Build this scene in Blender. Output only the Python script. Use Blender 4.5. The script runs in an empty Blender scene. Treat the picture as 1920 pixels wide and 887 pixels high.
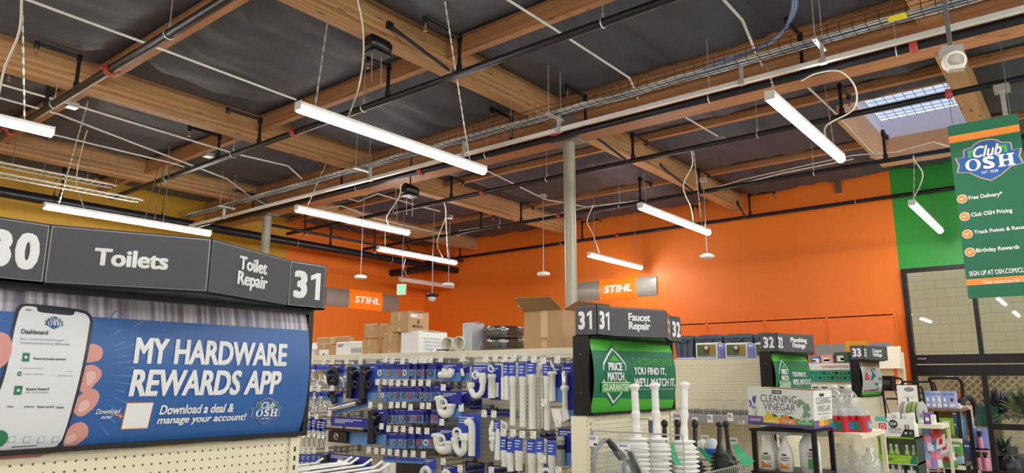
import bpy, math, random
from mathutils import Vector as V, noise, Matrix
from mathutils.geometry import tessellate_polygon
S = bpy.context.scene
COL = S.collection
random.seed(7)
sin, cos, pi = math.sin, math.cos, math.pi

# ---------------------------------------------------------------- camera
CAMZ = 1.6
FPX, PITCH, ROLL, YAW = 1338.5, 0.198312, 0.0019692, 0.676962
_cf = V((cos(YAW), sin(YAW), 0)); _r = V((sin(YAW), -cos(YAW), 0)); _u = V((0, 0, 1))
FW = _cf * cos(PITCH) + _u * sin(PITCH)
_U = -_cf * sin(PITCH) + _u * cos(PITCH)
RT = _r * cos(ROLL) + _U * sin(ROLL)
UP = -_r * sin(ROLL) + _U * cos(ROLL)
C0 = V((0, 0, CAMZ))
cam = bpy.data.cameras.new('camera'); camo = bpy.data.objects.new('camera', cam); COL.objects.link(camo)
cam.sensor_width = 36; cam.sensor_fit = 'HORIZONTAL'; cam.lens = FPX * 36 / 1920; cam.clip_start = 0.05; cam.clip_end = 200
m = Matrix((RT, UP, -FW)).transposed().to_4x4(); m.translation = C0
camo.matrix_world = m
S.camera = camo

# ---------------------------------------------------------------- world, exposure
LED = 52.0            # luminance of the LED tubes
w = bpy.data.worlds.new('sky'); S.world = w; w.use_nodes = True
bg = w.node_tree.nodes['Background']; bg.inputs[0].default_value = (0.66, 0.78, 1.0, 1); bg.inputs[1].default_value = 2.2
S.view_settings.view_transform = 'Standard'; S.view_settings.look = 'None'
S.view_settings.gamma = 1.0; S.view_settings.exposure = 0.0; S.view_settings.use_curve_mapping = False
S.cycles.use_denoising = True
S.cycles.max_bounces = 8; S.cycles.diffuse_bounces = 4; S.cycles.glossy_bounces = 3
S.cycles.transparent_max_bounces = 12; S.cycles.transmission_bounces = 6
S.cycles.sample_clamp_indirect = 6

# ---------------------------------------------------------------- points on real planes
def ray(x, y): return FW + RT * ((x - 960) / FPX) - UP * ((y - 443.5) / FPX)
def oX(x, y, c): d = ray(x, y); return C0 + d * (c / d.x)
def oY(x, y, c): d = ray(x, y); return C0 + d * (c / d.y)
def oZ(x, y, c): d = ray(x, y); return C0 + d * ((c - CAMZ) / d.z)
def oT(x, y, t): return C0 + ray(x, y) * t

# ---------------------------------------------------------------- materials
def lin(c): return c / 12.92 if c <= 0.04045 else ((c + 0.055) / 1.055) ** 2.4
def rgb(h):
    h = h.lstrip('#'); return tuple(lin(int(h[i:i + 2], 16) / 255) for i in (0, 2, 4)) + (1,)
_mats = {}
class NT:
    def __init__(s, t): s.t = t
    def n(s, typ, **kw):
        nd = s.t.nodes.new(typ)
        for k, v in kw.items(): setattr(nd, k, v)
        return nd
    def l(s, a, b): s.t.links.new(a, b)
    def math(s, op, a, b=None):
        nd = s.n('ShaderNodeMath', operation=op)
        for i, v in enumerate((a, b)):
            if v is None: continue
            if isinstance(v, (int, float)): nd.inputs[i].default_value = v
            else: s.l(v, nd.inputs[i])
        return nd.outputs[0]
def M(name, col, rough=0.5, metal=0.0, var=0.10, scale=9.0, bump=0.0, emit=0.0, alpha=1.0, trans=0.0, spec=0.5, stretch=None, coat=0.0):
    if name in _mats: return _mats[name]
    mt = bpy.data.materials.new(name); mt.use_nodes = True; _mats[name] = mt
    t = NT(mt.node_tree); b = mt.node_tree.nodes['Principled BSDF']
    c = rgb(col) if isinstance(col, str) else tuple(col) + (1,)
    b.inputs['Roughness'].default_value = rough; b.inputs['Metallic'].default_value = metal
    b.inputs['Specular IOR Level'].default_value = spec
    b.inputs['Base Color'].default_value = c
    if coat: b.inputs['Coat Weight'].default_value = coat
    tc = t.n('ShaderNodeTexCoord'); src = tc.outputs['Object']
    if stretch:
        mp = t.n('ShaderNodeMapping'); mp.inputs['Scale'].default_value = stretch; t.l(src, mp.inputs[0]); src = mp.outputs[0]
    nz = t.n('ShaderNodeTexNoise'); nz.inputs['Scale'].default_value = scale; nz.inputs['Detail'].default_value = 3
    t.l(src, nz.inputs['Vector'])
    if var:
        mx = t.n('ShaderNodeMix', data_type='RGBA')
        mx.inputs['A'].default_value = tuple(x * (1 - var) for x in c[:3]) + (1,)
        mx.inputs['B'].default_value = tuple(min(1, x * (1 + var)) for x in c[:3]) + (1,)
        t.l(nz.outputs['Fac'], mx.inputs['Factor']); t.l(mx.outputs['Result'], b.inputs['Base Color'])
    if bump:
        bp = t.n('ShaderNodeBump'); bp.inputs['Strength'].default_value = bump; bp.inputs['Distance'].default_value = 0.02
        t.l(nz.outputs['Fac'], bp.inputs['Height']); t.l(bp.outputs[0], b.inputs['Normal'])
    if emit:
        b.inputs['Emission Color'].default_value = c; b.inputs['Emission Strength'].default_value = emit
    if alpha < 1: b.inputs['Alpha'].default_value = alpha
    if trans: b.inputs['Transmission Weight'].default_value = trans; b.inputs['IOR'].default_value = 1.3
    return mt
def M_wood(name, a, bcol, dark, axis, lam=0.038):
    """glued laminated timber: grain along AXIS (0=X, 1=Y), lamination lines every LAM metres in height"""
    mt = bpy.data.materials.new(name); mt.use_nodes = True; _mats[name] = mt
    t = NT(mt.node_tree); b = mt.node_tree.nodes['Principled BSDF']; b.inputs['Roughness'].default_value = 0.6
    g = t.n('ShaderNodeNewGeometry'); sep = t.n('ShaderNodeSeparateXYZ'); t.l(g.outputs['Position'], sep.inputs[0])
    sc = [22, 22, 22]; sc[axis] = 0.8
    mp = t.n('ShaderNodeMapping'); mp.inputs['Scale'].default_value = sc; t.l(g.outputs['Position'], mp.inputs[0])
    nz = t.n('ShaderNodeTexNoise'); nz.inputs['Scale'].default_value = 1.6; nz.inputs['Detail'].default_value = 5; t.l(mp.outputs[0], nz.inputs[0])
    fl = t.math('FLOOR', t.math('DIVIDE', sep.outputs[2], lam))
    wn = t.n('ShaderNodeTexWhiteNoise', noise_dimensions='1D'); t.l(fl, wn.inputs['W'])
    fac = t.math('ADD', t.math('MULTIPLY', nz.outputs[0], 0.8), t.math('MULTIPLY', wn.outputs[0], 0.45))
    cr = t.n('ShaderNodeValToRGB'); cr.color_ramp.elements[0].position = 0.3; cr.color_ramp.elements[1].position = 0.9
    cr.color_ramp.elements[0].color = rgb(a); cr.color_ramp.elements[1].color = rgb(bcol); t.l(fac, cr.inputs[0])
    mp2 = t.n('ShaderNodeMapping'); s2 = [7, 7, 16]; s2[axis] = 2.2; mp2.inputs['Scale'].default_value = s2; t.l(g.outputs['Position'], mp2.inputs[0])
    vo = t.n('ShaderNodeTexVoronoi'); vo.inputs['Scale'].default_value = 1.0; t.l(mp2.outputs[0], vo.inputs[0])
    kn = t.math('LESS_THAN', vo.outputs['Distance'], 0.13)
    fr = t.math('FRACT', t.math('DIVIDE', sep.outputs[2], lam)); ln = t.math('MULTIPLY', t.math('LESS_THAN', fr, 0.07), 0.35)
    mx = t.n('ShaderNodeMix', data_type='RGBA'); mx.inputs['B'].default_value = rgb(dark)
    t.l(t.math('MAXIMUM', t.math('MULTIPLY', kn, 0.7), ln), mx.inputs['Factor']); t.l(cr.outputs[0], mx.inputs['A']); t.l(mx.outputs['Result'], b.inputs['Base Color'])
    return mt
def M_peg(name, col, dark, ax, pitch=0.0254, r=0.13):
    """perforated hardboard: rows of small round holes; AX is the horizontal axis of the board (0=X, 1=Y)"""
    mt = bpy.data.materials.new(name); mt.use_nodes = True; _mats[name] = mt
    t = NT(mt.node_tree); b = mt.node_tree.nodes['Principled BSDF']; b.inputs['Roughness'].default_value = 0.55
    g = t.n('ShaderNodeNewGeometry'); sep = t.n('ShaderNodeSeparateXYZ'); t.l(g.outputs['Position'], sep.inputs[0])
    def cell(o): return t.math('SUBTRACT', t.math('FRACT', t.math('DIVIDE', o, pitch)), 0.5)
    a, c = cell(sep.outputs[ax]), cell(sep.outputs[2])
    d = t.math('ADD', t.math('MULTIPLY', a, a), t.math('MULTIPLY', c, c))
    mx = t.n('ShaderNodeMix', data_type='RGBA'); mx.inputs['A'].default_value = rgb(col); mx.inputs['B'].default_value = rgb(dark)
    t.l(t.math('LESS_THAN', d, r * r), mx.inputs['Factor']); t.l(mx.outputs['Result'], b.inputs['Base Color'])
    return mt
def M_glass(name, tint=(1, 1, 1), refl=0.12, rough=0.02, haze=0.0):
    mt = bpy.data.materials.new(name); mt.use_nodes = True; _mats[name] = mt
    t = NT(mt.node_tree); mt.node_tree.nodes.remove(mt.node_tree.nodes['Principled BSDF'])
    out = mt.node_tree.nodes['Material Output']
    tr = t.n('ShaderNodeBsdfTransparent'); tr.inputs[0].default_value = tint + (1,)
    gl = t.n('ShaderNodeBsdfGlossy'); gl.inputs['Roughness'].default_value = rough
    lw = t.n('ShaderNodeLayerWeight'); lw.inputs[0].default_value = .5
    mx = t.n('ShaderNodeMixShader'); t.l(t.math('ADD', t.math('MULTIPLY', t.math('POWER', lw.outputs['Facing'], 5.0), 0.6), refl), mx.inputs[0])
    t.l(tr.outputs[0], mx.inputs[1]); t.l(gl.outputs[0], mx.inputs[2]); last = mx.outputs[0]
    if haze:      # milky film: part of the light is scattered
        df = t.n('ShaderNodeBsdfDiffuse'); df.inputs[0].default_value = (.85, .87, .88, 1)
        m2 = t.n('ShaderNodeMixShader'); m2.inputs[0].default_value = haze; t.l(last, m2.inputs[1]); t.l(df.outputs[0], m2.inputs[2]); last = m2.outputs[0]
    t.l(last, out.inputs[0])
    return mt

# ---------------------------------------------------------------- text outlines (the built-in font)
_txt = {}
def text_shape(s, bold=0.0, shear=0.0, spacing=1.0, lines=1.0, res=3):
    k = (s, bold, shear, spacing, lines)
    if k in _txt: return _txt[k]
    cu = bpy.data.curves.new('lettering', 'FONT'); cu.body = s; cu.size = 1; cu.shear = shear
    cu.space_character = spacing; cu.space_line = lines; cu.resolution_u = res; cu.align_x = 'CENTER'
    o = bpy.data.objects.new('lettering', cu); COL.objects.link(o)
    bpy.context.view_layer.update()
    me = o.evaluated_get(bpy.context.evaluated_depsgraph_get()).to_mesh()
    vs = [(v.co.x, v.co.y) for v in me.vertices]; fs = [tuple(p.vertices) for p in me.polygons]
    o.to_mesh_clear(); bpy.data.objects.remove(o); bpy.data.curves.remove(cu)
    if bold > 0:       # heavier strokes: the outline repeated a little to each side
        n = len(vs); sh = [(a * bold * (1 - .25 * abs(b)), b * bold * .55) for b in ((-1, 1) if bold < .04 else (-1, -.5, 0, .5, 1)) for a in (-1, 0, 1)]
        fs = [tuple(i + n * k for i in f) for k in range(len(sh)) for f in fs]; vs = [(x + a, y + b) for a, b in sh for x, y in vs]
    x0 = min(v[0] for v in vs); x1 = max(v[0] for v in vs); y0 = min(v[1] for v in vs); y1 = max(v[1] for v in vs)
    r = ([((x - x0) / (x1 - x0), (y - y0) / (y1 - y0)) for x, y in vs], fs, (x1 - x0) / (y1 - y0))
    _txt[k] = r
    return r

# ---------------------------------------------------------------- mesh collector
class Frame:
    """a flat or bowed printed surface: local (u, v, d) -> world"""
    def __init__(s, o, ux, uy, n, bow=None): s.o, s.ux, s.uy, s.n, s.bow = V(o), V(ux), V(uy), V(n), bow
    def __call__(s, u, v, d=0.0):
        if s.bow: d += s.bow(u, v)
        return s.o + s.ux * u + s.uy * v + s.n * d
class MB:
    def __init__(s): s.v, s.f, s.m, s.sm, s.mats = [], [], [], [], []
    def mi(s, mt):
        if mt not in s.mats: s.mats.append(mt)
        return s.mats.index(mt)
    def add(s, vs, fs, mt, smooth=False):
        b = len(s.v); i = s.mi(mt); s.v += [V(p) for p in vs]
        for f in fs: s.f.append(tuple(b + k for k in f)); s.m.append(i); s.sm.append(smooth)
        return s
    def box(s, a, b, mt):
        x0, y0, z0 = (min(a[i], b[i]) for i in range(3)); x1, y1, z1 = (max(a[i], b[i]) for i in range(3))
        vs = [(x0, y0, z0), (x1, y0, z0), (x1, y1, z0), (x0, y1, z0), (x0, y0, z1), (x1, y0, z1), (x1, y1, z1), (x0, y1, z1)]
        return s.add(vs, [(3, 2, 1, 0), (4, 5, 6, 7), (0, 1, 5, 4), (1, 2, 6, 5), (2, 3, 7, 6), (3, 0, 4, 7)], mt)
    def obox(s, c, hx, hy, hz, mt):
        """oriented box: centre and three half-axis vectors"""
        c, hx, hy, hz = V(c), V(hx), V(hy), V(hz)
        vs = [c + hx * i + hy * j + hz * k for k in (-1, 1) for j, i in ((-1, -1), (-1, 1), (1, 1), (1, -1))]
        return s.add(vs, [(3, 2, 1, 0), (4, 5, 6, 7), (0, 1, 5, 4), (1, 2, 6, 5), (2, 3, 7, 6), (3, 0, 4, 7)], mt)
    def rbox(s, a, b, r, mt, ax=2, n=3):
        """box with rounded vertical (AX) edges"""
        lo = [min(a[i], b[i]) for i in range(3)]; hi = [max(a[i], b[i]) for i in range(3)]
        i, j = [(1, 2), (0, 2), (0, 1)][ax]; pts = []
        for cx, cy, a0 in ((hi[i] - r, hi[j] - r, 0), (lo[i] + r, hi[j] - r, 1), (lo[i] + r, lo[j] + r, 2), (hi[i] - r, lo[j] + r, 3)):
            for k in range(n + 1):
                t = (a0 + k / n) * pi / 2; pts.append((cx + r * cos(t), cy + r * sin(t)))
        def mk(p, z):
            q = [0, 0, 0]; q[i], q[j], q[ax] = p[0], p[1], z; return q
        N = len(pts); vs = [mk(p, lo[ax]) for p in pts] + [mk(p, hi[ax]) for p in pts]
        return s.add(vs, [tuple(range(N))[::-1], tuple(range(N, 2 * N))] + [(k, (k + 1) % N, N + (k + 1) % N, N + k) for k in range(N)], mt)
    def tube(s, pts, r, mt, n=8, cap=True, closed=False):
        pts = [V(p) for p in pts]; N = len(pts); rs = r if isinstance(r, (list, tuple)) else [r] * N
        T = []
        for i in range(N):
            a = pts[i - 1] if (i or closed) else pts[0]; b = pts[(i + 1) % N] if (i < N - 1 or closed) else pts[-1]
            T.append((b - a).normalized())
        up = V((0, 0, 1)) if abs(T[0].z) < 0.9 else V((1, 0, 0))
        nx = T[0].cross(up).normalized(); vs = []
        for i in range(N):
            nx = (nx - T[i] * nx.dot(T[i])).normalized(); ny = T[i].cross(nx)
            for k in range(n):
                a = 2 * pi * k / n; vs.append(pts[i] + (nx * cos(a) + ny * sin(a)) * rs[i])
        fs = [(i * n + k, i * n + (k + 1) % n, (i + 1) * n + (k + 1) % n, (i + 1) * n + k) for i in range(N - 1) for k in range(n)]
        if closed: fs += [((N - 1) * n + k, (N - 1) * n + (k + 1) % n, (k + 1) % n, k) for k in range(n)]
        s.add(vs, fs, mt, n > 4)
        if cap and not closed:
            s.add(vs[:n], [tuple(range(n))[::-1]], mt); s.add(vs[-n:], [tuple(range(n))], mt)
        return s
    def lathe(s, c, prof, mt, n=16, ax=(0, 0, 1), sx=1.0, sy=1.0, cap=True):
        """profile [(r, h)] turned round AX at C"""
        c = V(c); ax = V(ax).normalized(); up = V((1, 0, 0)) if abs(ax.x) < 0.9 else V((0, 1, 0))
        e2 = ax.cross(up).normalized(); e1 = e2.cross(ax); N = len(prof)
        vs = [c + ax * h + (e1 * cos(2 * pi * k / n) * sx + e2 * sin(2 * pi * k / n) * sy) * r for r, h in prof for k in range(n)]
        s.add(vs, [(i * n + k, i * n + (k + 1) % n, (i + 1) * n + (k + 1) % n, (i + 1) * n + k) for i in range(N - 1) for k in range(n)], mt, True)
        if cap:
            s.add(vs[:n], [tuple(range(n))[::-1]], mt); s.add(vs[-n:], [tuple(range(n))], mt)
        return s
    def ring(s, c, R, r, mt, ax=(1, 0, 0), n=16, k=6):
        c = V(c); ax = V(ax).normalized(); up = V((0, 0, 1)) if abs(ax.z) < 0.9 else V((1, 0, 0))
        e1 = ax.cross(up).normalized(); e2 = ax.cross(e1)
        return s.tube([c + (e1 * cos(2 * pi * i / n) + e2 * sin(2 * pi * i / n)) * R for i in range(n)], r, mt, k, closed=True)
    def prism(s, fr, pts, d0, d1, mt):
        """outline PTS (u, v) on a Frame, from depth D0 to D1"""
        N = len(pts); tri = tessellate_polygon([[V((p[0], p[1], 0)) for p in pts]])
        A = [fr(u, v, d0) for u, v in pts]; B = [fr(u, v, d1) for u, v in pts]
        return s.add(A + B, [tuple(t) for t in tri] + [tuple(N + k for k in t) for t in tri] + [(k, (k + 1) % N, N + (k + 1) % N, N + k) for k in range(N)], mt)
    def poly(s, fr, pts, d, mt):
        tri = tessellate_polygon([[V((p[0], p[1], 0)) for p in pts]])
        return s.add([fr(u, v, d) for u, v in pts], [tuple(t) for t in tri], mt)
    def rect(s, fr, u0, v0, u1, v1, d, mt, nu=1, nv=1):
        vs = [fr(u0 + (u1 - u0) * i / nu, v0 + (v1 - v0) * j / nv, d) for j in range(nv + 1) for i in range(nu + 1)]
        return s.add(vs, [(j * (nu + 1) + i, j * (nu + 1) + i + 1, (j + 1) * (nu + 1) + i + 1, (j + 1) * (nu + 1) + i) for j in range(nv) for i in range(nu)], mt, nv > 1 or nu > 1)
    def disc(s, fr, u, v, r, d, mt, n=20, ry=None):
        return s.poly(fr, [(u + r * cos(2 * pi * k / n), v + (ry or r) * sin(2 * pi * k / n)) for k in range(n)], d, mt)
    def text(s, fr, st, u0, v0, u1, v1, d, mt, bold=0.0, shear=0.0, spacing=1.0, lines=1.0, slope=0.0, keep=False):
        vs, fs, asp = text_shape(st, bold, shear, spacing, lines)
        if keep:   # natural width inside the box
            wd = abs(v1 - v0) * asp
            if wd < abs(u1 - u0): mid = (u0 + u1) / 2; sg = 1 if u1 > u0 else -1; u0, u1 = mid - sg * wd / 2, mid + sg * wd / 2
        n = len(vs) // (1 if bold <= 0 else 6 if bold < .04 else 15)
        return s.add([fr(u0 + (u1 - u0) * x, v0 + (v1 - v0) * y + slope * x * (u1 - u0), d + .00016 * (i // n)) for i, (x, y) in enumerate(vs)], fs, mt)
    def xf(s, mat):
        s.v = [mat @ p for p in s.v]; return s
    def build(s, name, parent=None, label=None):
        me = bpy.data.meshes.new(name); o = bpy.data.objects.new(name, me); COL.objects.link(o)
        off = V(parent['_o']) if parent is not None and '_o' in parent else V((0, 0, 0))
        me.from_pydata([tuple(p - off) for p in s.v], [], s.f)
        for mt in s.mats: me.materials.append(mt)
        me.polygons.foreach_set('material_index', s.m); me.polygons.foreach_set('use_smooth', s.sm)
        me.update()
        if parent is not None: o.parent = parent; o['_o'] = list(off)
        if label: o['label'] = label
        return o
def tag(o, label=None, cat=None, group=None, kind=None):
    for k, v in (('label', label), ('category', cat), ('group', group), ('kind', kind)):
        if v: o[k] = v
    return o
def thing(name, loc, label, cat, group=None):
    o = bpy.data.objects.new(name, None); COL.objects.link(o); o.location = loc; o['_o'] = list(loc); o.empty_display_size = 0.1
    return tag(o, label, cat, group)
def one(name, mb, label, cat, group=None):
    """a thing that is one mesh, its origin at its own middle"""
    c = sum(mb.v, V((0, 0, 0))) / len(mb.v); me = bpy.data.meshes.new(name); o = bpy.data.objects.new(name, me); COL.objects.link(o)
    me.from_pydata([tuple(p - c) for p in mb.v], [], mb.f)
    for mt in mb.mats: me.materials.append(mt)
    me.polygons.foreach_set('material_index', mb.m); me.polygons.foreach_set('use_smooth', mb.sm); me.update(); o.location = c
    return tag(o, label, cat, group)
def struct(name, mb): return tag(mb.build(name), kind='structure')
def curve(pts, k=6):
    """smooth line through PTS (Catmull-Rom)"""
    P = [V(p) for p in pts]; P = [P[0] * 2 - P[1]] + P + [P[-1] * 2 - P[-2]]; out = []
    for i in range(1, len(P) - 2):
        for j in range(k):
            t = j / k; a, b, c, d = P[i - 1:i + 3]
            out.append(0.5 * ((2 * b) + (c - a) * t + (2 * a - 5 * b + 4 * c - d) * t * t + (3 * b - a - 3 * c + d) * t ** 3))
    return out + [P[-2]]
def chain(mb, a, b, mt, pitch=0.035):
    a, b = V(a), V(b); d = (b - a); L = d.length; d.normalize(); e = d.cross(V((0, 1, 0.1))).normalized(); g = d.cross(e); n = max(2, int(L / pitch))
    for i in range(n):
        c = a + d * (L * (i + 0.5) / n); w1, w2 = (e, g) if i % 2 else (g, e)
        mb.obox(c, w1 * 0.009, w2 * 0.0022, d * (L / n * 0.6), mt)
ORD = 'zeroth first second third fourth fifth sixth seventh eighth ninth tenth eleventh twelfth thirteenth fourteenth fifteenth sixteenth seventeenth eighteenth nineteenth twentieth'.split()
# ---------------------------------------------------------------- common materials
BEIGE = M('almond_paint', '#ece5cb', 0.5, var=0.04)
PEGX = M_peg('pegboard_across', '#ebe4c9', '#6a6250', 0)
PEGY = M_peg('pegboard_along', '#ebe4c9', '#6a6250', 1)
BLACK = M('black_plastic', '#131316', 0.28, var=0.15)
BLKM = M('black_steel', '#1b1b1e', 0.4, var=0.12, spec=0.4)
PIPEB = M('black_iron_pipe', '#2a2a2e', 0.33, 0.55, var=0.18, scale=14)
SILV = M('galvanised_steel', '#c9cbc6', 0.35, 0.75, var=0.10, scale=16)
STEELD = M('dull_wire', '#8f9296', 0.4, 0.7, var=0.08)
EMT = M('painted_conduit', '#d7d8d2', 0.45, 0.2, var=0.05)
CORD = M('white_cord', '#d9d6c8', 0.55, var=0.04)
WHITE = M('white_plastic', '#f1f1ee', 0.38, var=0.03)
PAPER = M('white_paper', '#f2f1ec', 0.8, var=0.03)
REDC = M('red_coupling', '#a83a30', 0.5, var=0.12)
GREY = M('signboard_grey', '#4b4b52', 0.55, var=0.05)
INK = M('dark_ink', '#2a2c33', 0.7, var=0.05)
LEDM = M('lit_tube', (1, 0.985, 0.955), 0.4, var=0, emit=LED)
BROWNP = M('cardboard', '#bf9a70', 0.8, var=0.06, scale=5)
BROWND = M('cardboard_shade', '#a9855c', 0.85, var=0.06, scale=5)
TAPE = M('parcel_tape', '#d8b98e', 0.3, var=0.04)
WOODX = M_wood('glulam_across', '#936640', '#c79a68', '#50331f', 0)
WOODY = M_wood('glulam_along', '#8c5b39', '#bd8757', '#4a2f1e', 1)
FABRIC = M('black_insulation_facing', '#40434b', 0.6, var=0.3, scale=1.6, bump=0.6, stretch=(0.45, 2.6, 1))
OR_W = M('orange_wall_paint', '#f27c22', 0.5, var=0.03, scale=2)
YE_W = M('yellow_wall_paint', '#c99a2a', 0.55, var=0.04, scale=2)
GR_W = M('green_wall_paint', '#2f9a3a', 0.5, var=0.03, scale=2)
OFFW = M('pale_wall_paint', '#d8d4c8', 0.6, var=0.03)
CONC = M('polished_concrete', '#b5b0a6', 0.3, var=0.12, scale=2)
GLASS = M_glass('window_glass', (0.96, 0.98, 0.97), 0.05)
CLEAR = M_glass('clear_plastic', (0.96, 0.97, 0.99), 0.03, 0.12, 0.06)

# ---------------------------------------------------------------- the room
XR, YL, ZC, XB, YB = 14.0, 14.4, 5.35, -8.0, -8.0
struct('floor', MB().box((XB, YB, -0.12), (XR + 0.2, YL + 0.2, 0), CONC))
SK = (10.1, 0.96, 12.8, 2.3)      # skylight opening x0, y0, x1, y1
mb = MB()
RX, RY = (-1.2, 1.05, 3.2, 5.35, 7.58, 9.5, 11.9), ((0.72, 0.93), (5.2, 5.37), (8.98, 9.45), (12.45, 12.92))
def patch(x0, y0, x1, y1, st=0.11):
    nx, ny = max(1, round((x1 - x0) / st)), max(1, round((y1 - y0) / st)); vs = []
    for j in range(ny + 1):
        for i in range(nx + 1):
            x, y = x0 + (x1 - x0) * i / nx, y0 + (y1 - y0) * j / ny
            dd = min([abs(x - r_) - .05 for r_ in RX] + [max(b_ - y, y - c_) for b_, c_ in RY] + [min(x - x0, x1 - x, y - y0, y1 - y)])
            edge = max(0, min(1, dd / 0.38))
            h = 0.5 + 0.5 * noise.noise(V((x * 0.5 + 3, y * 2.3, 1.7))); h2 = 1 - abs(noise.noise(V((x * 0.8 + y * 0.5, y * 3.6, 4.2)))) * 2.2
            vs.append((x, y, ZC - edge * (0.06 + 0.10 * h + 0.06 * h2)))
    mb.add(vs, [(j * (nx + 1) + i, (j + 1) * (nx + 1) + i, (j + 1) * (nx + 1) + i + 1, j * (nx + 1) + i + 1) for j in range(ny) for i in range(nx)], FABRIC, True)
patch(XB, YB, XR, SK[1], 0.3); patch(XB, SK[3], XR, YL); patch(XB, SK[1], SK[0], SK[3]); patch(SK[2], SK[1], XR, SK[3])
for a, b in (((XB, YB), (XR + .2, SK[1])), ((XB, SK[3]), (XR + .2, YL + .2)), ((XB, SK[1]), (SK[0], SK[3])), ((SK[2], SK[1]), (XR + .2, SK[3]))):
    mb.box((a[0], a[1], ZC + 0.02), (b[0], b[1], ZC + 0.12), FABRIC)  # unseen roof slab over the fabric, added to keep sky light out
struct('ceiling', mb)
XSPLIT = 9.49
mb = MB().box((XB, YL, 0), (XSPLIT, YL + 0.2, ZC), YE_W).box((XSPLIT, YL, 0), (XR + 0.2, YL + 0.2, ZC), OR_W)
struct('wall_left', mb)
WY0, WY1, WZ = -3.0, 2.45, 3.52
mb = MB().box((XR, 2.48, 0), (XR + 0.2, YL, ZC), OR_W)
mb.box((XR, YB, WZ), (XR + 0.2, 2.48, ZC), GR_W).box((XR, YB, 0), (XR + 0.2, WY0, WZ), GR_W).box((XR, WY1, 0), (XR + 0.2, 2.48, WZ), OR_W)
struct('wall_right', mb)
struct('wall_back', MB().box((XB - 0.2, YB, 0), (XB, YL, ZC), OFFW))
struct('wall_front', MB().box((XB - 0.2, YB - 0.2, 0), (XR + 0.2, YB, ZC), OFFW))

# storefront glazing in the right wall: black frame members, upper lights and doors
def frame_piece(name, a, b): return struct(name, MB().box(a, b, BLKM))
MUL = 1.41
frame_piece('trim_1', (XR - 0.06, WY1 - 0.07, 0), (XR + 0.1, WY1, WZ))
frame_piece('trim_2', (XR - 0.06, WY0, WZ - 0.06), (XR + 0.1, WY1 - 0.07, WZ))
frame_piece('trim_3', (XR - 0.07, WY0, 1.88), (XR + 0.1, WY1 - 0.07, 2.03))
frame_piece('trim_4', (XR - 0.05, WY0, 1.68), (XR + 0.1, WY1 - 0.07, 1.86))
panes = []
for k, (a, b) in enumerate(((MUL + 0.03, WY1 - 0.07), (0.42, MUL - 0.03), (-1.2, 0.36)), 1):
    w_ = tag(bpy.data.objects.new('window_%d' % k, None), kind='structure'); COL.objects.link(w_)
    MB().box((XR + 0.02, a, 2.03), (XR + 0.03, b, WZ - 0.06), GLASS).build('glass', w_)
    MB().box((XR - 0.06, a - 0.06, 2.03), (XR + 0.1, a, WZ - 0.06), BLKM).build('mullion', w_)
for k, (a, b) in enumerate(((MUL + 0.04, WY1 - 0.07), (0.42, MUL - 0.03), (-1.2, 0.36)), 1):
    w_ = tag(bpy.data.objects.new('door_%d' % k, None), kind='structure'); COL.objects.link(w_)
    MB().box((XR + 0.02, a, 0.2), (XR + 0.03, b, 1.68), GLASS).build('glass', w_)
    f = MB().box((XR - 0.06, a - 0.07, 0), (XR + 0.1, a, 1.68), BLKM).box((XR - 0.05, a, 0), (XR + 0.1, b, 0.2), BLKM)
    if k > 1: f.box((XR - 0.05, a, 0.84), (XR + 0.09, b, 0.93), BLKM)
    f.build('door_frame', w_)
lb = MB(); lb.text(Frame((XR - 0.0705, 2.33, 1.955), (0, -1, 0), (0, 0, 1), (-1, 0, 0)), 'STANLEY', 0, 0, 0.13, 0.022, 0.0, WHITE, 0.02)
tag(lb.build('trim_5'), kind='structure')

# ---------------------------------------------------------------- beams, girder, rafters
ZB = 4.97
def beam(name, a, b, mt): return struct(name, MB().box(a, b, mt))
GX0, GX1, GZ = 7.45, 7.72, 4.73
beam('ceiling_girder', (GX0, -6, GZ), (GX1, YL, ZC), WOODY)
BY = [(0.72, 0.93), (5.2, 5.37), (8.98, 9.15), (12.45, 12.62)]
for i, (y0, y1) in enumerate(BY):
    beam('ceiling_beam', (XB, y0, ZB), (GX0, y1, ZC), WOODX)
    d = 0.3 if i == 2 else 0
    beam('ceiling_beam', (GX1, y0 + d, ZB + 0.02), (XR, y1 + d, ZC), WOODX)
segs = [(-6, 0.72), (0.93, 5.2), (5.37, 8.98), (9.15, 12.45), (12.62, YL)]
for x in (-1.2, 1.05, 3.2, 5.35, 9.5, 11.9):
    for (a, b) in segs:
        if x > 8 and a == 9.15: a = 9.45
        if x > 8 and b == 8.98: b = 9.28
        if x == 11.9 and a == 0.93: a = 2.42
        zr = 5.1 if x < 7 else 5.22
        beam('ceiling_rafter', (x - 0.045, a, zr), (x + 0.045, b, ZC - 0.03), WOODY)
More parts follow.
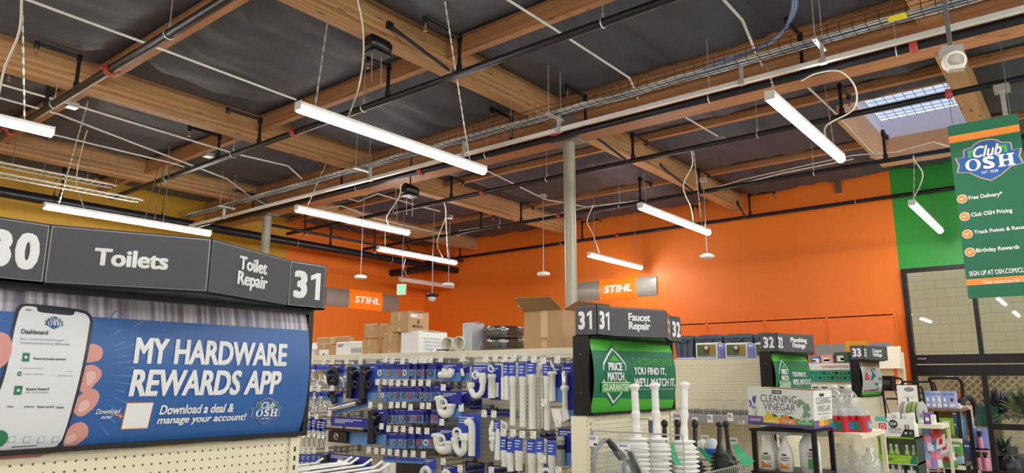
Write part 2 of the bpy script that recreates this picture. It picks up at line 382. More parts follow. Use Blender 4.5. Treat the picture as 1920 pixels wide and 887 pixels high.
# skylight: timber kerb, pale shaft, glazing with a wire guard
PLY = M('plywood', '#c99a72', 0.6, var=0.15, scale=6, stretch=(1, 1, 5))
SHAFT = M('white_gypsum', '#dcd9e6', 0.7, var=0.03)
x0, y0, x1, y1 = SK; ZK = 5.9
sk = thing('skylight', (11.6, 1.6, ZK), 'skylight shaft with plywood kerb and wire guard, the only daylight in the black ceiling', 'skylight')
MB().box((x0, y0, 5.33), (x0 + 0.03, y1, 5.52), PLY).box((x0, y1 - .03, 5.1), (x1, y1 + 0.06, 5.56), PLY).box((x1 - .03, y0, 5.1), (x1 + 0.05, y1 + 0.06, 5.56), PLY).box((x0, y0 - 0.02, 5.18), (x1, y0 + 0.03, 5.56), PLY).build('kerb', sk)
MB().box((x0 - 0.02, y0 - 0.02, 5.52), (x0 + 0.03, y1 + 0.04, ZK), SHAFT).box((x1 - 0.01, y0 - 0.02, 5.52), (x1 + 0.05, y1 + 0.04, ZK), SHAFT).box((x0, y1, 5.52), (x1, y1 + 0.05, ZK), SHAFT).box((x0, y0 - 0.05, 5.52), (x1, y0, ZK), SHAFT).build('shaft', sk)
MB().box((x0, y0, ZK + 0.02), (x1, y1, ZK + 0.03), M_glass('skylight_glazing', (0.72, 0.72, 0.72), 0.03)).build('glazing', sk)
g = MB()
for i in range(1, 16): g.tube([(x0 + (x1 - x0) * i / 16, y0, ZK - 0.02), (x0 + (x1 - x0) * i / 16, y1, ZK - 0.02)], 0.005, STEELD, 4)
for j in range(1, 10): g.tube([(x0, y0 + (y1 - y0) * j / 10, ZK - 0.03), (x1, y0 + (y1 - y0) * j / 10, ZK - 0.03)], 0.005, STEELD, 4)
g.build('wire_guard', sk)

# steel columns under the girder
def column(x, y, r, ztop, label):
    t = thing('steel_column', (x, y, 0), label, 'column')
    PAINT = M('column_paint', '#a39f8d', 0.4, 0.15, var=0.06)
    MB().lathe((x, y, 0), [(r, 0), (r, ztop)], PAINT, 28).build('shaft', t)
    MB().box((x - 0.13, y - 0.22, ztop), (x + 0.13, y + 0.22, ztop + 0.02), STEELD).box((x - 0.14, y - 0.2, ztop), (x - 0.12, y + 0.2, ztop + 0.42), STEELD).build('cap_plate', t)
column(7.585, 5.12, 0.078, GZ - 0.02, 'tall round grey-beige steel column rising behind the open carton to the timber girder')
p = oX(499, 440, 7.585); column(7.585, p.y, 0.085, GZ - 0.02, 'round steel column against the yellow wall behind the toilet repair sign')
# ---------------------------------------------------------------- strip lights
HOUS = M('light_housing', '#e4e5e2', 0.4, var=0.03)
def strip_light(x0, x1, y, z, label, tops=None, cord=None, lit=True, chains=True, tilt=0.0):
    t = thing('strip_light', ((x0 + x1) / 2, y, z), label, 'light', 'LED strip lights')
    W = 0.042
    hb = MB().box((x0, y - W, z), (x1, y + W, z + 0.05), HOUS)
    for x in (x0, x1): hb.box((x - 0.006, y - W - 0.003, z - 0.03), (x + 0.006, y + W + 0.003, z + 0.055), HOUS)
    hb.build('housing', t)
    prof = [(-W + 0.002, 0.018), (-W - 0.006, -0.004), (-W + 0.004, -0.028), (-W * 0.45, -0.048), (W * 0.45, -0.048), (W - 0.004, -0.028), (W + 0.006, -0.004), (W - 0.002, 0.018)]
    db = MB(); N = len(prof)
    vs = [(x, y + a, z + b) for x in (x0 + 0.006, x1 - 0.006) for a, b in prof]
    db.add(vs, [(k, k + 1, N + k + 1, N + k) for k in range(N - 1)] + [tuple(range(N))[::-1], tuple(range(N, 2 * N))], LEDM if lit else WHITE)
    db.build('tube_lens' if lit else 'unlit_lens', t)
    if chains:
        for k, x in enumerate((x0 + 0.18, x1 - 0.25)):
            b = tops[k] if tops and tops[k] else (x + 0.05, y, ZC - 0.1)
            c = MB(); chain(c, (x, y, z + 0.05), b, SILV, 0.05); c.build('hanger_chain', t)
    if cord:
        MB().tube(curve(cord), 0.009, CORD, 6).build('power_cord', t)
    return t
def span(a, b, z, L=None):
    p, q = oZ(*a, z), oZ(*b, z); return min(p.x, q.x), max(p.x, q.x), (p.y + q.y) / 2
ZL = 4.02
x0, x1, y = span((560, 190.5), (907, 312.7), ZL + 0.05)
T = lambda px, py, z=5.05: oZ(px, py, z)
strip_light(x0, x1, y, ZL, 'lit strip light running across the middle of the ceiling, the longest one in view', (T(617, 20), T(834, 0, 5.2)),
            [oZ(653, 219, ZL + .06), oT(672, 165, 7.6), oT(681, 110, 7.2), oT(680, 50, 6.7), oT(668, -12, 6.4)])
x0, x1, y = span((83, 379.8), (395, 432), ZL + 0.05)
strip_light(x0, x1, y, ZL, 'lit strip light in front of the yellow wall, just above the toilets sign', (T(165, 190, 5.0), T(395, 420, 4.4)),
            [oZ(158, 391, ZL + .06), oT(143, 340, 11.3), oT(158, 262, 10.8), oT(178, 205, 10.4), oT(168, 182, 10.2)])
p = oZ(99.8, 239.8, ZL + 0.05)
strip_light(p.x - 2.44, p.x, p.y, ZL, 'lit strip light cut off by the left edge of the view', (None, T(42, 20, 5.1)),
            [(p.x - 0.55, p.y, ZL + .05), oT(-6, 190, 5.9), oT(8, 130, 5.8), oT(36, 60, 5.5), oT(41, -8, 5.2)])
z3 = 4.1; x0, x1, y = span((553, 385.7), (769, 430.4), z3 + 0.05)
strip_light(x0, x1, y, z3, 'lit strip light between the wire cable tray and the unlit smoke-black pipe elbow', (T(612, 305, 4.9), T(742, 345, 4.95)),
            [oZ(728, 421, z3 + .06), oT(726, 405, 11), oT(748, 370, 10.8), oT(752, 345, 10.6)])
z4 = 4.15; x0, x1, y = span((704, 462), (859.4, 487.7), z4 + 0.05)
strip_light(x0, x1, y, z4, 'lit strip light in front of the corner where the two orange walls meet', (T(722, 430, 4.45), T(835, 385, 5.0)),
            [oZ(830, 483, z4 + .06), oT(820, 455, 12.6), oT(836, 405, 12.2), oT(833, 380, 12)])
z9 = 4.05; x0, x1, y = span((741.7, 521.2), (858.4, 534), z9 + 0.05)
strip_light(x0, x1, y, z9, 'unlit white strip light hanging low in the orange wall corner', None, [oZ(767, 522, z9 + .06), oT(757, 505, 16), oT(760, 485, 15.8)], lit=False)
x0, x1, y = span((1438, 172), (1580, 288.7), ZL + 0.05)
strip_light(x0, x1, y, ZL, 'lit strip light nearest the skylight, aimed towards the right wall', (T(1437, 120, 4.72), T(1545, 150, 5.0)),
            [oZ(1548, 262, ZL + .06), oT(1550, 235, 7.6), oT(1600, 205, 7.5), oT(1604, 165, 7.3), oT(1575, 134, 7.2), oT(1530, 138, 7.1), oT(1502, 152, 7.1)])
x0, x1, y = span((1197, 381), (1331, 430), ZL + 0.05)
strip_light(x0, x1, y, ZL, 'lit strip light right of the round column, in front of the orange wall', (T(1206, 325, 4.7), T(1300, 280, 5.1)),
            [oZ(1300, 418, ZL + .06), oT(1296, 390, 11), oT(1281, 350, 10.8), oT(1298, 310, 10.6), oT(1296, 280, 10.4)])
z7 = 4.0; x0, x1, y = span((1100, 473), (1208, 497.5), z7 + 0.05)
strip_light(x0, min(x1, XR - 0.3), y, z7, 'lit strip light whose end almost touches the orange wall above the right grey sign', None,
            [oZ(1125, 478, z7 + .06), oT(1112, 440, 13), oT(1101, 415, 12.6), oT(1112, 385, 12.2)])
x0, x1, y = span((1709, 375), (1762, 427), ZL + 0.05)
strip_light(x0, min(x1, XR - 0.25), y, ZL, 'lit strip light pointing at the green wall beside the club banner', (T(1714, 290, 4.75), T(1740, 345, 5)),
            [oZ(1712, 372, ZL + .06), oT(1724, 350, 10.3), oT(1730, 325, 10.2), oT(1714, 300, 10.1), oT(1713, 292, 10.0)])
# the same rows carry on behind and beside the viewer
n = 0
for y in (-6.5, -3.6, -0.8, 2.0, 5.1, 8.0, 11.1):
    for k, x in enumerate((-6.4, -1.6, 3.4, 6.2, 11.0) if y < 1 else ((-6.2, -2.0) if y > 3 else (-5.0, 0.3))):
        strip_light(x, x + 2.44, y, ZL, 'lit strip light in the rows behind and beside the viewer', chains=False)
# ---------------------------------------------------------------- sprinkler pipes and the other runs under the roof
ZP = 4.72
BRASS = M('brass_head', '#a98a62', 0.4, 0.7, var=0.1)
def sprinkler(root, x, y, zp, h, d=(-1, 0), L=0.42, mt=PIPEB, drop=0.07):
    """riser on the pipe, elbow, level arm and a sprinkler head"""
    z = zp + h; e = V((x + d[0] * L, y + d[1] * L, z - 0.02))
    b = MB().tube([(x, y, zp), (x, y, z)], 0.021, mt, 8).lathe((x, y, zp), [(0.03, 0), (0.034, 0.03), (0.03, 0.06)], mt, 10)
    b.lathe((x, y, z - 0.06), [(0.03, 0), (0.03, 0.075), (0.02, 0.09)], mt, 10).tube([(x, y, z), (e.x, e.y, z)], 0.02, mt, 8)
    b.lathe((e.x, e.y, z - 0.06), [(0.02, 0), (0.028, 0.02), (0.028, 0.08)], mt, 8)
    r = b.build('sprinkler_riser', root)
    hd = MB().lathe((e.x, e.y, z - 0.13), [(0.02, 0), (0.022, 0.006), (0.008, 0.012), (0.005, 0.03), (0.012, 0.05), (0.012, 0.075)], BRASS, 8)
    hd.ring((e.x, e.y, z - 0.095), 0.017, 0.0035, BRASS, (0.4, 1, 0), 10, 4)
    k = hd.build('sprinkler_head', r)
def clamp(root, p, ax, r, rod=None, mt=SILV):
    b = MB().ring(p, r + 0.008, 0.007, mt, ax, 16, 5)
    if rod: b.tube([V(p) + V((0, 0, r)), (p[0], p[1], rod)], 0.006, mt, 5).lathe(V(p) + V((0, 0, r)), [(0.014, 0), (0.014, 0.05)], mt, 6)
    b.build('pipe_hanger', root)
def coupling(root, p, ax, r):
    p = V(p); ax = V(ax)
    b = MB().lathe(p - ax * 0.035, [(r + 0.004, 0), (r + 0.018, 0.008), (r + 0.018, 0.062), (r + 0.004, 0.07)], REDC, 14, ax)
    sd = ax.cross(V((0, 0, 1)))
    for s in (-1, 1): b.obox(p + sd * s * (r + 0.03), sd * 0.022, V((0, 0, 0.012)), ax * 0.02, REDC)
    b.build('coupling', root)
def brace(root, a, b):
    a, b = V(a), V(b)
    MB().tube([a, b], 0.018, PIPEB, 8).obox(a, V((0.035, 0, 0)), V((0, 0.02, 0)), V((0, 0, 0.035)), PIPEB).obox(b, V((0.03, 0, 0)), V((0, 0.03, 0)), V((0, 0, 0.02)), SILV).build('sway_brace', root)
def y_at(px, py, x): return oX(px, py, x).y
def pipe_run(x, z, r, y0, y1, label, couple=(), rise=(), hang=(), brc=()):
    t = thing('sprinkler_pipe', (x, (y0 + y1) / 2, z), label, 'pipe', 'black sprinkler pipes under the roof')
    MB().tube([(x, y0, z), (x, y1, z)], r, PIPEB, 14).build('pipe', t)
    for y in couple: coupling(t, (x, y, z), (0, 1, 0), r)
    for y, h, d, L in rise: sprinkler(t, x, y, z + r, h, d, L)
    for y in hang: clamp(t, (x, y, z), (0, 1, 0), r, ZC - 0.05)
    for a, b in brc: brace(t, a, b)
    return t
A_, B_ = (-1, 0), (1, 0)
x = 2.76
pipe_run(x, ZP, 0.045, -3, 13.0, 'black sprinkler pipe crossing the upper left corner over the first timber beam',
         (y_at(207, 128, x), y_at(20, 248, x), 12.2), ((y_at(142, 166, x), .36, A_, .42), (y_at(86, 202, x), .3, A_, .4), (y_at(254, 352, x) if False else 11.6, .35, A_, .4)),
         (y_at(318, 55, x), y_at(102, 196, x)), (((2.2, 12.4, 4.95), (x, 11.4, ZP)),))
x = 5.07
pipe_run(x, ZP, 0.04, -3, 13.1, 'long black sprinkler pipe crossing above the middle strip light, beside the black ceiling box',
         (y_at(552, 248, x),), ((y_at(861, 128, x), .37, A_, .5), (y_at(727, 178, x), .36, A_, .3), (y_at(485, 272, x), .33, A_, .48), (y_at(408, 300, x), .33, A_, .45)),
         (y_at(1130, 28, x), y_at(682, 195, x), y_at(437, 290, x), y_at(312, 335, x)), (((4.45, 5.18, 5.14), (x - 0.02, y_at(849, 132, x), ZP + .04)),))
x = 7.31
pipe_run(x, ZP, 0.045, -3, 13.6, 'thick black sprinkler pipe running along the foot of the timber girder under the cable tray',
         (y_at(1712, 75, x), y_at(790, 322, x)), ((y_at(1098, 238, x), .4, A_, .4), (y_at(958, 278, x), .4, A_, .42), (y_at(1505, 130, x), .4, A_, .42), (y_at(640, 350, x), .4, A_, .45), (12.3, .35, A_, .4)),
         (y_at(1330, 178, x), y_at(1680, 85, x), y_at(912, 295, x), y_at(670, 350, x)))
x = 8.84
pipe_run(x, ZP, 0.036, -3, 13.4, 'black sprinkler pipe passing behind the round column, first one beyond the girder',
         (y_at(905, 360, x), y_at(1778, 165, x)), ((y_at(1187, 296, x), .36, B_, .42), (y_at(846, 372, x), .36, B_, .3), (y_at(1578, 205, x), .36, B_, .42)),
         (y_at(1025, 331, x), y_at(1420, 245, x), y_at(740, 398, x)), (((8.3, 5.2, 5.05), (x, y_at(1178, 295, x), ZP)),))
x = 11.1
pipe_run(x, ZP, 0.036, -3, 13.6, 'black sprinkler pipe under the skylight edge and over the orange wall, second beyond the girder',
         (y_at(1048, 407, x),), ((y_at(1312, 360, x), .36, B_, .42), (y_at(977, 413, x), .36, B_, .4), (y_at(902, 428, x), .36, B_, .4), (y_at(1201, 386, x), .4, B_, .42), (y_at(1660, 292, x), .4, B_, .25)),
         (y_at(1162, 392, x), y_at(1526, 322, x), y_at(937, 425, x)), (((10.4, 5.22, 5.1), (x, y_at(1303, 357, x), ZP)),))
x = XR - 0.22
t = pipe_run(x, ZP + .08, 0.035, -3, YL - 0.15, 'black sprinkler pipe fixed along the orange and green right wall',
         (y_at(1158, 441, x),), ((y_at(1092, 452, x), .4, (0, -1), .5), (y_at(1407, 407, x), .4, (0, -1), .5), (y_at(1300, 425, x) , .36, (0, -1), .1), (y_at(862, 488, x), .42, (0, -1), .2)),
         (), (((x - 0.1, 5.2, 5.1), (x, y_at(1398, 408, x), ZP + .08)),))
for px, py in ((1605, 385), (1052, 461), (1714, 367)):
    clamp(t, (x, y_at(px, py, x), ZP + .08), (0, 1, 0), 0.035)
# thick drain pipe along the left wall with its tee and end caps
y = 13.15; z = 4.5; rr = 0.085
t = thing('drain_pipe', (6, y, z), 'thick black drain pipe running the length of the yellow and orange left wall', 'pipe')
MB().tube([(-6, y, z), (12.6, y, z)], rr, PIPEB, 18).build('pipe', t)
MB().tube([(12.9, y, z), (XR - 0.02, y, z)], rr, PIPEB, 16).tube([(12.55, y, z - .1), (12.95, y, z - .05)], rr * 1.1, PIPEB, 16).build('wall_stub', t)
MB().tube([(12.75, y, z - .1), (12.75, YL - 0.02, z - .1)], rr * 1.1, PIPEB, 16).build('tee_branch', t)
for xx in (8.9, 11.6): clamp(t, (xx, y, z), (1, 0, 0), rr, 4.95)
for xx in (4.2, 6.0): clamp(t, (xx, y, z), (1, 0, 0), rr, 4.9, PIPEB)
for xx, h in ((2.6, .45), (4.3, .5), (9.8, .5)): sprinkler(t, xx, y, z + rr, h, (1, 0), 0.5, PIPEB)
coupling(t, (6.6, y, z), (1, 0, 0), rr)
# pipe with braces just in front of the left orange wall
t = thing('sprinkler_pipe', (9, 12.2, 4.62), 'thin black branch pipe with sway braces crossing in front of the left orange wall', 'pipe', 'black sprinkler pipes under the roof')
MB().tube([(7.76, 12.3, 4.58), (13.3, 12.3, 4.58)], 0.03, PIPEB, 10).build('pipe', t)
for a, b in (((10.4, 12.35, 5.0), (10.75, 12.75, 4.5)), ((11.2, 12.35, 5.0), (11.8, 12.6, 4.55)), ((8.5, 12.3, 5.1), (8.8, 12.7, 4.6))): brace(t, a, b)
# ---------------------------------------------------------------- wire basket tray with cables, the silver strut below it
TX0, TX1, TZ0, TZ1 = 6.31, 6.49, 4.6, 4.7
t = thing('cable_tray', ((TX0 + TX1) / 2, 5, TZ0), 'black wire basket tray full of pale cables crossing the whole ceiling', 'cable tray')
WB = M('black_wire', '#1d1e22', 0.45, 0.3, var=0.05)
YT0, YT1 = -2.5, 13.2
rb = MB()
for xx, zz in ((TX0, TZ1), (TX0, TZ1 - .05), (TX1, TZ1), (TX1, TZ1 - .05), (TX0, TZ0), (TX0 + .06, TZ0), (TX0 + .12, TZ0), (TX1, TZ0)):
    rb.tube([(xx, YT0, zz), (xx, YT1, zz)], 0.0036, WB, 5)
rb.build('long_wires', t)
rb = MB(); yy = YT0; k = 0
while yy < YT1:
    b_ = MB() if 10 <= k < 108 else rb
    b_.tube([(TX0, yy, TZ1), (TX0, yy, TZ0), (TX1, yy, TZ0), (TX1, yy, TZ1)], 0.0034, WB, 4); yy += 0.105; k += 1
    if b_ is not rb: b_.build('cross_wire', t)
tag(rb.build('cross_wires', t), kind='stuff')
cb = thing('cable_bundle', (6.4, 5, TZ0 + .02), 'bundle of white, grey and blue data cables lying in the wire tray', 'cables')
BLUEC = M('blue_cable', '#4f78b8', 0.5, var=0.05)
GREYC = M('grey_cable', '#9a9c9c', 0.5, var=0.05); PALEC = M('pale_cable', '#cfd0c6', 0.5, var=0.05)
for k, (mt, nm) in enumerate(((PALEC, 'pale_cable'), (PALEC, 'pale_cable'), (GREYC, 'grey_cable'), (BLUEC, 'blue_cable'), (PALEC, 'pale_cable'), (GREYC, 'grey_cable'), (PALEC, 'pale_cable'))):
    MB().tube([(TX0 + .022 + k * .0225 + .008 * sin(i * 1.7 + k), YT0 + (13.0 - YT0) * i / 40, TZ0 + .016 + .006 * sin(i * 2.3 + k * 2)) for i in range(41)], 0.0095, mt, 6).build(nm, cb)
# cables that rise out of the tray to the roof
yb = y_at(1500, 95, 6.4)
rc = thing('cable_riser', (6.4, yb, 5), 'blue and white cables curving up out of the tray to the roof', 'cables')
for k, mt in enumerate((BLUEC, PALEC, BLUEC, PALEC, BLUEC)):
    dy = k * 0.012
    MB().tube(curve([(6.36 + .02 * k, yb + 1.6 - .1 * k, TZ0 + .03), (6.38 + .02 * k, yb + .75, TZ0 + .05 + .02 * k), (6.38 + .01 * k, yb + .25, TZ0 + .14), (6.38, yb + dy, TZ0 + .36), (6.38, yb - .02 + dy, ZC - .02)]), 0.009, mt, 6).build('blue_cable' if mt is BLUEC else 'pale_cable', rc)
zs = 4.43; xs = 6.44
st = thing('strut_channel', (xs, 5, zs), 'long shiny silver strut channel hanging just below the wire tray', 'strut')
MB().box((xs - .021, YT0, zs - .021), (xs + .021, 12.95, zs + .021), M('bright_strut', '#e3e4de', .3, .35, var=.06)).build('channel', st)
def rods(px, py, ytop):
    yy = y_at(px, py, 6.4)
    for dx in (-.12, .12):
        MB().tube([(6.4 + dx, yy, TZ0 - .05), (6.4 + dx, yy, ytop)], 0.0065, SILV, 6).build('threaded_rod', st)
    MB().box((6.24, yy - .02, TZ0 - .03), (6.56, yy + .02, TZ0 - .008), SILV).build('trapeze_bar', st)
for px, py in ((1040, 215), (680, 310), (425, 385), (1535, 75)): rods(px, py, ZC - .03)
for px, py in ((1048, 235), (1390, 140), (1541, 93), (694, 330), (420, 395), (870, 280)):
    yy = y_at(px, py, xs)
    MB().box((xs - .025, yy - .012, zs + .02), (xs + .025, yy + .012, TZ0), SILV).obox((xs, yy, zs), (0.03, 0, 0), (0, .03, 0), (0, 0, .027), SILV).build('hanger_bracket', st)
for px, py in ((958, 205), (1326, 95)):
    yy = y_at(px, py, 6.45); MB().tube([(6.45, yy, TZ0 - .1), (6.45, yy, 5.0)], 0.005, SILV, 5).build('threaded_rod', st)
# cable tray over the left wall: two shallow ladders
for k, (ya, za, lab) in enumerate(((11.0, 4.62, 'pale ladder tray ending in the air in front of the yellow wall'), (10.3, 4.42, 'long slim pale tray with rounded end below the ladder tray by the yellow wall'))):
    pe = oZ((220, 270)[k], (348, 375)[k], za); ya = pe.y
    lt = thing('ladder_tray', (pe.x, ya, za), lab, 'cable tray')
    lb = MB()
    for s in (0, .24): lb.tube([(-2, ya + s, za), (pe.x - .08, ya + s, za), (pe.x, ya + .12 + (s - .12) * .7, za)], 0.016, EMT, 6)
    lb.build('side_rails', lt); rg = MB()
    for i in range(44): rg.tube([(pe.x - .12 - i * .1, ya, za), (pe.x - .12 - i * .1, ya + .24, za)], 0.006, EMT, 5)
    rg.build('rungs', lt)
    for dx in (1.4, .4): MB().tube([(pe.x - dx, ya + .12, za), (pe.x - dx, ya + .12, ZC - .1)], 0.006, STEELD, 5).build('threaded_rod', lt)
# ---------------------------------------------------------------- thin conduits below the roof
def conduit(label, pts, r=0.011, mt=EMT, boxes=(), name='conduit'):
    P = [oZ(a, b, z) for a, b, z in pts]
    t = thing(name, sum(P, V((0, 0, 0))) / len(P), label, name.split('_')[-1])
    MB().tube(P, r, mt, 7).build('tube', t)
    for a, b, z in boxes:
        p = oZ(a, b, z); MB().box((p.x - .06, p.y - .06, p.z - .03), (p.x + .06, p.y + .06, p.z + .03), SILV).build('junction_box', t)
    return t
zc = 5.0
conduit('white conduit from the upper left corner to the left end of the middle strip light', [(40, -5, zc), (268, 79, zc), (555, 187, zc)], 0.014)
conduit('pale conduit leaving the right end of the middle strip light towards the round column', [(905, 316, 4.94), (1022, 374, 4.94), (1100, 388, 4.94), (1330, 360, 4.94), (1465, 325, 4.94), (1600, 298, 4.94)], 0.012)
conduit('upper of the three parallel white conduits at left, with a grey junction box', [(-20, 152, 4.88), (140, 197, 4.88), (440, 288, 4.88), (540, 311, 4.88), (566, 335, 4.88)], 0.013, EMT, ((135, 198, 4.88), (390, 291, 4.88)))
conduit('middle of the three parallel white conduits at left, bending down before the wire tray', [(-20, 178, 4.86), (110, 214, 4.86), (425, 335, 4.86), (470, 369, 4.86), (512, 390, 4.86)], 0.013)
conduit('lowest of the three parallel white conduits at left, leaving behind the cut off light', [(95, 251, 4.84), (320, 305, 4.84), (345, 313, 4.84)], 0.012)
conduit('white conduit crossing the upper middle pipe and bending down at the cable tray', [(945, -5, zc), (1040, 55, zc), (1180, 146, zc), (1189, 165, zc), (1205, 210, zc), (1228, 226, zc)], 0.013)
conduit('short white conduit bending down to the cable tray right of the centre', [(1350, -8, zc), (1392, 38, zc), (1416, 96, zc), (1440, 145, zc)], 0.014)
conduit('thin conduit crossing between girder and next pipe right of the column', [(1270, 211, 5.02), (1345, 255, 5.02)], 0.011, EMT, ((1352, 262, 5.0),))
conduit('straight conduit right of the bright light ending at a junction box', [(1500, 150, 5.02), (1562, 208, 5.02), (1638, 288, 5.02)], 0.012, EMT, ((1640, 291, 5.0),))
conduit('zigzag white conduit under the dark roof left of the small black lamp', [(632, 366, 4.95), (672, 378, 4.95), (708, 363, 4.95), (780, 385, 4.95), (825, 396, 4.95)], 0.012)
conduit('white conduit arching behind the left middle strip light', [(600, 392, 4.95), (640, 386, 4.95), (705, 410, 4.95), (820, 437, 4.95), (862, 442, 4.95)], 0.011)
conduit('pale cable lying on the pipe above the right orange wall', [(860, 433, 4.88), (950, 419, 4.88), (1060, 398, 4.88), (1100, 388, 4.88)], 0.008, CORD, (), 'loose_cable')
conduit('pale cable looped along the timber above the orange wall near the skylight', [(1340, 352, 4.98), (1395, 336, 4.98), (1520, 308, 4.98), (1600, 291, 4.98), (1680, 285, 4.98), (1750, 266, 4.98), (1780, 275, 4.98)], 0.009, CORD, (), 'loose_cable')
# hanging rods, wires
def rod_thing(label, a, b, r=0.006):
    m_ = MB().tube([a, b], r, SILV, 6); return one('hanging_rod', m_, label, 'rod')
rod_thing('thin steel rod hanging alone left of the wire tray and below the middle beam', oZ(301, 297, 5.3), oT(272, 410, 9))
rod_thing('second thin steel rod hanging beside the tray at left, in front of the yellow wall', oZ(310, 297, 5.3), oT(290, 410, 9.3))
rod_thing('third thin steel rod at left, ending at the drain pipe clamp', oZ(322, 283, 5.3), oT(306, 415, 9.6))
# ---------------------------------------------------------------- devices under the roof
def access_point(px, py, topx, topy, t0, label, ztop=4.9, wide=0.11):
    p = oT(px, py, t0); t = thing('ceiling_sensor', p, label, 'sensor')
    MB().lathe(p, [(wide * .8, -.035), (wide, -.02), (wide, .01), (wide * .6, .03)], WHITE, 18).build('sensor_body', t)
    q = V((p.x, p.y, ztop))
    MB().tube([p, q], 0.0085, STEELD, 7).build('drop_rod', t)
    MB().box((p.x - .05, p.y - .05, ztop - .03), (p.x + .05, p.y + .05, ztop + .03), SILV).build('mounting_box', t)
access_point(676, 519, 681, 430, 12.6, 'small white sensor on a thin rod left of the green exit sign')
access_point(1019, 513, 1019, 425, 12.2, 'small white sensor on a rod just left of the round column', 4.75)
access_point(1326, 480, 1320, 370, 11.2, 'small white sensor on a rod in front of the bare orange wall', 4.75)
access_point(841, 533, 842, 430, 13.6, 'small white sensor on a rod over the unlit strip light', 4.7)
p = oT(810, 560, 14.2); t = thing('dome_camera', p, 'black dome camera hanging on a pale rod in the orange corner', 'camera')
MB().lathe(p, [(.1, .03), (.13, .05), (.13, .09), (.05, .1)], BLACK, 16).build('housing', t)
MB().lathe(p, [(.02, -.06), (.06, -.045), (.075, -.01), (.08, .03)], M('smoked_dome', '#d9dadc', 0.1, var=.02), 14).build('dome', t)
MB().tube([p + V((0, 0, .1)), (p.x, p.y, 5.28)], 0.011, STEELD, 7).build('drop_rod', t)
# exit sign
p = oT(753, 543, 13.4); t = thing('exit_sign', p, 'small green and white exit sign hanging on a rod in the corner', 'sign')
fr = Frame(p, (sin(.5), -cos(.5), 0), (0, 0, 1), (-cos(.5), -sin(.5), 0))
MB().obox(p, fr.ux * .085, fr.n * .022, V((0, 0, .1)), M('exit_housing', '#e8efe8', .4)).build('housing', t)
EXG = M('exit_green', (0.05, 0.85, 0.32), .5, var=0, emit=1.1)
MB().rect(fr, -.07, -.085, .07, .085, .024, M('exit_face', '#bfe8c8', .5)).text(fr, 'EXIT', -.062, -.06, .062, .06, .026, EXG, 0.02).build('lit_face', t)
MB().tube([p + V((0, 0, .1)), (p.x, p.y, 5.28)], 0.008, STEELD, 6).build('drop_rod', t)
# white motion camera on a pipe drop
p = oT(1788, 112, 5.6); t = thing('security_camera', p, 'white security camera hanging on a grey pole near the upper right corner', 'camera')
cw = M('camera_shell', '#e8e6dc', .45, var=.03); sh = M('camera_recess', '#b9b7ae', .5, var=.03)
ax = V((-cos(.35), -sin(.35), 0)); sd = V((ax.y, -ax.x, 0))
MB().obox(p + V((0, 0, .085)) - ax * .04, sd * .075, ax * .05, V((0, 0, .035)), SILV).build('base_box', t)
MB().lathe(p - ax * .06, [(.03, 0), (.075, .01), (.085, .07), (.08, .1), (.06, .115), (.055, .1)], cw, 22, ax + V((0, 0, -.25))).build('shell', t)
MB().lathe(p + ax * .03 + V((0, 0, -.01)), [(.055, .0), (.05, .018), (.02, .022)], sh, 18, ax + V((0, 0, -.25))).build('lens_recess', t)
MB().obox(p + V((0, 0, -.085)) + ax * .03, sd * .055, ax * .035, V((0, 0, .016)), cw).build('lower_lip', t)
MB().box((p.x - .016 - ax.x * .04, p.y - .016 - ax.y * .04, p.z + .11), (p.x + .016 - ax.x * .04, p.y + .016 - ax.y * .04, ZB), STEELD).build('drop_pole', t)
# black ceiling boxes
def black_box(px, py, t0, s, label):
    p = oT(px, py, t0); t = thing('ceiling_speaker', p, label, 'speaker')
    prof = [(.10, -.19), (.135, -.17), (.14, .12), (.11, .19)]
    MB().lathe(p, [(a * s, b * s) for a, b in prof], BLACK, 16, (1, -.12, -.1)).build('cabinet', t)
    MB().box((p.x - .17 * s, p.y - .13 * s, p.z - .15 * s), (p.x + .17 * s, p.y + .13 * s, p.z - .125 * s), BLKM).build('bracket', t)
    MB().tube([p, (p.x, p.y, ZC - .03)], .012, PIPEB, 6).build('support_rod', t)
    b = MB()
    for k in (-.1, .08): b.tube([(p.x + k * s, p.y, p.z - .14 * s), (p.x + k * s + .01, p.y, p.z - .6 * s)], 0.005, SILV, 5)
    b.build('hanging_wire_pair', t)
black_box(708, 86, 7.2, .68, 'black box-shaped speaker under the middle beam beside the white cord')
black_box(769, 357, 11, .66, 'small black speaker far back under the roof, left of the middle light end')
# pole-end box on the far pipe beside the banner
p = oZ(1571, 352, 4.75); t = thing('wall_bracket', p, 'weathered metal bracket on the orange wall top below the pipe', 'bracket')
q = oX(1571, 340, XR - 0.03)
MB().box((XR - .06, q.y - .05, q.z - .22), (XR, q.y + .05, q.z + .12), M('rusty_steel', '#6d5a4c', .7, .4, var=.2)).build('plate', t)
MB().tube([(XR - .05, q.y, q.z), (XR - .75, q.y + .05, q.z + .4)], .02, STEELD, 6).build('arm', t)
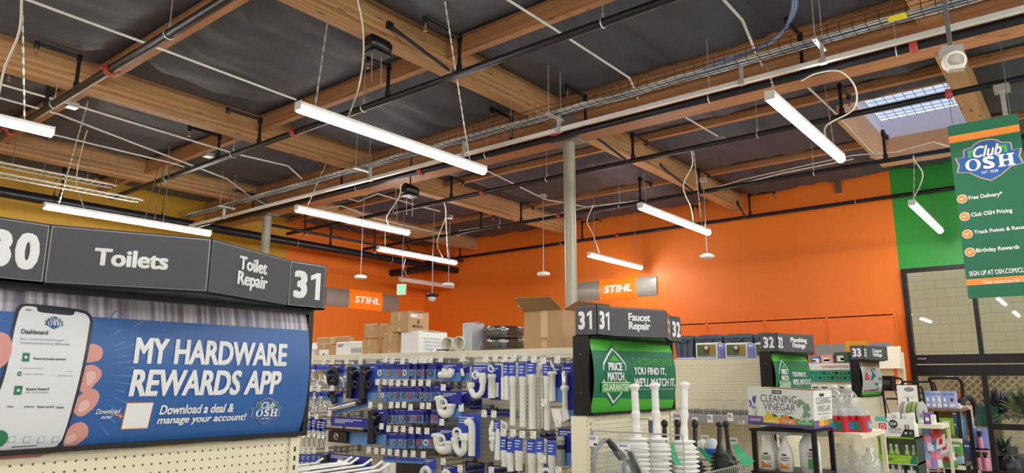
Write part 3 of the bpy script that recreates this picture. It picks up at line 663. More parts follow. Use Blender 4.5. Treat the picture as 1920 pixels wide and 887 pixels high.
# red cone and yellow tag on the tray
p = oX(1044, 248, 7.15); t = thing('red_horn', p, 'small red horn lying on the pipe at the column head', 'horn')
MB().lathe(p + V((0, .1, .0)), [(.03, 0), (.045, .05), (.04, .17), (.02, .2)], M('red_plastic', '#c02a38', .35, var=.05), 12, (0, -1, .1)).build('body', t)
MB().lathe(p + V((0, .115, 0)), [(.028, 0), (.03, .02)], BLACK, 10, (0, -1, .1)).build('cap', t)
p = oX(1683, 33, 6.3); t = thing('yellow_tag', p, 'yellow printed tag fixed to the cable tray near the upper right', 'tag')
YEL = M('yellow_card', '#f0e020', .6, var=.03)
fr = Frame(p, (0, -1, 0), (0, 0, 1), (-1, 0, 0))
MB().prism(fr, [(-.07, -.022), (.07, -.022), (.07, .022), (-.07, .022)], 0.006, .009, YEL).build('card', t)
MB().tube([p + V((-.008, -.06, .02)), p + V((.01, -.06, .05))], .003, BLACK, 4).tube([p + V((-.008, .06, .02)), p + V((.01, .06, .05))], .003, BLACK, 4).build('ties', t)
# ---------------------------------------------------------------- printed artwork helpers
GRD = M('print_dark_green', '#0d6b4c', .45, var=.03); GRM = M('print_mid_green', '#12805a', .45, var=.03); GRL = M('print_light_green', '#4bb035', .45, var=.04)
BLU = M('print_blue', '#2f63a8', .4, var=.04); BLL = M('print_pale_blue', '#5f8cc6', .4, var=.03); ORG = M('print_orange', '#f0923c', .45, var=.03)
PWH = M('print_white', '#eef0f2', .45, var=.02); TAN = M('print_tan', '#c9a48a', .45, var=.03); BANG = M('banner_green', '#1f6a4c', .55, var=.04)
def badge(mb, fr, cx, cy, w, d, sx=1, full=True):
    """shield badge with script and slab lettering; SX=-1 where the surface's u runs right to left"""
    k = w / 2; e = 0.0012
    half = [(0, .8), (.2, .78), (.36, .7), (.46, .6), (.72, .55), (.74, .27), (1, .27), (.92, .0), (1, -.27), (.62, -.34), (.32, -.58), (0, -.74)]
    ol = half + [(-x, y) for x, y in half[-2:0:-1]]
    T_ = lambda P, s=1.0: [(cx + sx * k * x * s, cy + k * y * s) for x, y in P]
    mb.poly(fr, T_(ol, 1.06), d, TAN).poly(fr, T_(ol), d + e, BLU)
    for s in (-1, 1): mb.poly(fr, T_([(s * .36, .56), (s * .62, .5), (s * .62, .22), (s * .52, .22), (s * .5, .42), (s * .36, .46)]), d + 2 * e, GRL)
    mb.text(fr, 'Club', cx - sx * k * .46, cy + k * .18, cx + sx * k * .46, cy + k * .62, d + 3 * e, PWH, .025, .35)
    # slab-serif O S H
    def R(x0, y0, x1, y1, up=0.0): mb.rect(fr, cx + sx * k * x0, cy + k * y0, cx + sx * k * x1, cy + k * y1, d + 3 * e + up, PWH)
    n = 20; vs = []; yc, hh = -.07, .235
    for i in range(n):
        a = 2 * pi * i / n; vs += [fr(cx + sx * k * (-.5 + .25 * cos(a)), cy + k * (yc + hh * sin(a)), d + 3 * e), fr(cx + sx * k * (-.5 + .13 * cos(a)), cy + k * (yc + hh * .84 * sin(a)), d + 3 * e)]
    mb.add(vs, [(2 * i, (2 * i + 2) % (2 * n), (2 * i + 3) % (2 * n), 2 * i + 1) for i in range(n)], PWH)
    mb.text(fr, 'S', cx - sx * k * .19, cy + k * (yc - hh), cx + sx * k * .19, cy + k * (yc + hh), d + 3 * e, PWH, .045)
    R(.33, yc - hh, .46, yc + hh); R(.62, yc - hh, .75, yc + hh); R(.46, yc - .035, .62, yc + .03)
    for q in (.33, .62):
        for yy in (yc - hh, yc + hh - .05): R(q - .055, yy, q + .185, yy + .05, .0005)
    if full: mb.text(fr, 'EST. 2020', cx - sx * k * .26, cy - k * .47, cx + sx * k * .26, cy - k * .375, d + 3 * e, PWH, .02)
# ---------------------------------------------------------------- aisle signs on the row ends
YS = 2.084; SW = 1.028; FLG = 0.152; ZS0, ZS1 = 1.84, 1.997; PRO = 0.15
EDGE = M('brushed_edge', '#8e9094', .3, .6, var=.05)
REDB = M('brown_sign', '#6f4f47', .55, var=.05)
def aisle_sign(x0, label, num_l, num_r, left_lines, right_lines, right_brown=False, poster=None, cat='sign', head_top=ZS1):
    x1 = x0 + SW; xm = (x0 + x1) / 2; t = thing('aisle_sign', (xm, YS + .1, ZS0), label, cat, 'aisle signs on the row ends')
    zt = head_top; h = zt - ZS0
    def panel(name, a, b, txt, box, mt=GREY, ink=PWH, bold=.02, lines=.82):
        """upright panel from plan point A to B (left to right as read)"""
        a, b = V((a[0], a[1], ZS0)), V((b[0], b[1], ZS0)); u = (b - a); L = u.length; u.normalize(); n = u.cross(V((0, 0, 1)))
        fr = Frame(a, u, (0, 0, 1), n); m_ = MB()
        m_.obox((a + b) / 2 + V((0, 0, h / 2)) - n * .006, u * L / 2, n * .006, V((0, 0, h / 2)), BLACK)
        m_.rect(fr, .003, .005, L - .003, h - .004, .0012, EDGE).rect(fr, .0055, .0065, L - .0055, h - .0065, .002, mt)
        if txt.isdigit():
            x0_, y0_, x1_, y1_ = box[0] * L, box[1] * h, box[2] * L, box[3] * h; cw = (x1_ - x0_) / 2
            for i, c in enumerate(txt):
                a_, b_ = x0_ + cw * (i + .05), x0_ + cw * (i + .95)
                if c == '1':     # a one with a flag
                    m_.poly(fr, [(b_ - cw * .12, y0_), (b_ - cw * .12, y1_), (b_ - cw * .36, y1_), (a_ + cw * .12, y1_ - (y1_ - y0_) * .13), (a_ + cw * .12, y1_ - (y1_ - y0_) * .3), (b_ - cw * .44, y1_ - (y1_ - y0_) * .22), (b_ - cw * .44, y0_)], .0032, ink)
                else: m_.text(fr, c, a_, y0_, b_, y1_, .0032, ink, bold)
        elif txt: m_.text(fr, txt, box[0] * L, box[1] * h, box[2] * L, box[3] * h, .0032, ink, bold, 0, 1.0, lines, keep=True)
        return m_.build(name, t)
    pl = [(x0, YS + .142), (x0, YS), (x0 + FLG, YS), (xm, YS - PRO), (x1 - FLG, YS), (x1, YS), (x1, YS + .142)]
    nb = (.15, .2, .85, .8)
    panel('number_panel', pl[0], pl[1], num_l, nb, bold=.065)
    panel('number_panel', pl[1], pl[2], num_l, (.1, .2, .9, .8), bold=.065)
    panel('heading_panel', pl[2], pl[3], left_lines, (.06, .18, .94, .82) if '\n' in left_lines else (.2, .36, .8, .66), bold=.045)
    panel('heading_panel', pl[3], pl[4], right_lines, (.06, .18, .94, .82), REDB if right_brown else GREY, bold=.042)
    panel('number_panel', pl[4], pl[5], num_r, (.1, .2, .9, .8), bold=.065)
    panel('number_panel', pl[5], pl[6], num_r, nb, bold=.065)
    k = MB(); P = [(x, y) for x, y in pl]; fr = Frame((0, 0, zt - .004), (1, 0, 0), (0, 1, 0), (0, 0, 1)); k.prism(fr, P, -.008, 0, BLACK)
    fr = Frame((0, 0, ZS0), (1, 0, 0), (0, 1, 0), (0, 0, 1)); k.prism(fr, P, 0.0, .008, BLACK)
    for i in range(5): k.box((x1 - .14 + i * .028, YS + .03, zt - .004), (x1 - .128 + i * .028, YS + .1, zt + .004), BLACK)
    k.build('housing', t)
    # black poster case below the heading
    zc0 = 1.412
    c = MB().box((x0, YS + .06, zc0), (x0 + .02, YS + .16, ZS0), BLACK).box((x1 - .02, YS + .06, zc0), (x1, YS + .16, ZS0), BLACK)
    c.box((x0 + .02, YS + .135, zc0), (x1 - .02, YS + .16, ZS0), BLACK).box((x0 + .02, YS + .05, zc0), (x1 - .02, YS + .135, zc0 + .014), BLACK).box((x0 + .02, YS + .05, ZS0 - .014), (x1 - .02, YS + .135, ZS0), BLACK)
    for zz in (zc0 + .12, ZS0 - .1): c.lathe((x0 - .001, YS + .11, zz), [(.004, 0), (.003, .003)], SILV, 8, (-1, 0, 0))
    c.build('poster_case', t)
    yp = YS + .075; hz0, hz1 = zc0 + .012, ZS0 - .012
    bow = lambda u, v: .036 * (1 - ((v - hz0) / (hz1 - hz0) * 2 - 1) ** 2)
    fr = Frame((0, yp, 0), (1, 0, 0), (0, 0, 1), (0, -1, 0), bow)
    m_ = MB(); poster(m_, fr, x0 + .022, x1 - .022, hz0, hz1, yp); m_.build('poster', t)
    return t
def band(mb, fr, top, bot, d, mt, n=16, k=3):
    """area between two polylines given as functions of u (ranges), tessellated so that it follows the bow"""
    (ua, ub), f1, f0 = top[0], top[1], bot; vs = []
    for j in range(k + 1):
        for i in range(n + 1):
            u = ua + (ub - ua) * i / n; vs.append(fr(u, f0(u) + (f1(u) - f0(u)) * j / k, d))
    mb.add(vs, [(j * (n + 1) + i, j * (n + 1) + i + 1, (j + 1) * (n + 1) + i + 1, (j + 1) * (n + 1) + i) for j in range(k) for i in range(n)], mt, True)
def price_poster(mb, fr, u0, u1, v0, v1, yp):
    W, H = u1 - u0, v1 - v0; X = lambda a: u0 + W * a; Z = lambda b: v0 + H * b
    mb.rect(fr, u0, v0, u1, v1, 0, GRD, 4, 14)
    band(mb, fr, ((u0, u1), lambda u: v1), lambda u: v1 - H * (.165 - .04 * (u - u0) / W), .001, GRL, 4, 4)
    band(mb, fr, ((u0, u1), lambda u: v0 + H * (.205 - .075 * (u - u0) / W)), lambda u: v0, .001, GRL, 4, 4)
    for i in range(14):      # pale rays behind the badge
        a = pi * (.05 + i / 7.0); c, s = cos(a), sin(a); cx, cz = X(.23), Z(.52)
        mb.poly(fr, [(cx + .15 * c - .004 * s, cz + .15 * s + .004 * c), (cx + .15 * c + .004 * s, cz + .15 * s - .004 * c), (cx + .2 * c + .001, cz + .19 * s)], .0013, GRM)
    def hexa(s, d, mt):
        cx, cz, w_, t_, b_ = X(.225), Z(.5), W * .125 * s, H * .38 * s, H * .38 * s
        mb.poly(fr, [(cx, cz + t_), (cx + w_ * .55, cz + t_ * .72), (cx + w_, cz + t_ * .42), (cx + w_, cz - b_ * .4), (cx + w_ * .5, cz - b_ * .72), (cx, cz - b_), (cx - w_ * .5, cz - b_ * .72), (cx - w_, cz - b_ * .4), (cx - w_, cz + t_ * .42), (cx - w_ * .55, cz + t_ * .72)], d, mt)
    hexa(1.13, .0016, GRD); hexa(1.02, .003, PWH); hexa(.93, .0045, GRD)
    cx = X(.225); mb.poly(fr, [(cx, Z(.79)), (cx + W * .055, Z(.7)), (cx - W * .055, Z(.7))], .006, GRL)
    mb.text(fr, 'PRICE', X(.145), Z(.565), X(.3), Z(.68), .006, PWH, .05).text(fr, 'MATCH', X(.13), Z(.425), X(.315), Z(.545), .006, PWH, .05)
    mb.rect(fr, X(.07), Z(.27), X(.38), Z(.405), .0075, GRL, 1, 3); mb.rect(fr, X(.065), Z(.4), X(.385), Z(.41), .0085, PWH)
    mb.text(fr, 'GUARANTEE', X(.085), Z(.29), X(.365), Z(.385), .009, PWH, .02)
    mb.text(fr, 'THE OSH PROMISE', X(.43), Z(.655), X(.955), Z(.76), .002, GRL, .0)
    mb.text(fr, 'YOU FIND IT,', X(.44), Z(.5), X(.855), Z(.625), .002, PWH, .04)
    mb.text(fr, "WE'LL MATCH IT.", X(.44), Z(.34), X(.985), Z(.47), .002, PWH, .04)
    mb.text(fr, "We'll match any local price if you find it lower on the same in-stock item", X(.43), Z(.29), X(.97), Z(.315), .002, PWH, .0)
def uvY(yp): return lambda x, y: (oY(x, y, yp).x, oY(x, y, yp).z)
STRIPE = None
def curtain_mat():
    mt = bpy.data.materials.new('printed_curtain'); mt.use_nodes = True; t = NT(mt.node_tree); b = mt.node_tree.nodes['Principled BSDF']; b.inputs['Roughness'].default_value = .45
    g = t.n('ShaderNodeNewGeometry'); mp = t.n('ShaderNodeMapping'); mp.inputs['Scale'].default_value = (1, 0, .02); t.l(g.outputs['Position'], mp.inputs[0])
    nz = t.n('ShaderNodeTexNoise'); nz.inputs['Scale'].default_value = 75; nz.inputs['Detail'].default_value = 2; t.l(mp.outputs[0], nz.inputs[0])
    cr = t.n('ShaderNodeValToRGB'); e = cr.color_ramp.elements; e[0].position, e[1].position = .36, .66; e[0].color, e[1].color = rgb('#7d7689'), rgb('#d9d6e2'); t.l(nz.outputs[0], cr.inputs[0]); t.l(cr.outputs[0], b.inputs['Base Color'])
    return mt
def app_poster(mb, fr, u0, u1, v0, v1, yp):
    uv = uvY(yp - .028); P = lambda *q: [uv(x, y) for x, y in q]; e = .0012
    mb.rect(fr, u0, v0, u1, v1, 0, curtain_mat(), 6, 14)
    za, zb = uv(320, 603)[1], uv(320, 829)[1]
    mb.rect(fr, u0, zb, u1, za, e, BLU, 6, 12)
    SKIN, SKIN2, NAIL = M('print_skin', '#d99a92', .45, var=.06), M('print_skin_dark', '#b5706e', .45, var=.05), M('print_nail', '#e9bfb8', .4, var=.02)
    cx, cy = 100, 700
    for i, (a, r0, r1) in enumerate(((-52, 150, 190), (-44, 130, 170), (-40, 155, 185), (-33, 118, 150), (-30, 160, 200), (-24, 110, 145), (-20, 120, 175), (-14, 115, 140), (-9, 100, 160), (-4, 125, 150), (2, 100, 145), (8, 95, 150), (15, 110, 135), (22, 100, 160), (30, 112, 145), (38, 105, 150), (47, 120, 160), (60, 100, 140))):
        c, s = cos(a * pi / 180), sin(a * pi / 180)
        mb.poly(fr, P((cx + r0 * c, cy + r0 * s), (cx + r1 * c + 1.4 * s, cy + r1 * s - 1.4 * c), (cx + r1 * c - 1.4 * s, cy + r1 * s + 1.4 * c)), 2 * e, BLL)
    for s in (-1, 1):
        mb.poly(fr, P((18, 600 + s * 6), (-6, 585 + s * 14), (-8, 582 + s * 14)), 2 * e, BLL)
    def blob(pts, d, mt): mb.poly(fr, [uv(p.x, p.y) for p in curve([V((a, b, 0)) for a, b in pts + pts[:1]], 5)[:-1]], d, mt)
    # fingers behind and beside the telephone
    blob([(150, 650), (172, 645), (188, 652), (190, 665), (182, 676), (160, 680), (145, 676)], 2 * e, SKIN)
    blob([(148, 690), (170, 684), (186, 694), (187, 706), (176, 720), (160, 737), (146, 728)], 2 * e, SKIN)
    blob([(135, 752), (160, 733), (176, 730), (185, 744), (176, 764), (160, 778), (148, 781), (137, 770)], 2 * e, SKIN)
    blob([(125, 815), (138, 797), (156, 792), (168, 802), (168, 818), (155, 832), (138, 840), (126, 836)], 2 * e, SKIN)
    blob([(158, 699), (172, 697), (177, 706), (170, 718), (160, 722)], 3 * e, NAIL); blob([(148, 755), (162, 750), (167, 760), (158, 771), (146, 772)], 3 * e, NAIL); blob([(130, 818), (144, 815), (148, 824), (138, 833), (127, 832)], 3 * e, NAIL)
    blob([(-20, 622), (4, 624), (17, 634), (19, 655), (14, 672), (3, 686), (-20, 690)], 5 * e, SKIN)
    blob([(-30, 850), (60, 838), (95, 842), (80, 860), (-30, 880)], 2 * e, SKIN2)
    PH, SCR, TXT, TLG = M('print_phone_body', '#30303c', .35, var=.04), M('print_screen', '#e4e7ec', .45, var=.02), M('print_grey_text', '#4b4e58', .5, var=.02), M('print_pale_text', '#b9bdc6', .5, var=.02)
    blob([(33, 578), (48, 569), (100, 573), (152, 580), (168, 586), (175, 600), (170, 630), (146, 735), (128, 815), (120, 834), (104, 843), (40, 847), (-30, 852), (-42, 846), (-30, 790), (0, 705), (20, 622)], 3 * e, PH)
    blob([(38, 583), (48, 574), (70, 575.5), (74, 584), (100, 588), (136, 591), (143, 584), (152, 585.5), (164, 590), (169, 602), (164, 625), (140, 735), (124, 812), (116, 832), (104, 839), (40, 843), (-30, 847), (-34, 840), (-22, 790), (6, 705), (25, 622)], 4 * e, SCR)
    def tx(s, xa, yb, xb, yt, mt, bold=.02, shear=0.0):
        a, b = uv(xa, yb), uv(xb, yb); mb.text(fr, s, a[0], a[1], b[0], uv(xa, yt)[1], 5 * e, mt, bold, shear)
    badge(mb, fr, *uv(101, 606), .042, 5 * e, full=False)
    tx('9:30', 49, 582, 60, 579, TXT); tx('Dashboard', 38, 626, 88, 617, TXT, .03)
    tx('Earn 1 points for every $1 spent', 35, 638, 117, 633, TLG); tx('Coupon issued at every 1000 points', 34, 646, 128, 640, TLG)
    tx('Reward points earned', 59, 676, 119, 670, TXT); tx('Recent Reward', 46, 732, 88, 727, TXT); tx('My reward points', 45, 738, 87, 734, TLG)
    tx('Date', 12, 764, 24, 761, TXT); tx('$ Spent', 44, 765, 62, 761, TXT); tx('Points earned', 68, 765, 99, 761, TXT); tx('Action', 104, 766, 118, 762, TXT)
    tx('Reward points issued', 33, 691, 78, 689, TLG); tx('Expires in 30 days', 42, 703, 78, 700, TLG); tx('1 points total', 104, 706, 132, 703, TLG); tx('1 pts', 123, 698, 132, 695, TLG)
    for x, y, r in ((45, 670, 8), (33, 701, 4), (31, 732, 8.5)):
        a, b = uv(x - r, y + r), uv(x + r, y - r); mb.rect(fr, a[0], a[1], b[0], b[1], 5 * e, M('print_app_green', '#2f8060', .5, var=.03)); mb.disc(fr, (a[0] + b[0]) / 2, (a[1] + b[1]) / 2, (b[0] - a[0]) * .22, 6 * e, PWH, 8)
    mb.disc(fr, *uv(-1, 824), .022, 5 * e, M('print_app_green', '#2f8060'), 14)
    for x, y in ((25, 825), (54, 825), (81, 825), (108, 825)):
        c = uv(x, y); mb.rect(fr, c[0] - .008, c[1] - .008, c[0] + .008, c[1] + .008, 5 * e, TLG).rect(fr, c[0] - .006, c[1] - .006, c[0] + .006, c[1] + .006, 6 * e, SCR)
    a, b = uv(27, 838.5), uv(75, 837); mb.rect(fr, a[0], a[1], b[0], b[1], 5 * e, TXT)
    def big(s, xl, yb, yt, xr, bold, shear): a, b = uv(xl, yb), uv(xr, yb); mb.text(fr, s, a[0], a[1], b[0], uv(xl, yt)[1], 3 * e, PWH, bold, shear)
    big('MY HARDWARE', 246, 682, 632, 535, .045, .1); big('REWARDS APP', 238, 744, 692, 522, .045, .1)
    big('Download a deal &', 299, 778, 760, 437, .035, .12); big('manage your account!', 296, 800, 781, 462, .035, .12)
    big('Download', 179, 777, 767, 225, .01, .3); big('now!', 190, 786, 778, 211, .01, .3)
    for d, mt, k in ((2, ORG, 0), (3, PWH, 1.6)):    # the pale card beside the arrow stays blank
        mb.poly(fr, P((237 + k * .4, 755 + k), (288 - k, 754 + k), (281 - k, 804 - k), (230 + k, 806 - k)), d * e, mt)
    mb.poly(fr, P((215, 776), (226, 778), (226, 775), (232, 782), (225, 785), (225, 781), (215, 779)), 3 * e, ORG)
    badge(mb, fr, *uv(500, 772), uv(526, 772)[0] - uv(474, 772)[0], 3 * e)
def photo_poster(mb, fr, u0, u1, v0, v1, yp):
    W, H = u1 - u0, v1 - v0; X = lambda a: u0 + W * a; Z = lambda b: v0 + H * b
    mb.rect(fr, u0, v0, u1, v1, 0, M('print_pale_grey', '#b9bfc4', .45, var=.15, scale=14), 4, 10)
    band(mb, fr, ((u0, u1), lambda u: v1), lambda u: v1 - H * .16, .001, M('print_oak', '#8a6a48', .5, var=.2))
    band(mb, fr, ((u0, u1), lambda u: v0 + H * .1), lambda u: v0, .001, GRL)
    R_, Y_, B2, G2 = M('print_red', '#c8452e', .45, var=.1), M('print_amber', '#d9a648', .45, var=.1), M('print_denim', '#3f5670', .45, var=.15), M('print_olive', '#59634a', .45, var=.15)
    mb.poly(fr, [(X(.05), Z(.12)), (X(.5), Z(.12)), (X(.35), Z(.5)), (X(.22), Z(.72)), (X(.1), Z(.5))], .002, R_)
    mb.poly(fr, [(X(.25), Z(.5)), (X(.4), Z(.36)), (X(.36), Z(.82)), (X(.28), Z(.8))], .003, Y_)
    mb.poly(fr, [(X(.4), Z(.12)), (X(.68), Z(.12)), (X(.66), Z(.6)), (X(.5), Z(.82)), (X(.42), Z(.5))], .0025, B2)
    mb.poly(fr, [(X(.6), Z(.3)), (X(.78), Z(.3)), (X(.72), Z(.8)), (X(.58), Z(.83))], .0035, G2)
    mb.poly(fr, [(X(.68), Z(.12)), (X(.8), Z(.12)), (X(.74), Z(.26))], .004, R_)
    mb.rect(fr, X(.82), Z(.2), X(.95), Z(.52), .002, GRD); mb.rect(fr, X(.83), Z(.21), X(.94), Z(.34), .003, PWH)
aisle_sign(.515, 'aisle sign 30 and 31, Toilets and Toilet Repair, over the phone app poster', '30', '31', 'Toilets', 'Toilet\nRepair', poster=app_poster)
aisle_sign(3.333, 'aisle sign 31 and 32, Faucet Repair, over the green price match poster', '31', '32', 'Faucet\nRepair', 'Plumbing\nFittings', True, price_poster, head_top=2.006)
aisle_sign(6.2, 'aisle sign 32 and 33, Plumbing Fittings, behind the white vinegar carton', '32', '33', 'Plumbing\nFittings', 'Pipe\nFittings', poster=price_poster, head_top=2.0)
aisle_sign(9.14, 'aisle sign 33 and 34, Copper Fittings, over a poster of red and blue tools', '33', '34', 'Copper\nFittings', 'Pipe', poster=photo_poster, head_top=2.005)
# ---------------------------------------------------------------- club banner hanging from the pipe
XBN = 8.5; uvb = lambda x, y: (oX(x, y, XBN).y, oX(x, y, XBN).z)
fr = Frame((XBN, 0, 0), (0, 1, 0), (0, 0, 1), (-1, 0, 0))
yA, zA = uvb(1776, 237); zB = uvb(1818, 560)[1]; yB = uvb(1908, 213)[0]
t = thing('hanging_banner', (XBN, (yA + yB) / 2, zB), 'tall dark green club banner with orange bands hanging before the green wall', 'banner')
m_ = MB().box((XBN, yB, zB), (XBN + .004, yA, zA), BANG)
m_.rect(fr, yA, uvb(1777, 270)[1], yB, uvb(1777, 257)[1], .001, ORG).rect(fr, yA, uvb(1815, 535.5)[1], yB, uvb(1814, 524)[1], .001, ORG)
c = uvb(1854, 305); badge(m_, fr, c[0], c[1] + .02, uvb(1793, 312)[0] - uvb(1913, 300)[0], .0015, -1)
def bt(s, xl, yb, yt, xr, mt=PWH, bold=.03): a = uvb(xl, yb); b = uvb(xr, yb - 8); m_.text(fr, s, a[0], a[1], b[0], uvb(xl, yt)[1], .0015, mt, bold)
bt('Free Delivery*', 1817, 377, 367, 1880); bt('Club OSH Pricing', 1822, 409, 399, 1899); bt('Track Points & Receipts', 1827, 441, 432, 1938); bt('Birthday Rewards', 1831, 476, 466, 1912)
bt('SIGN UP AT OSH.COM/CLUB', 1818, 518, 509, 1932, bold=.03); bt('*Ask associate for details', 1842, 533, 526, 1944, PAPER, .0)
for x, y in ((1804, 373), (1809, 406), (1814, 439), (1819, 473)):
    c = uvb(x, y); r = .042
    m_.disc(fr, *c, r * 1.12, .0012, PWH).disc(fr, *c, r, .002, ORG)
    m_.poly(fr, [(c[0] + .024, c[1] + .004), (c[0] + .005, c[1] - .016), (c[0] - .042, c[1] + .04), (c[0] + .004, c[1] - .002), (c[0] + .017, c[1] + .01)], .003, PWH)
m_.build('sheet', t)
for yy in (yB + .06, yA - .05): MB().tube([(XBN, yy, zA), (XBN, yy, 5.26)], .004, STEELD, 5).build('hanging_wire', t)
q = oX(1876, 150, 8.84); t = thing('drop_box', (8.84, q.y, q.z), 'grey steel box and strut hanging from the pipe behind the club banner', 'electrical box')
MB().box((8.76, q.y - .07, ZP - .1), (8.92, q.y + .07, ZP - .036), SILV).build('box', t)
MB().box((8.82, q.y - .022, 3.6), (8.86, q.y + .022, ZP - .1), SILV).build('strut', t)
# ---------------------------------------------------------------- orange-and-grey maker's signs on both walls
def brand_sign(o, u, n, L, label):
    o, u, n = V(o), V(u), V(n); t = thing('wall_sign', o, label, 'sign', 'grey and orange wall signs')
    GR = M('grey_sign_panel', '#a7a39b', .35, .2, var=.06)
    H = .44; pr = [(0, 0), (.022, .03), (.042, .13), (.048, .22), (.042, .31), (.022, .41), (0, H)]
    def arc(name, a, b, k, mt):
        N = len(pr); h0 = -H / 2 * k
        vs = [o + u * x + n * (d * k + (.004 if k > 1 else 0)) + V((0, 0, h0 + z * k)) for x in (a, b) for d, z in pr]
        m_ = MB().add(vs, [(i, i + 1, N + i + 1, N + i) for i in range(N - 1)], mt, True); m_.add(vs, [tuple(range(N)), tuple(range(N, 2 * N))], mt); return m_
    arc('panel', -L / 2, L / 2, 1, GR).build('grey_panel', t)
    a, b = -L * .2, L * .26
    OS = M('orange_sign_glow', '#f8791c', .3, var=.03, emit=.45)  # emission added to brighten the orange panel
    m_ = arc('orange', a, b, 1.1, OS)
    fr = Frame(o, u, (0, 0, 1), n, lambda uu, v: .057 - .3 * v * v + .003)
    m_.text(fr, 'STIHL', a + (b - a) * .14, -.085, a + (b - a) * .9, .085, .004, M('lettering_glow', (.95, .93, .9), .4, var=0, emit=.35), .035, .18).build('orange_panel', t)  # letters get some added glow as well, to stay bright
yl = YL - .02
p = oY(681, 563, yl); q0, q1 = oY(612, 560, yl), oY(747, 570, yl)
brand_sign((p.x, yl, p.z), (1, 0, 0), (0, -1, 0), q1.x - q0.x, 'curved grey sign with an orange panel on the left wall near the corner')
p = oX(1155, 542, XR); q0, q1 = oX(1082, 545, XR), oX(1231, 540, XR)
brand_sign((XR - .001, p.y, p.z), (0, -1, 0), (-1, 0, 0), q0.y - q1.y, 'curved grey sign with an orange panel on the right wall above the green poster')
# ---------------------------------------------------------------- gondola rows
SLOT = M('slot_shadow', '#4a4436', .7, var=.05)
def upright(x, y, z1, face):
    m_ = MB().box((x - .012, y - .018, .02), (x + .012, y + .018, z1), BEIGE); z = .1; d = -.0125 if face < 0 else .0125
    while z < z1 - .04:
        m_.box((x + d, y - .004, z), (x + d * 1.02, y + .004, z + .016), SLOT); z += .03
    return m_
def gondola(xs, y1, label, n=4, zt=1.80, y0=2.27, step=1.22):
    t = thing('gondola_shelving', (xs, y0, 0), label, 'shelving', 'beige pegboard shelving rows')
    for k in range(n):
        a, b = y0 + k * step, y0 + (k + 1) * step
        MB().box((xs - .03, a + .004, .12), (xs + .03, b - .004, zt - .035), PEGY).box((xs - .032, a + .002, zt - .04), (xs + .032, b - .002, zt), BEIGE).build('pegboard_panel', t)
    for k in range(n + 1): upright(xs - .031, y0 + k * step, zt - .005, -1).build('upright', t)
    MB().box((xs - .45, y0, 0), (xs + .45, y0 + n * step, .13), BEIGE).build('base_deck', t)
    MB().box((xs - .03, y0, zt), (xs + .5, y0 + n * step, zt + .004), BEIGE).build('top_shelf', t)
    # end panel under the sign
    e = MB().box((xs - .515, 2.165, .05), (xs + .5, 2.18, 1.407), PEGX).box((xs - .515, 2.18, .05), (xs - .49, 2.265, 1.407), BEIGE).box((xs + .475, 2.18, .05), (xs + .5, 2.265, 1.407), BEIGE).box((xs - .515, 2.18, .02), (xs + .5, 2.265, .05), BEIGE)
    e.build('end_panel', t)
    for s in (-.49, .475):
        m_ = MB().box((xs + s - .018, 2.155, .05), (xs + s + .018, 2.165, 1.407), BEIGE); z = .1
        while z < 1.38: m_.box((xs + s - .004, 2.1545, z), (xs + s + .004, 2.155, z + .016), SLOT); z += .03
        m_.build('end_upright', t)
    for s in (-.3, .3): MB().box((xs + s - .04, 2.19, 1.38), (xs + s + .04, 2.24, 1.4115), BEIGE).build('sign_bracket', t)
    return t
gondola(1.03, 0, 'beige pegboard shelving row under the phone app poster')
G2 = gondola(3.85, 0, 'beige pegboard shelving row hung with blue packs and white pipes')
gondola(6.70, 0, 'beige half-empty pegboard shelving row behind the plungers')
gondola(9.65, 0, 'beige shelving row holding the green strip of small fittings, behind the water bottles')
# ---------------------------------------------------------------- goods hanging on the middle row
XT, XF = 3.50, 3.555
NAVY = M('navy_card', '#24319c', .35, var=.12, scale=20); ROYAL = M('royal_card', '#3350c0', .35, var=.12, scale=20); SKYB = M('sky_card', '#5f93d8', .35, var=.12, scale=20); DNAVY = M('deep_navy_card', '#1c2466', .35, var=.12)
PVC = M('white_pvc', '#eceee9', .25, var=.03); CHR = M('chrome', '#dfe2e6', .2, .8, var=.05); BRS = M('gold_brass', '#c9a23c', .25, .9, var=.05)
RUB = M('black_rubber', '#202024', .4, var=.1); REDR = M('red_washer', '#d03340', .4, var=.05); BRNR = M('brown_washer', '#7a4a3c', .45, var=.05); GRYR = M('grey_washer', '#8b8f96', .4, var=.05); GRNP = M('green_clip', '#38b050', .4)
def q7(x, y, X=None):
    p = oX(540 + x / 3.4286, 640 + y / 3.4286, X or XF); return p.y, p.z
def card(mb, ya, za, yb, zb, X, top=NAVY, low=SKYB, split=.45, dx=0.0, lines=2):
    """printed card in the Y-Z plane: A upper left, B lower right as seen; two printed zones and a few lines of white print"""
    fr = Frame((X, 0, 0), (0, 1, 0), (0, 0, 1), (-1, 0, 0)); y0, y1 = min(ya, yb), max(ya, yb); z0, z1 = min(za, zb), max(za, zb)
    mb.box((X, y0, z0), (X + .003, y1, z1), top); zm = z1 - (z1 - z0) * split
    if low is not top: mb.rect(fr, y0, z0, y1, zm, .0008, low)
    W, H = y1 - y0, z1 - z0
    for k in range(lines):
        zz = z1 - H * (.08 + .06 * k); mb.rect(fr, y1 - W * .1, zz, y1 - W * (.75 - .2 * k), zz - min(.006, H * .025), .0012, PWH)
    return fr
BL = 'blisters'
def rest_hole(mb, y, z, X): mb.rect(Frame((X, 0, 0), (0, 1, 0), (0, 0, 1), (-1, 0, 0)), y - .012, z - .003, y + .012, z + .003, .0012, WHITE)
PALEP = M('pale_print', '#b4b8c2', .7)
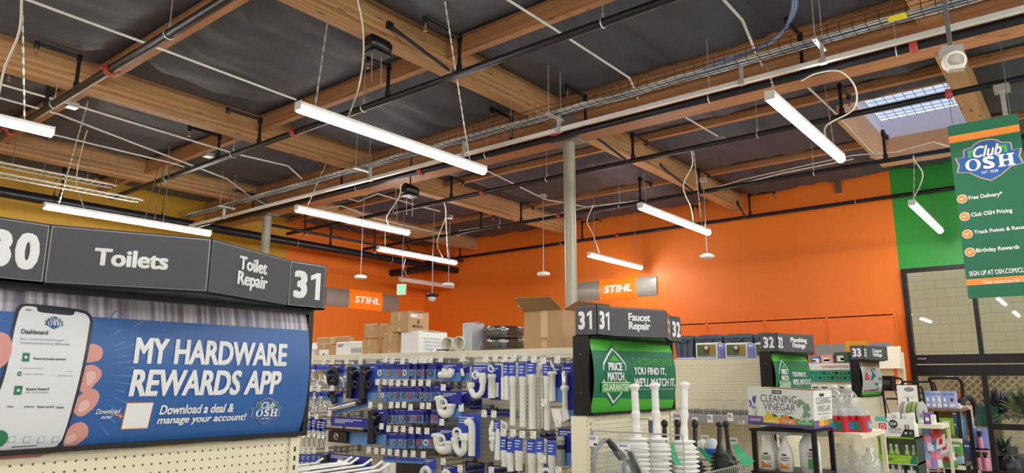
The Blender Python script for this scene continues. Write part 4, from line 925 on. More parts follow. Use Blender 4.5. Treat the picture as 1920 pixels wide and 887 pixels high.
def hook(x, y, lab, L=.30, tag_=True):
    Y, Zz = q7(x, y, XT); t = thing('peg_hook', (3.82, Y, Zz), lab, 'hook', 'wire hooks with price tags on the pegboard')
    MB().tube([(3.82, Y, Zz - .028), (XT + .05, Y, Zz - .028), (XT + .015, Y, Zz - .016)], .0032, STEELD, 5).tube([(3.82, Y, Zz + .004), (XT + .005, Y, Zz + .004)], .0026, STEELD, 5).box((3.806, Y - .014, Zz - .04), (3.818, Y + .014, Zz + .012), STEELD).build('rod', t)
    fr = Frame((XT, Y, Zz), (0, -1, 0), (0, 0, 1), (-1, 0, 0)); m_ = MB()
    m_.box((XT, Y - .021, Zz - .023), (XT + .003, Y + .021, Zz + .019), PAPER)
    m_.rect(fr, -.015, .006, .003, .012, .0006, PALEP).rect(fr, .003, -.016, .016, -.010, .0006, PALEP).rect(fr, -.015, -.007, -.002, -.003, .0006, PALEP)
    m_.build('price_tag', t)
rows = {'top': [(625, 116), (668, 122), (735, 126), (790, 118), (815, 122), (850, 117), (880, 118), (915, 116), (980, 112), (1120, 108), (1270, 108), (1330, 106), (1392, 110), (1450, 100), (1520, 104), (1580, 112), (1640, 122), (1730, 114), (230, 128), (285, 124), (375, 126), (465, 118), (150, 130)],
        'second': [(574, 260), (620, 260), (661, 265), (707, 267), (755, 265), (805, 267), (853, 265), (902, 266), (997, 295), (110, 303), (147, 303), (198, 305), (283, 300)],
        'third': [(528, 408), (593, 418), (662, 408), (704, 408), (745, 406), (787, 421), (862, 413), (903, 413), (1112, 428), (1260, 463), (1322, 466), (88, 468), (130, 470), (182, 482), (265, 463), (1645, 393)],
        'fourth': [(600, 545), (645, 560), (692, 562), (740, 563), (790, 569), (837, 572), (892, 575), (988, 518), (1385, 585), (1445, 588), (1505, 596), (1576, 598), (1735, 525)],
        'fifth': [(95, 698), (130, 702), (167, 703), (247, 691), (518, 697), (566, 703), (610, 705), (653, 710), (701, 715), (751, 720), (804, 722), (869, 727), (997, 771), (1105, 816), (1305, 828), (1640, 755), (1738, 828)]}
for rn, pts in rows.items():
    for i, (x, y) in enumerate(sorted(pts)):
        side = ('%s from the left' % ORD[i + 1]) if i < 20 else ('%s from the right' % ORD[len(pts) - i])
        hook(x, y, 'wire hook with white price tag, %s in the %s row of tags' % (side, rn))
KN = {}
def pack_root(name, Y, z, label, cat, group, X=XF): return thing(name, (X, Y, z), label, cat, group)
def ring_pack(x, y0, y1, w, mt, lab, X=XF, R=.016, rr=.0055, card_mt=NAVY):
    (ya, za), (yb, zb) = q7(x - w / 2, y0, X), q7(x + w / 2, y1, X); Y = (ya + yb) / 2
    t = pack_root('washer_pack', Y, zb, lab, 'washer pack', 'small carded washers and nuts', X)
    m_ = MB(); card(m_, ya, za, yb, zb, X, card_mt, SKYB, .42, lines=1); m_.build('card', t)
    c = V((X - .012, Y, zb + (za - zb) * .36)); m_ = MB().ring(c, R, rr, mt, (1, .1, .1), 18, 7)
    m_.build('ring', t)
    MB().rbox((X - .02, Y - R * 1.35, c.z - R * 1.35), (X, Y + R * 1.35, c.z + R * 1.35), .006, CLEAR, 0).build('blister', t)
    return t
def dup(root, dx, dy, dz, label):
    """copy of a thing with copies of its parts"""
    r = root.copy(); COL.objects.link(r); r.location = root.location + V((dx, dy, dz)); r['label'] = label
    for ch in list(root.children):
        c = ch.copy(); COL.objects.link(c); c.parent = r
    return r
def rings(rown, lst, y0, y1, w, **k):
    for i, (x, nm, mt) in enumerate(lst):
        r_ = ring_pack(x, y0, y1, w, mt, 'small blue carded pack with %s ring, %s in the %s row of small packs' % (nm, ORD[i + 1], rown), **k)
        r_.rotation_euler.z = random.uniform(-.3, .3); r_.rotation_euler.x = random.uniform(-.06, .06)
        if 'rear' not in rown:
            for q in (1, 2): dup(r_, .042 * q, -.004 * q, .002 * q, 'small carded pack %s behind the %s ring, %s in the %s row' % (('close', 'deep')[q - 1], nm, ORD[i + 1], rown))
W_, Y_, R_, K_, N_, G_ = ('white', PVC), ('gold', BRS), ('red', REDR), ('black', RUB), ('brown', BRNR), ('grey', GRYR)
rings('upper', [(600, *W_), (655, *Y_), (722, *R_), (760, *W_), (806, *G_), (856, *R_), (922, *K_)], 135, 243, 58, R=.019)
rings('second', [(618, *W_), (660, *G_), (707, *N_), (755, *K_), (786, *R_), (840, *K_), (872, *G_), (905, *G_), (955, *K_)], 285, 385, 50)
rings('third', [(628, *K_), (662, *K_), (692, *G_), (738, *G_), (770, *K_), (818, *R_), (852, *K_), (942, *R_)], 437, 528, 46)
rings('fourth', [(652, *K_), (690, *G_), (735, *G_), (795, *K_), (848, *R_), (893, *W_), (930, *R_)], 585, 690, 52)
# a second pack hanging behind each of the most visible ones
rings('rear upper', [(676, *W_), (775, *K_), (880, *K_)], 138, 240, 56, X=XF + .06, R=.017)
rings('rear second', [(680, *K_), (806, *G_), (930, *G_)], 288, 380, 50, X=XF + .06)
# chromed valves in clear bags
def chrome_pack(x, y0, y1, w, lab, kind, X=XF):
    (ya, za), (yb, zb) = q7(x - w / 2, y0, X), q7(x + w / 2, y1, X); Y = (ya + yb) / 2; H = za - zb
    t = pack_root('valve_pack', Y, zb, lab, 'valve pack', 'chrome fittings in clear packs', X)
    m_ = MB(); card(m_, ya, za, yb, za - H * .42, X, ROYAL, SKYB, .55); m_.build('header_card', t)
    m_ = MB(); c = V((X - .015, Y, zb + H * .33)); s = H * .4
    if kind == 0: m_.tube(curve([c + V((0, .3 * s, .9 * s)), c + V((0, .35 * s, .2 * s)), c + V((0, 0, -.2 * s)), c + V((0, -.4 * s, .1 * s)), c + V((0, -.5 * s, -.5 * s))]), s * .2, CHR, 9).lathe(c + V((0, .3 * s, .7 * s)), [(s * .3, 0), (s * .34, s * .1), (s * .3, s * .35)], CHR, 8)
    elif kind == 1: m_.lathe(c + V((0, 0, -s * .9)), [(s * .25, 0), (s * .25, s * .5), (s * .45, s * .6), (s * .45, s * .9), (s * .2, s), (s * .2, s * 1.5)], CHR, 10).lathe(c, [(s * .16, -s * .7), (s * .16, s * .7), (s * .3, s * .72), (s * .3, s * .9)], CHR, 10, (0, 1, .3))
    else: m_.ring(c + V((0, 0, .4 * s)), s * .5, s * .17, BRS, (1, .2, 0), 16, 7).lathe(c + V((0, 0, -s * .8)), [(s * .5, 0), (s * .42, s * .3), (s * .2, s * .5), (s * .2, s * .9)], CHR, 10)
    m_.build('fitting', t)
    MB().rbox((X - .04, yb + .004, zb), (X - .002, ya - .004, za - H * .3), .008, CLEAR, 0).build('bag', t)
    t.rotation_euler.z = random.uniform(-.35, .35)
for i, (x, y0, y1, k) in enumerate(((118, 150, 292, 0), (148, 152, 288, 1), (186, 148, 290, 0), (217, 150, 288, 2), (250, 154, 290, 1), (375, 168, 290, 1))):
    chrome_pack(x, y0, y1, 44, 'chrome fitting in clear pack with blue header, %s in the uppermost left row' % ORD[i + 1], k)
for i, (x, y0, y1, k) in enumerate(((105, 322, 470, 0), (140, 318, 470, 1), (188, 320, 475, 0), (235, 318, 470, 0))):
    chrome_pack(x, y0, y1, 50, 'chrome fitting in clear pack with blue header, %s in the second left row' % ORD[i + 1], k)
def drop_tag(mb, Y, zt, zb, w, X, mt=ROYAL):
    """paper tag folded over the hook: flat front and a teardrop loop at the side"""
    mb.box((X - .003, Y - w / 2, zb), (X, Y + w / 2, zt), mt)
    fr = Frame((X - .003, 0, 0), (0, 1, 0), (0, 0, 1), (-1, 0, 0))
    for k in range(3): mb.rect(fr, Y + w * .35, zb + (zt - zb) * (.75 - .2 * k), Y - w * (.3 - .1 * k), zb + (zt - zb) * (.68 - .2 * k), .001, PWH)
    c = V((X + .012, Y - w * .62, zb + (zt - zb) * .42)); r = w * .36
    pts = [c + V((0, -r * sin(a) * (1 if abs(a) < pi else 1), -r * cos(a))) for a in [(-.8 + 1.6 * i / 12) * pi for i in range(13)]]
    pts = [V((c.x, Y - w * .45, zt))] + pts + [V((c.x, Y - w * .45, zt))]
    for i in range(len(pts) - 1): mb.add([pts[i] + V((-.014, 0, 0)), pts[i + 1] + V((-.014, 0, 0)), pts[i + 1] + V((.014, 0, 0)), pts[i] + V((.014, 0, 0))], [(0, 1, 2, 3)], WHITE)
def drop_pack(x, y0, y1, w, lab, body, X=XF):
    (ya, za), (yb, zb) = q7(x - w / 2, y0, X), q7(x + w / 2, y1, X); Y = (ya + yb) / 2; H = za - zb
    t = pack_root('tagged_fitting', Y, zb, lab, 'fitting', 'chrome fittings under blue folded tags', X)
    m_ = MB(); drop_tag(m_, Y, za, za - H * .42, abs(ya - yb) * .8, X); m_.build('hang_tag', t)
    m_ = MB(); c = V((X + .01, Y, zb)); s = H * .6
    if body == 'chrome': m_.lathe(c, [(.011, 0), (.011, s * .45), (.018, s * .47), (.02, s * .6), (.013, s * .65), (.013, s)], CHR, 12).ring(c + V((-.01, -.012, s * .75)), .013, .004, CHR, (1, .3, 0), 14, 6)
    else: m_.lathe(c, [(.016, 0), (.016, s * .8), (.012, s * .9), (.012, s)], RUB, 12)
    m_.build('fitting', t)
for i, (x, y0, y1) in enumerate(((100, 500, 680), (133, 495, 680), (165, 490, 678), (198, 494, 690), (224, 500, 690))):
    drop_pack(x, y0, y1, 42, 'chrome tube fitting under blue folded tag, %s in the third left row' % ORD[i + 1], 'chrome')
for i, (x, y0, y1) in enumerate(((66, 722, 850), (98, 722, 850), (132, 722, 850), (168, 720, 850), (205, 722, 850), (240, 726, 850))):
    drop_pack(x, y0, y1, 36, 'fitting under blue folded tag, %s in the lowest left row' % ORD[i + 1], 'chrome')
# single larger packs, left half
def big_pack(name, x0, y0, x1, y1, lab, cat, make, top=NAVY, low=SKYB, split=.45, X=XF):
    (ya, za), (yb, zb) = q7(x0, y0, X), q7(x1, y1, X); t = pack_root(name, (ya + yb) / 2, zb, lab, cat, None, X)
    m_ = MB(); card(m_, ya, za, yb, zb, X, top, low, split, lines=3); m_.build('card', t)
    m_ = MB(); make(m_, X, (ya + yb) / 2, zb, ya - yb, za - zb); m_.build('fitting', t); return t
def mk_cluster(m_, X, Y, z, W, H):
    m_.ring((X - .03, Y, z + H * .5), W * .24, W * .09, RUB, (1, .2, .1), 18, 8).ring((X - .045, Y - W * .1, z + H * .3), W * .2, W * .06, RUB, (.8, .5, .3), 16, 7)
    m_.tube(curve([(X - .03, Y + W * .25, z + H * .7), (X - .05, Y + W * .1, z + H * .3), (X - .04, Y - W * .3, z + H * .25)]), W * .09, RUB, 8).lathe((X - .05, Y + W * .2, z + H * .1), [(W * .12, 0), (W * .14, W * .1), (W * .08, W * .3)], CHR, 10, (0, .2, 1))
big_pack('strainer_pack', 262, 150, 358, 292, 'black basket strainer on a navy card at the upper left', 'strainer pack', mk_cluster, NAVY, SKYB, .6)
def mk_black_tube(m_, X, Y, z, W, H):
    m_.tube([(X - .03, Y + W * .22, z + H * .02), (X - .03, Y + W * .22, z + H * .9)], W * .17, RUB, 12).tube([(X - .03, Y + W * .22, z + H * .8), (X - .03, Y - W * .12, z + H * .72)], W * .15, RUB, 10).ring((X - .035, Y - W * .2, z + H * .42), W * .14, W * .06, RUB, (1, .2, 0), 16, 7).ring((X - .02, Y + W * .22, z + H * .9), W * .2, W * .05, RUB, (.2, 0, 1), 14, 6)
big_pack('tailpiece_pack', 402, 152, 480, 372, 'first black tailpiece on a pale blue card, left of its twin', 'pipe pack', mk_black_tube, SKYB, NAVY, .25)
big_pack('tailpiece_pack', 482, 148, 572, 376, 'second black tailpiece on a royal blue card, right of its twin', 'pipe pack', mk_black_tube, ROYAL, SKYB, .8)
def mk_elb(m_, X, Y, z, W, H): m_.tube(curve([(X - .03, Y + W * .3, z + H * .75), (X - .035, Y + W * .05, z + H * .55), (X - .035, Y - W * .1, z + H * .15)]), W * .2, RUB, 10).ring((X - .035, Y + W * .28, z + H * .78), W * .2, W * .07, RUB, (0, 1, .6), 14, 6)
big_pack('elbow_pack', 288, 322, 350, 408, 'small black elbow on a navy card above the long silver tube', 'elbow pack', mk_elb)
(ya, za), (yb, zb) = q7(292, 362), q7(508, 440); t = pack_root('tube_pack', (ya + yb) / 2, zb, 'long silver and black drain tube lying across a tilted blue card', 'pipe pack', None)
a, b = V((XF, ya, q7(292, 412)[1])), V((XF, yb, q7(508, 360)[1])); u = (b - a).normalized(); n_ = V((-1, 0, 0)); fr = Frame(a, u, u.cross(n_) * -1, n_); L = (b - a).length
m_ = MB().prism(fr, [(0, -.075), (L, -.06), (L, .0), (0, .0)], -.004, 0, ROYAL).rect(fr, .02, -.07, L - .01, -.045, .001, SKYB); m_.build('card', t)
sg = -1 if fr(0, .01).z > a.z else 1
MB().tube([fr(.0, -.03, .028), fr(L * .84, -.028, .028)], .019, CHR, 12).tube([fr(L * .8, -.028, .028), fr(L * .97, -.027, .028)], .023, RUB, 12).build('tube', t)
def mk_trays(m_, X, Y, z, W, H):
    for s in (.28, -.2): m_.box((X - .05, Y + W * s - W * .2, z + H * .6), (X - .004, Y + W * s + W * .2, z + H * .66), CHR).box((X - .055, Y + W * s - W * .23, z + H * .5), (X - .004, Y + W * s + W * .23, z + H * .6), RUB)
    m_.box((X - .03, Y + W * .02, z + H * .03), (X - .003, Y + W * .46, z + H * .46), RUB); m_.ring((X - .034, Y + W * .26, z + H * .26), .022, .004, CHR, (1, 0, 0), 14, 5).tube([(X - .034, Y + W * .3, z + H * .2), (X - .034, Y + W * .22, z + H * .36)], .004, CHR, 5)
big_pack('drain_kit', 276, 484, 540, 672, 'wide navy and pale blue drain kit pack with black and silver trays', 'drain kit', mk_trays, NAVY, SKYB, .4)
big_pack('tailpiece_pack', 535, 436, 632, 668, 'third black tailpiece, on a card beside the wide drain kit', 'pipe pack', mk_black_tube, NAVY, SKYB, .7, XF - .012)
def mk_kit2(m_, X, Y, z, W, H): m_.lathe((X - .03, Y + W * .45, z + H * .45), [(W * .06, 0), (W * .08, .03), (W * .07, .06)], RUB, 12, (0, .3, 1)).tube([(X - .03, Y + W * .12, z + H * .62), (X - .03, Y - W * .12, z + H * .55)], W * .06, CHR, 10).tube([(X - .03, Y - W * .12, z + H * .55), (X - .03, Y - W * .25, z + H * .52)], W * .055, RUB, 10)
big_pack('drain_kit', 252, 716, 530, 880, 'lower navy drain kit pack partly hidden by white hook prongs', 'drain kit', mk_kit2, NAVY, DNAVY, .8)
def carton_pack(x0, y0, x1, y1, lab):
    (ya, za), (yb, zb) = q7(x0, y0), q7(x1, y1); t = pack_root('valve_carton', (ya + yb) / 2, zb, lab, 'box', 'small boxes with blue tops in the lowest row')
    zm = za - (za - zb) * .32
    MB().box((XF, yb, zb), (XF + .05, ya, zm), WHITE if 'white' in lab else RUB).build('box', t); m_ = MB(); card(m_, ya, za, yb, zm, XF, ROYAL, SKYB, .6); m_.build('header_card', t)
for i, (x0, x1, c) in enumerate(((612, 648, 'white'), (650, 688, 'white'), (700, 728, 'black'), (732, 772, 'black'), (776, 815, 'black'), (820, 868, 'black'))):
    carton_pack(x0, 732 + 3 * i, x1, 870, '%s box with blue printed header, %s in the lowest row' % (c, ORD[i + 1]))
# ---------------------------------------------------------------- white pipe fittings, right half
def trap(m_, X, Y, z, W, H, J=False):
    r = W * .115
    if J:
        m_.tube(curve([(X - .035, Y + W * .34, z + H * .62), (X - .035, Y + W * .34, z + H * .3), (X - .035, Y + W * .24, z + H * .12), (X - .035, Y + W * .1, z + H * .06), (X - .035, Y - W * .03, z + H * .14), (X - .035, Y - W * .06, z + H * .36), (X - .035, Y - W * .06, z + H * .62)], 7), r, PVC, 12)
        m_.lathe((X - .035, Y + W * .34, z + H * .38), [(r * 1.35, 0), (r * 1.4, H * .08), (r * 1.2, H * .1)], PVC, 14).lathe((X - .035, Y - W * .06, z + H * .42), [(r * 1.45, 0), (r * 1.45, H * .18), (r * 1.2, H * .2)], PVC, 14)
        m_.ring((X - .055, Y + W * .2, z + H * .62), r * 1.1, r * .42, PVC, (1, .3, 0), 18, 7)
        m_.tube(curve([(X - .035, Y - W * .36, z), (X - .035, Y - W * .36, z + H * .7), (X - .035, Y - W * .33, z + H * .86), (X - .035, Y - W * .24, z + H * .95), (X - .035, Y - W * .14, z + H * .9)], 7), r, PVC, 12)
    else:
        m_.tube(curve([(X - .035, Y + W * .36, z + H * .95), (X - .035, Y + W * .3, z + H * .5), (X - .035, Y + W * .2, z + H * .2), (X - .035, Y, z + H * .1), (X - .035, Y - W * .22, z + H * .2), (X - .035, Y - W * .3, z + H * .5)], 7), r * 1.5, PVC, 12)
        m_.lathe((X - .035, Y + W * .37, z + H * .82), [(r * 1.7, 0), (r * 1.9, H * .06), (r * 1.6, H * .18)], PVC, 14, (0, .2, 1)).lathe((X - .035, Y - W * .3, z + H * .45), [(r * 1.7, 0), (r * 1.9, H * .06), (r * 1.6, H * .18)], PVC, 14)
        m_.ring((X - .06, Y + W * .02, z + H * .68), r * 1.35, r * .5, PVC, (1, .3, .2), 18, 7)
def trap_pack(x0, y0, x1, y1, lab, box, J=False, X=XF, low=None):
    return big_pack('trap_pack', x0, y0, x1, y1, lab, 'trap pack', lambda m_, X_, Y, z, W, H: trap(m_, X_, *box(X_), J), ROYAL if J else NAVY, low or (ROYAL if J else SKYB), .65, X)
def bx(x0, y0, x1, y1):
    def f(X):
        (ya, za), (yb, zb) = q7(x0, y0, X), q7(x1, y1, X); return (ya + yb) / 2, zb, ya - yb, za - zb
    return f
def mk_two_elbows(m_, X, Y, z, W, H):
    for s in (.18, -.14): m_.tube(curve([(X - .03, Y + W * (s + .22), z + H * .35), (X - .035, Y + W * s, z + H * .4), (X - .035, Y + W * (s - .06), z + H * .7)]), W * .13, PVC, 12)
    m_.ring((X - .05, Y - W * .22, z + H * .42), W * .13, W * .045, PVC, (.7, -.7, 0), 16, 6)
big_pack('elbow_pack', 988, 146, 1112, 256, 'two white elbows on a navy card at the top, left of the first trap', 'elbow pack', mk_two_elbows, NAVY, SKYB, .5)
big_pack('elbow_pack', 1116, 150, 1166, 256, 'navy card with white elbow edge, just behind the two elbows', 'elbow pack', lambda m_, X, Y, z, W, H: m_.tube(curve([(X - .02, Y + W * .2, z + H * .7), (X - .03, Y, z + H * .5), (X - .03, Y - W * .1, z + H * .3)]), W * .16, PVC, 10), NAVY, SKYB, .5, XF + .03)
def mk_p(m_, X, Y, z, W, H):
    r = .019; b = bx(1184, 195, 1292, 362)(X); Y, z, W, H = b
    m_.tube(curve([(X - .035, Y + W * .34, z + H * .52), (X - .035, Y + W * .34, z + H * .3), (X - .035, Y + W * .1, z + H * .06), (X - .035, Y - W * .22, z + H * .16), (X - .035, Y - W * .34, z + H * .45), (X - .035, Y - W * .34, z + H * .95)], 7), r, PVC, 12)
    m_.lathe((X - .035, Y + W * .34, z + H * .4), [(r * 1.3, 0), (r * 1.4, .012), (r * 1.3, .03)], PVC, 14).lathe((X - .035, Y - W * .34, z + H * .55), [(r * 1.25, 0), (r * 1.3, .02), (r * 1.3, .05)], PVC, 14)
    m_.tube([(X - .035, Y - W * .3, z + H * .82), (X - .035, Y - W * .02, z + H * .86)], r, PVC, 12).ring((X - .045, Y + W * .02, z + H * .86), r * 1.1, r * .4, PVC, (.5, 1, 0), 16, 6)
big_pack('trap_pack', 1182, 152, 1300, 366, 'large white sink trap on a royal blue card at the top centre', 'trap pack', mk_p, ROYAL, NAVY, .5)
big_pack('trap_pack', 1300, 155, 1368, 378, 'royal blue card peeping out beside the large sink trap', 'trap pack', lambda m_, X, Y, z, W, H: m_.tube([(X - .02, Y - W * .3, z + .02), (X - .02, Y - W * .3, z + H * .5)], .014, PVC, 8), ROYAL, ROYAL, .5, XF + .05)
def tube_item(x0, x1, y0, y1, lab, tag_=True, collar=True, X=XF - .02, ytag=None, group='white tailpiece pipes on hooks', slant=0.0):
    (ya, za), (yb, zb) = q7(x0, y0, X), q7(x1, y1, X); Y = (ya + yb) / 2; r = (ya - yb) / 2; t = thing('tailpiece_pipe', (X, Y, zb), lab, 'pipe', group); H = za - zb
    prof = [(r * .86, 0), (r * .86, H - (.06 if collar else 0))] + ([(r, H - .055), (r, H)] if collar else [])
    MB().lathe((X, Y, zb), prof, PVC, 16, (0, slant, 1)).build('pipe', t)
    if tag_:
        zt = q7(x0, (ytag or y0) - 88, X)[1]; m_ = MB(); drop_tag(m_, Y + .002, zt, za - .004 if ytag is None else q7(x0, ytag, X)[1], r * 2.4, X - .004); m_.build('hang_tag', t)
for i, (x0, x1, y0, y1) in enumerate(((1370, 1392, 232, 372), (1392, 1420, 222, 376), (1428, 1464, 224, 540), (1468, 1484, 240, 390), (1490, 1530, 226, 550), (1548, 1596, 212, 566), (1602, 1620, 236, 556), (1628, 1642, 238, 556), (1646, 1688, 222, 572))):
    tube_item(x0, x1, y0, y1, 'white straight pipe under a blue folded tag, %s of the upper pipes from the left' % ORD[i + 1], tag_=i in (1, 2, 4, 5, 8), collar=i > 1, X=XF - .02 + (.06 if i in (3, 6, 7) else 0))
t = None
(ya, za), (yb, zb) = q7(1302, 160), q7(1344, 365); Y = (ya + yb) / 2; t = thing('tailpiece_pipe', (XF - .02, Y, zb), 'white pipe with a ring loop on top, just right of the large sink trap', 'pipe', 'white tailpiece pipes on hooks')
r = (ya - yb) / 2; MB().lathe((XF - .02, Y, zb), [(r * .85, 0), (r * .85, (za - zb) * .62), (r, (za - zb) * .63), (r, (za - zb) * .75)], PVC, 16).build('pipe', t)
MB().ring((XF - .03, Y, za - .018), .02, .006, PVC, (1, 0, .5), 16, 6).build('ring_loop', t)
def mk_st(m_, X, Y, z, W, H): m_.lathe((X - .03, Y + W * .1, z + H * .03), [(.02, 0), (.02, H * .72), (.03, H * .74), (.032, H * .8), (.024, H * .82)], PVC, 16)
big_pack('tailpiece_pack', 1690, 160, 1762, 392, 'white flanged tailpiece on a navy card at the upper right', 'pipe pack', mk_st, NAVY, SKYB, .6)
def mk_tee(m_, X, Y, z, W, H):
    Y0 = Y + W * .05; m_.lathe((X - .03, Y0, z + H * .62), [(.019, 0), (.019, H * .22), (.013, H * .24)], CHR, 14).lathe((X - .03, Y0, z + H * .02), [(.017, 0), (.017, H * .5), (.027, H * .53), (.027, H * .57), (.018, H * .6)], PVC, 14).tube([(X - .03, Y0 - W * .3, z + H * .05), (X - .03, Y0, z + H * .25)], .014, PVC, 10)
big_pack('tee_pack', 1768, 140, 1838, 520, 'white tee with chrome top on a navy card beside the sign post', 'tee pack', mk_tee, NAVY, SKYB, .8)
trap_pack(985, 320, 1112, 492, 'white trap on a navy card in the second row, under the two elbows', bx(982, 352, 1094, 482))
big_pack('trap_pack', 1112, 318, 1168, 430, 'navy card behind the second row trap', 'trap pack', lambda m_, X, Y, z, W, H: m_.lathe((X - .012, Y + W * .2, z + H * .1), [(.012, 0), (.014, .02)], PVC, 10), NAVY, DNAVY, .5, XF + .04)
trap_pack(968, 560, 1092, 715, 'white trap on a navy card in the lower row, left of the tall trap', bx(965, 588, 1088, 712))
for i in range(3, -1, -1):
    lab = ('tall white trap with long arm on a bright blue card, foremost of four', 'second of the four bright blue trap cards', 'third of the four bright blue trap cards', 'rearmost of the four bright blue trap cards')[i]
    X = XF + i * .065
    trap_pack(1086, 462, 1232, 752, lab, bx(1080, 498, 1226, 735), True, X)
def mk_vent(m_, X, Y, z, W, H): pass
(ya, za), (yb, zb) = q7(1306, 502), q7(1350, 705); t = thing('air_vent', (XF - .02, (ya + yb) / 2, zb), 'white ribbed vent with a folded white label, right of the tall traps', 'vent')
Y = (ya + yb) / 2; H = za - zb
MB().lathe((XF - .02, Y, zb), [(.01, 0), (.016, H * .1), (.02, H * .15), (.014, H * .3), (.024, H * .34), (.024, H * .42), (.016, H * .46), (.024, H * .5), (.024, H * .6), (.015, H * .62)], PVC, 14).build('body', t)
MB().obox((XF - .02, Y, zb + H * .8), (0, .016, 0), (.01, 0, .0), (0, -.012, H * .18), PAPER).build('label', t)
tube_item(1330, 1364, 560, 762, 'white slanting pipe hanging right of the ribbed vent', False, False, slant=-.06)
(ya, za), (yb, zb) = q7(1340, 505), q7(1420, 580); t = thing('hose_tag', (XF, (ya + yb) / 2, zb), 'blue folded tag with a white loop above the slanting pipe', 'tag'); m_ = MB(); drop_tag(m_, (ya + yb) / 2 + .02, za, zb, .05, XF - .03); m_.build('tag', t)
MB().ring((XF - .035, yb + .01, (za + zb) / 2), .022, .006, PVC, (1, 0, 0), 18, 6).build('loop', t)
for i, (x0, x1, y0, y1, s) in enumerate(((1374, 1412, 698, 806, 0), (1412, 1452, 712, 838, .08), (1462, 1508, 700, 832, -.05))):
    tube_item(x0, x1, y0, y1, 'short white pipe under a blue teardrop tag, %s of three in the lower cluster' % ORD[i + 1], True, True, slant=s)
for i, (x0, x1, y0, y1) in enumerate(((1546, 1592, 716, 900), (1606, 1648, 712, 900), (1676, 1724, 730, 900))):
    tube_item(x0, x1, y0, y1, 'white pipe cut off by the lower edge, %s of three at lower right' % ORD[i + 1], True, True)
def mk_dark(m_, X, Y, z, W, H): m_.lathe((X - .03, Y + W * .15, z), [(.024, 0), (.024, H * .75), (.02, H * .8)], GRYR, 14).lathe((X - .03, Y + W * .15, z + H * .45), [(.0255, 0), (.0255, H * .12)], RUB, 14).lathe((X - .03, Y + W * .15, z + H * .7), [(.0255, 0), (.0255, H * .1)], CHR, 14)
big_pack('disposal_pack', 1736, 558, 1848, 806, 'grey and black tube on a navy card beside the sign post, lower right', 'pipe pack', mk_dark, NAVY, SKYB, .65)
def mk_ring(m_, X, Y, z, W, H): m_.ring((X - .025, Y, z + H * .35), .035, .011, PVC, (1, .1, 0), 20, 8)
big_pack('flange_pack', 1640, 790, 1712, 900, 'white ring on a navy card at the bottom right of the pegboard', 'ring pack', mk_ring)
big_pack('coupling_pack', 988, 796, 1092, 910, 'white coupling on a navy card at the bottom below the left traps', 'coupling pack', lambda m_, X, Y, z, W, H: m_.ring((X - .03, Y, z + H * .45), .03, .013, PVC, (1, 0, .3), 18, 8))
def mk_hose(m_, X, Y, z, W, H): m_.tube(curve([(X - .03, Y + W * .5, z), (X - .03, Y + W * .4, z + H * .4), (X - .03, Y + W * .1, z + H * .55), (X - .03, Y - W * .2, z + H * .4), (X - .03, Y - W * .3, z)], 7), .016, PVC, 10)
big_pack('hose_pack', 880, 748, 950, 890, 'white bent hose under a blue card in the bottom row', 'hose pack', mk_hose, ROYAL, SKYB, .5)
big_pack('paper_pack', 1706, 432, 1780, 520, 'crumpled clear pack with a white leaflet on the right of the pegboard', 'pack', lambda m_, X, Y, z, W, H: m_.obox((X - .02, Y, z + H * .5), (0, W * .4, .004), (.003, 0, 0), (0, .01, H * .48), PAPER), PAPER, PAPER, .5)
for i, (x0, y0, x1, y1) in enumerate(((1272, 432, 1425, 480), (1140, 770, 1262, 880), (1282, 795, 1470, 900), (1620, 588, 1720, 640), (1170, 368, 1245, 440))):
    big_pack('dark_card', x0, y0, x1, y1, ('dark navy card lying against the pegboard under the trap', 'dark navy card with small black valve below the tall traps', 'dark navy card at the bottom under the three short pipes', 'small dark navy cards behind the lower right pipes', 'navy card behind the large sink trap')[i], 'card', lambda m_, X, Y, z, W, H: m_.lathe((X - .01, Y, z + H * .3), [(.01, 0), (.012, .02), (.006, .04)], RUB, 10), DNAVY, NAVY, .5, 3.74)
# ---------------------------------------------------------------- goods lying on top of the middle row
ZT2 = 1.804
def carton(x_face, px0, pxc, px1, ytop, z0, lab, mt=BROWNP, name='carton', cat='box', group='boxes on top of the middle row', tape=True, art=None, lid=None):
    """box with its front (-X) face from column PX0 to the near corner PXC and its end (-Y) face on to PX1"""
    ya = oX(px0, 640, x_face).y; p = oX(pxc, ytop, x_face); yb, z1 = p.y, p.z; xb = oY(px1, 640, yb).x
    t = thing(name, ((x_face + xb) / 2, (ya + yb) / 2, z0), lab, cat, group)
    m_ = MB().box((x_face, yb, z0), (xb, ya, z1), mt)
    fx = Frame((x_face, yb, z0), (0, 1, 0), (0, 0, 1), (-1, 0, 0)); fy = Frame((x_face, yb, z0), (1, 0, 0), (0, 0, 1), (0, -1, 0)); W, D, H = ya - yb, xb - x_face, z1 - z0
    if tape: m_.rect(fx, W * .44, H * .6, W * .56, H, .001, TAPE).rect(fx, W * .44, 0, W * .56, H * .2, .001, TAPE)
    if art: art(m_, fx, fy, W, D, H)
    m_.build('box', t)
    k = MB()    # the two top flaps, not quite closed
    k.obox((x_face + D * .25, (ya + yb) / 2, z1 + .006), (D * .25, 0, .004), (0, W / 2, 0), (0, 0, .002), mt).obox((x_face + D * .75, (ya + yb) / 2, z1 + .006), (D * .25, 0, -.004), (0, W / 2, 0), (0, 0, .002), mt)
    k.build('flaps', t); return t, x_face, xb, yb, ya, z1
RDT = M('red_print', '#b5382c', .7)
carton(4.0, 594, 655, 664, 632, ZT2, 'large kraft carton with red letters at the far left of the row top', art=lambda m_, fx, fy, W, D, H: m_.text(fx, 'LES', W * .34, H * .12, W * .12, H * .36, .0015, RDT, .03))
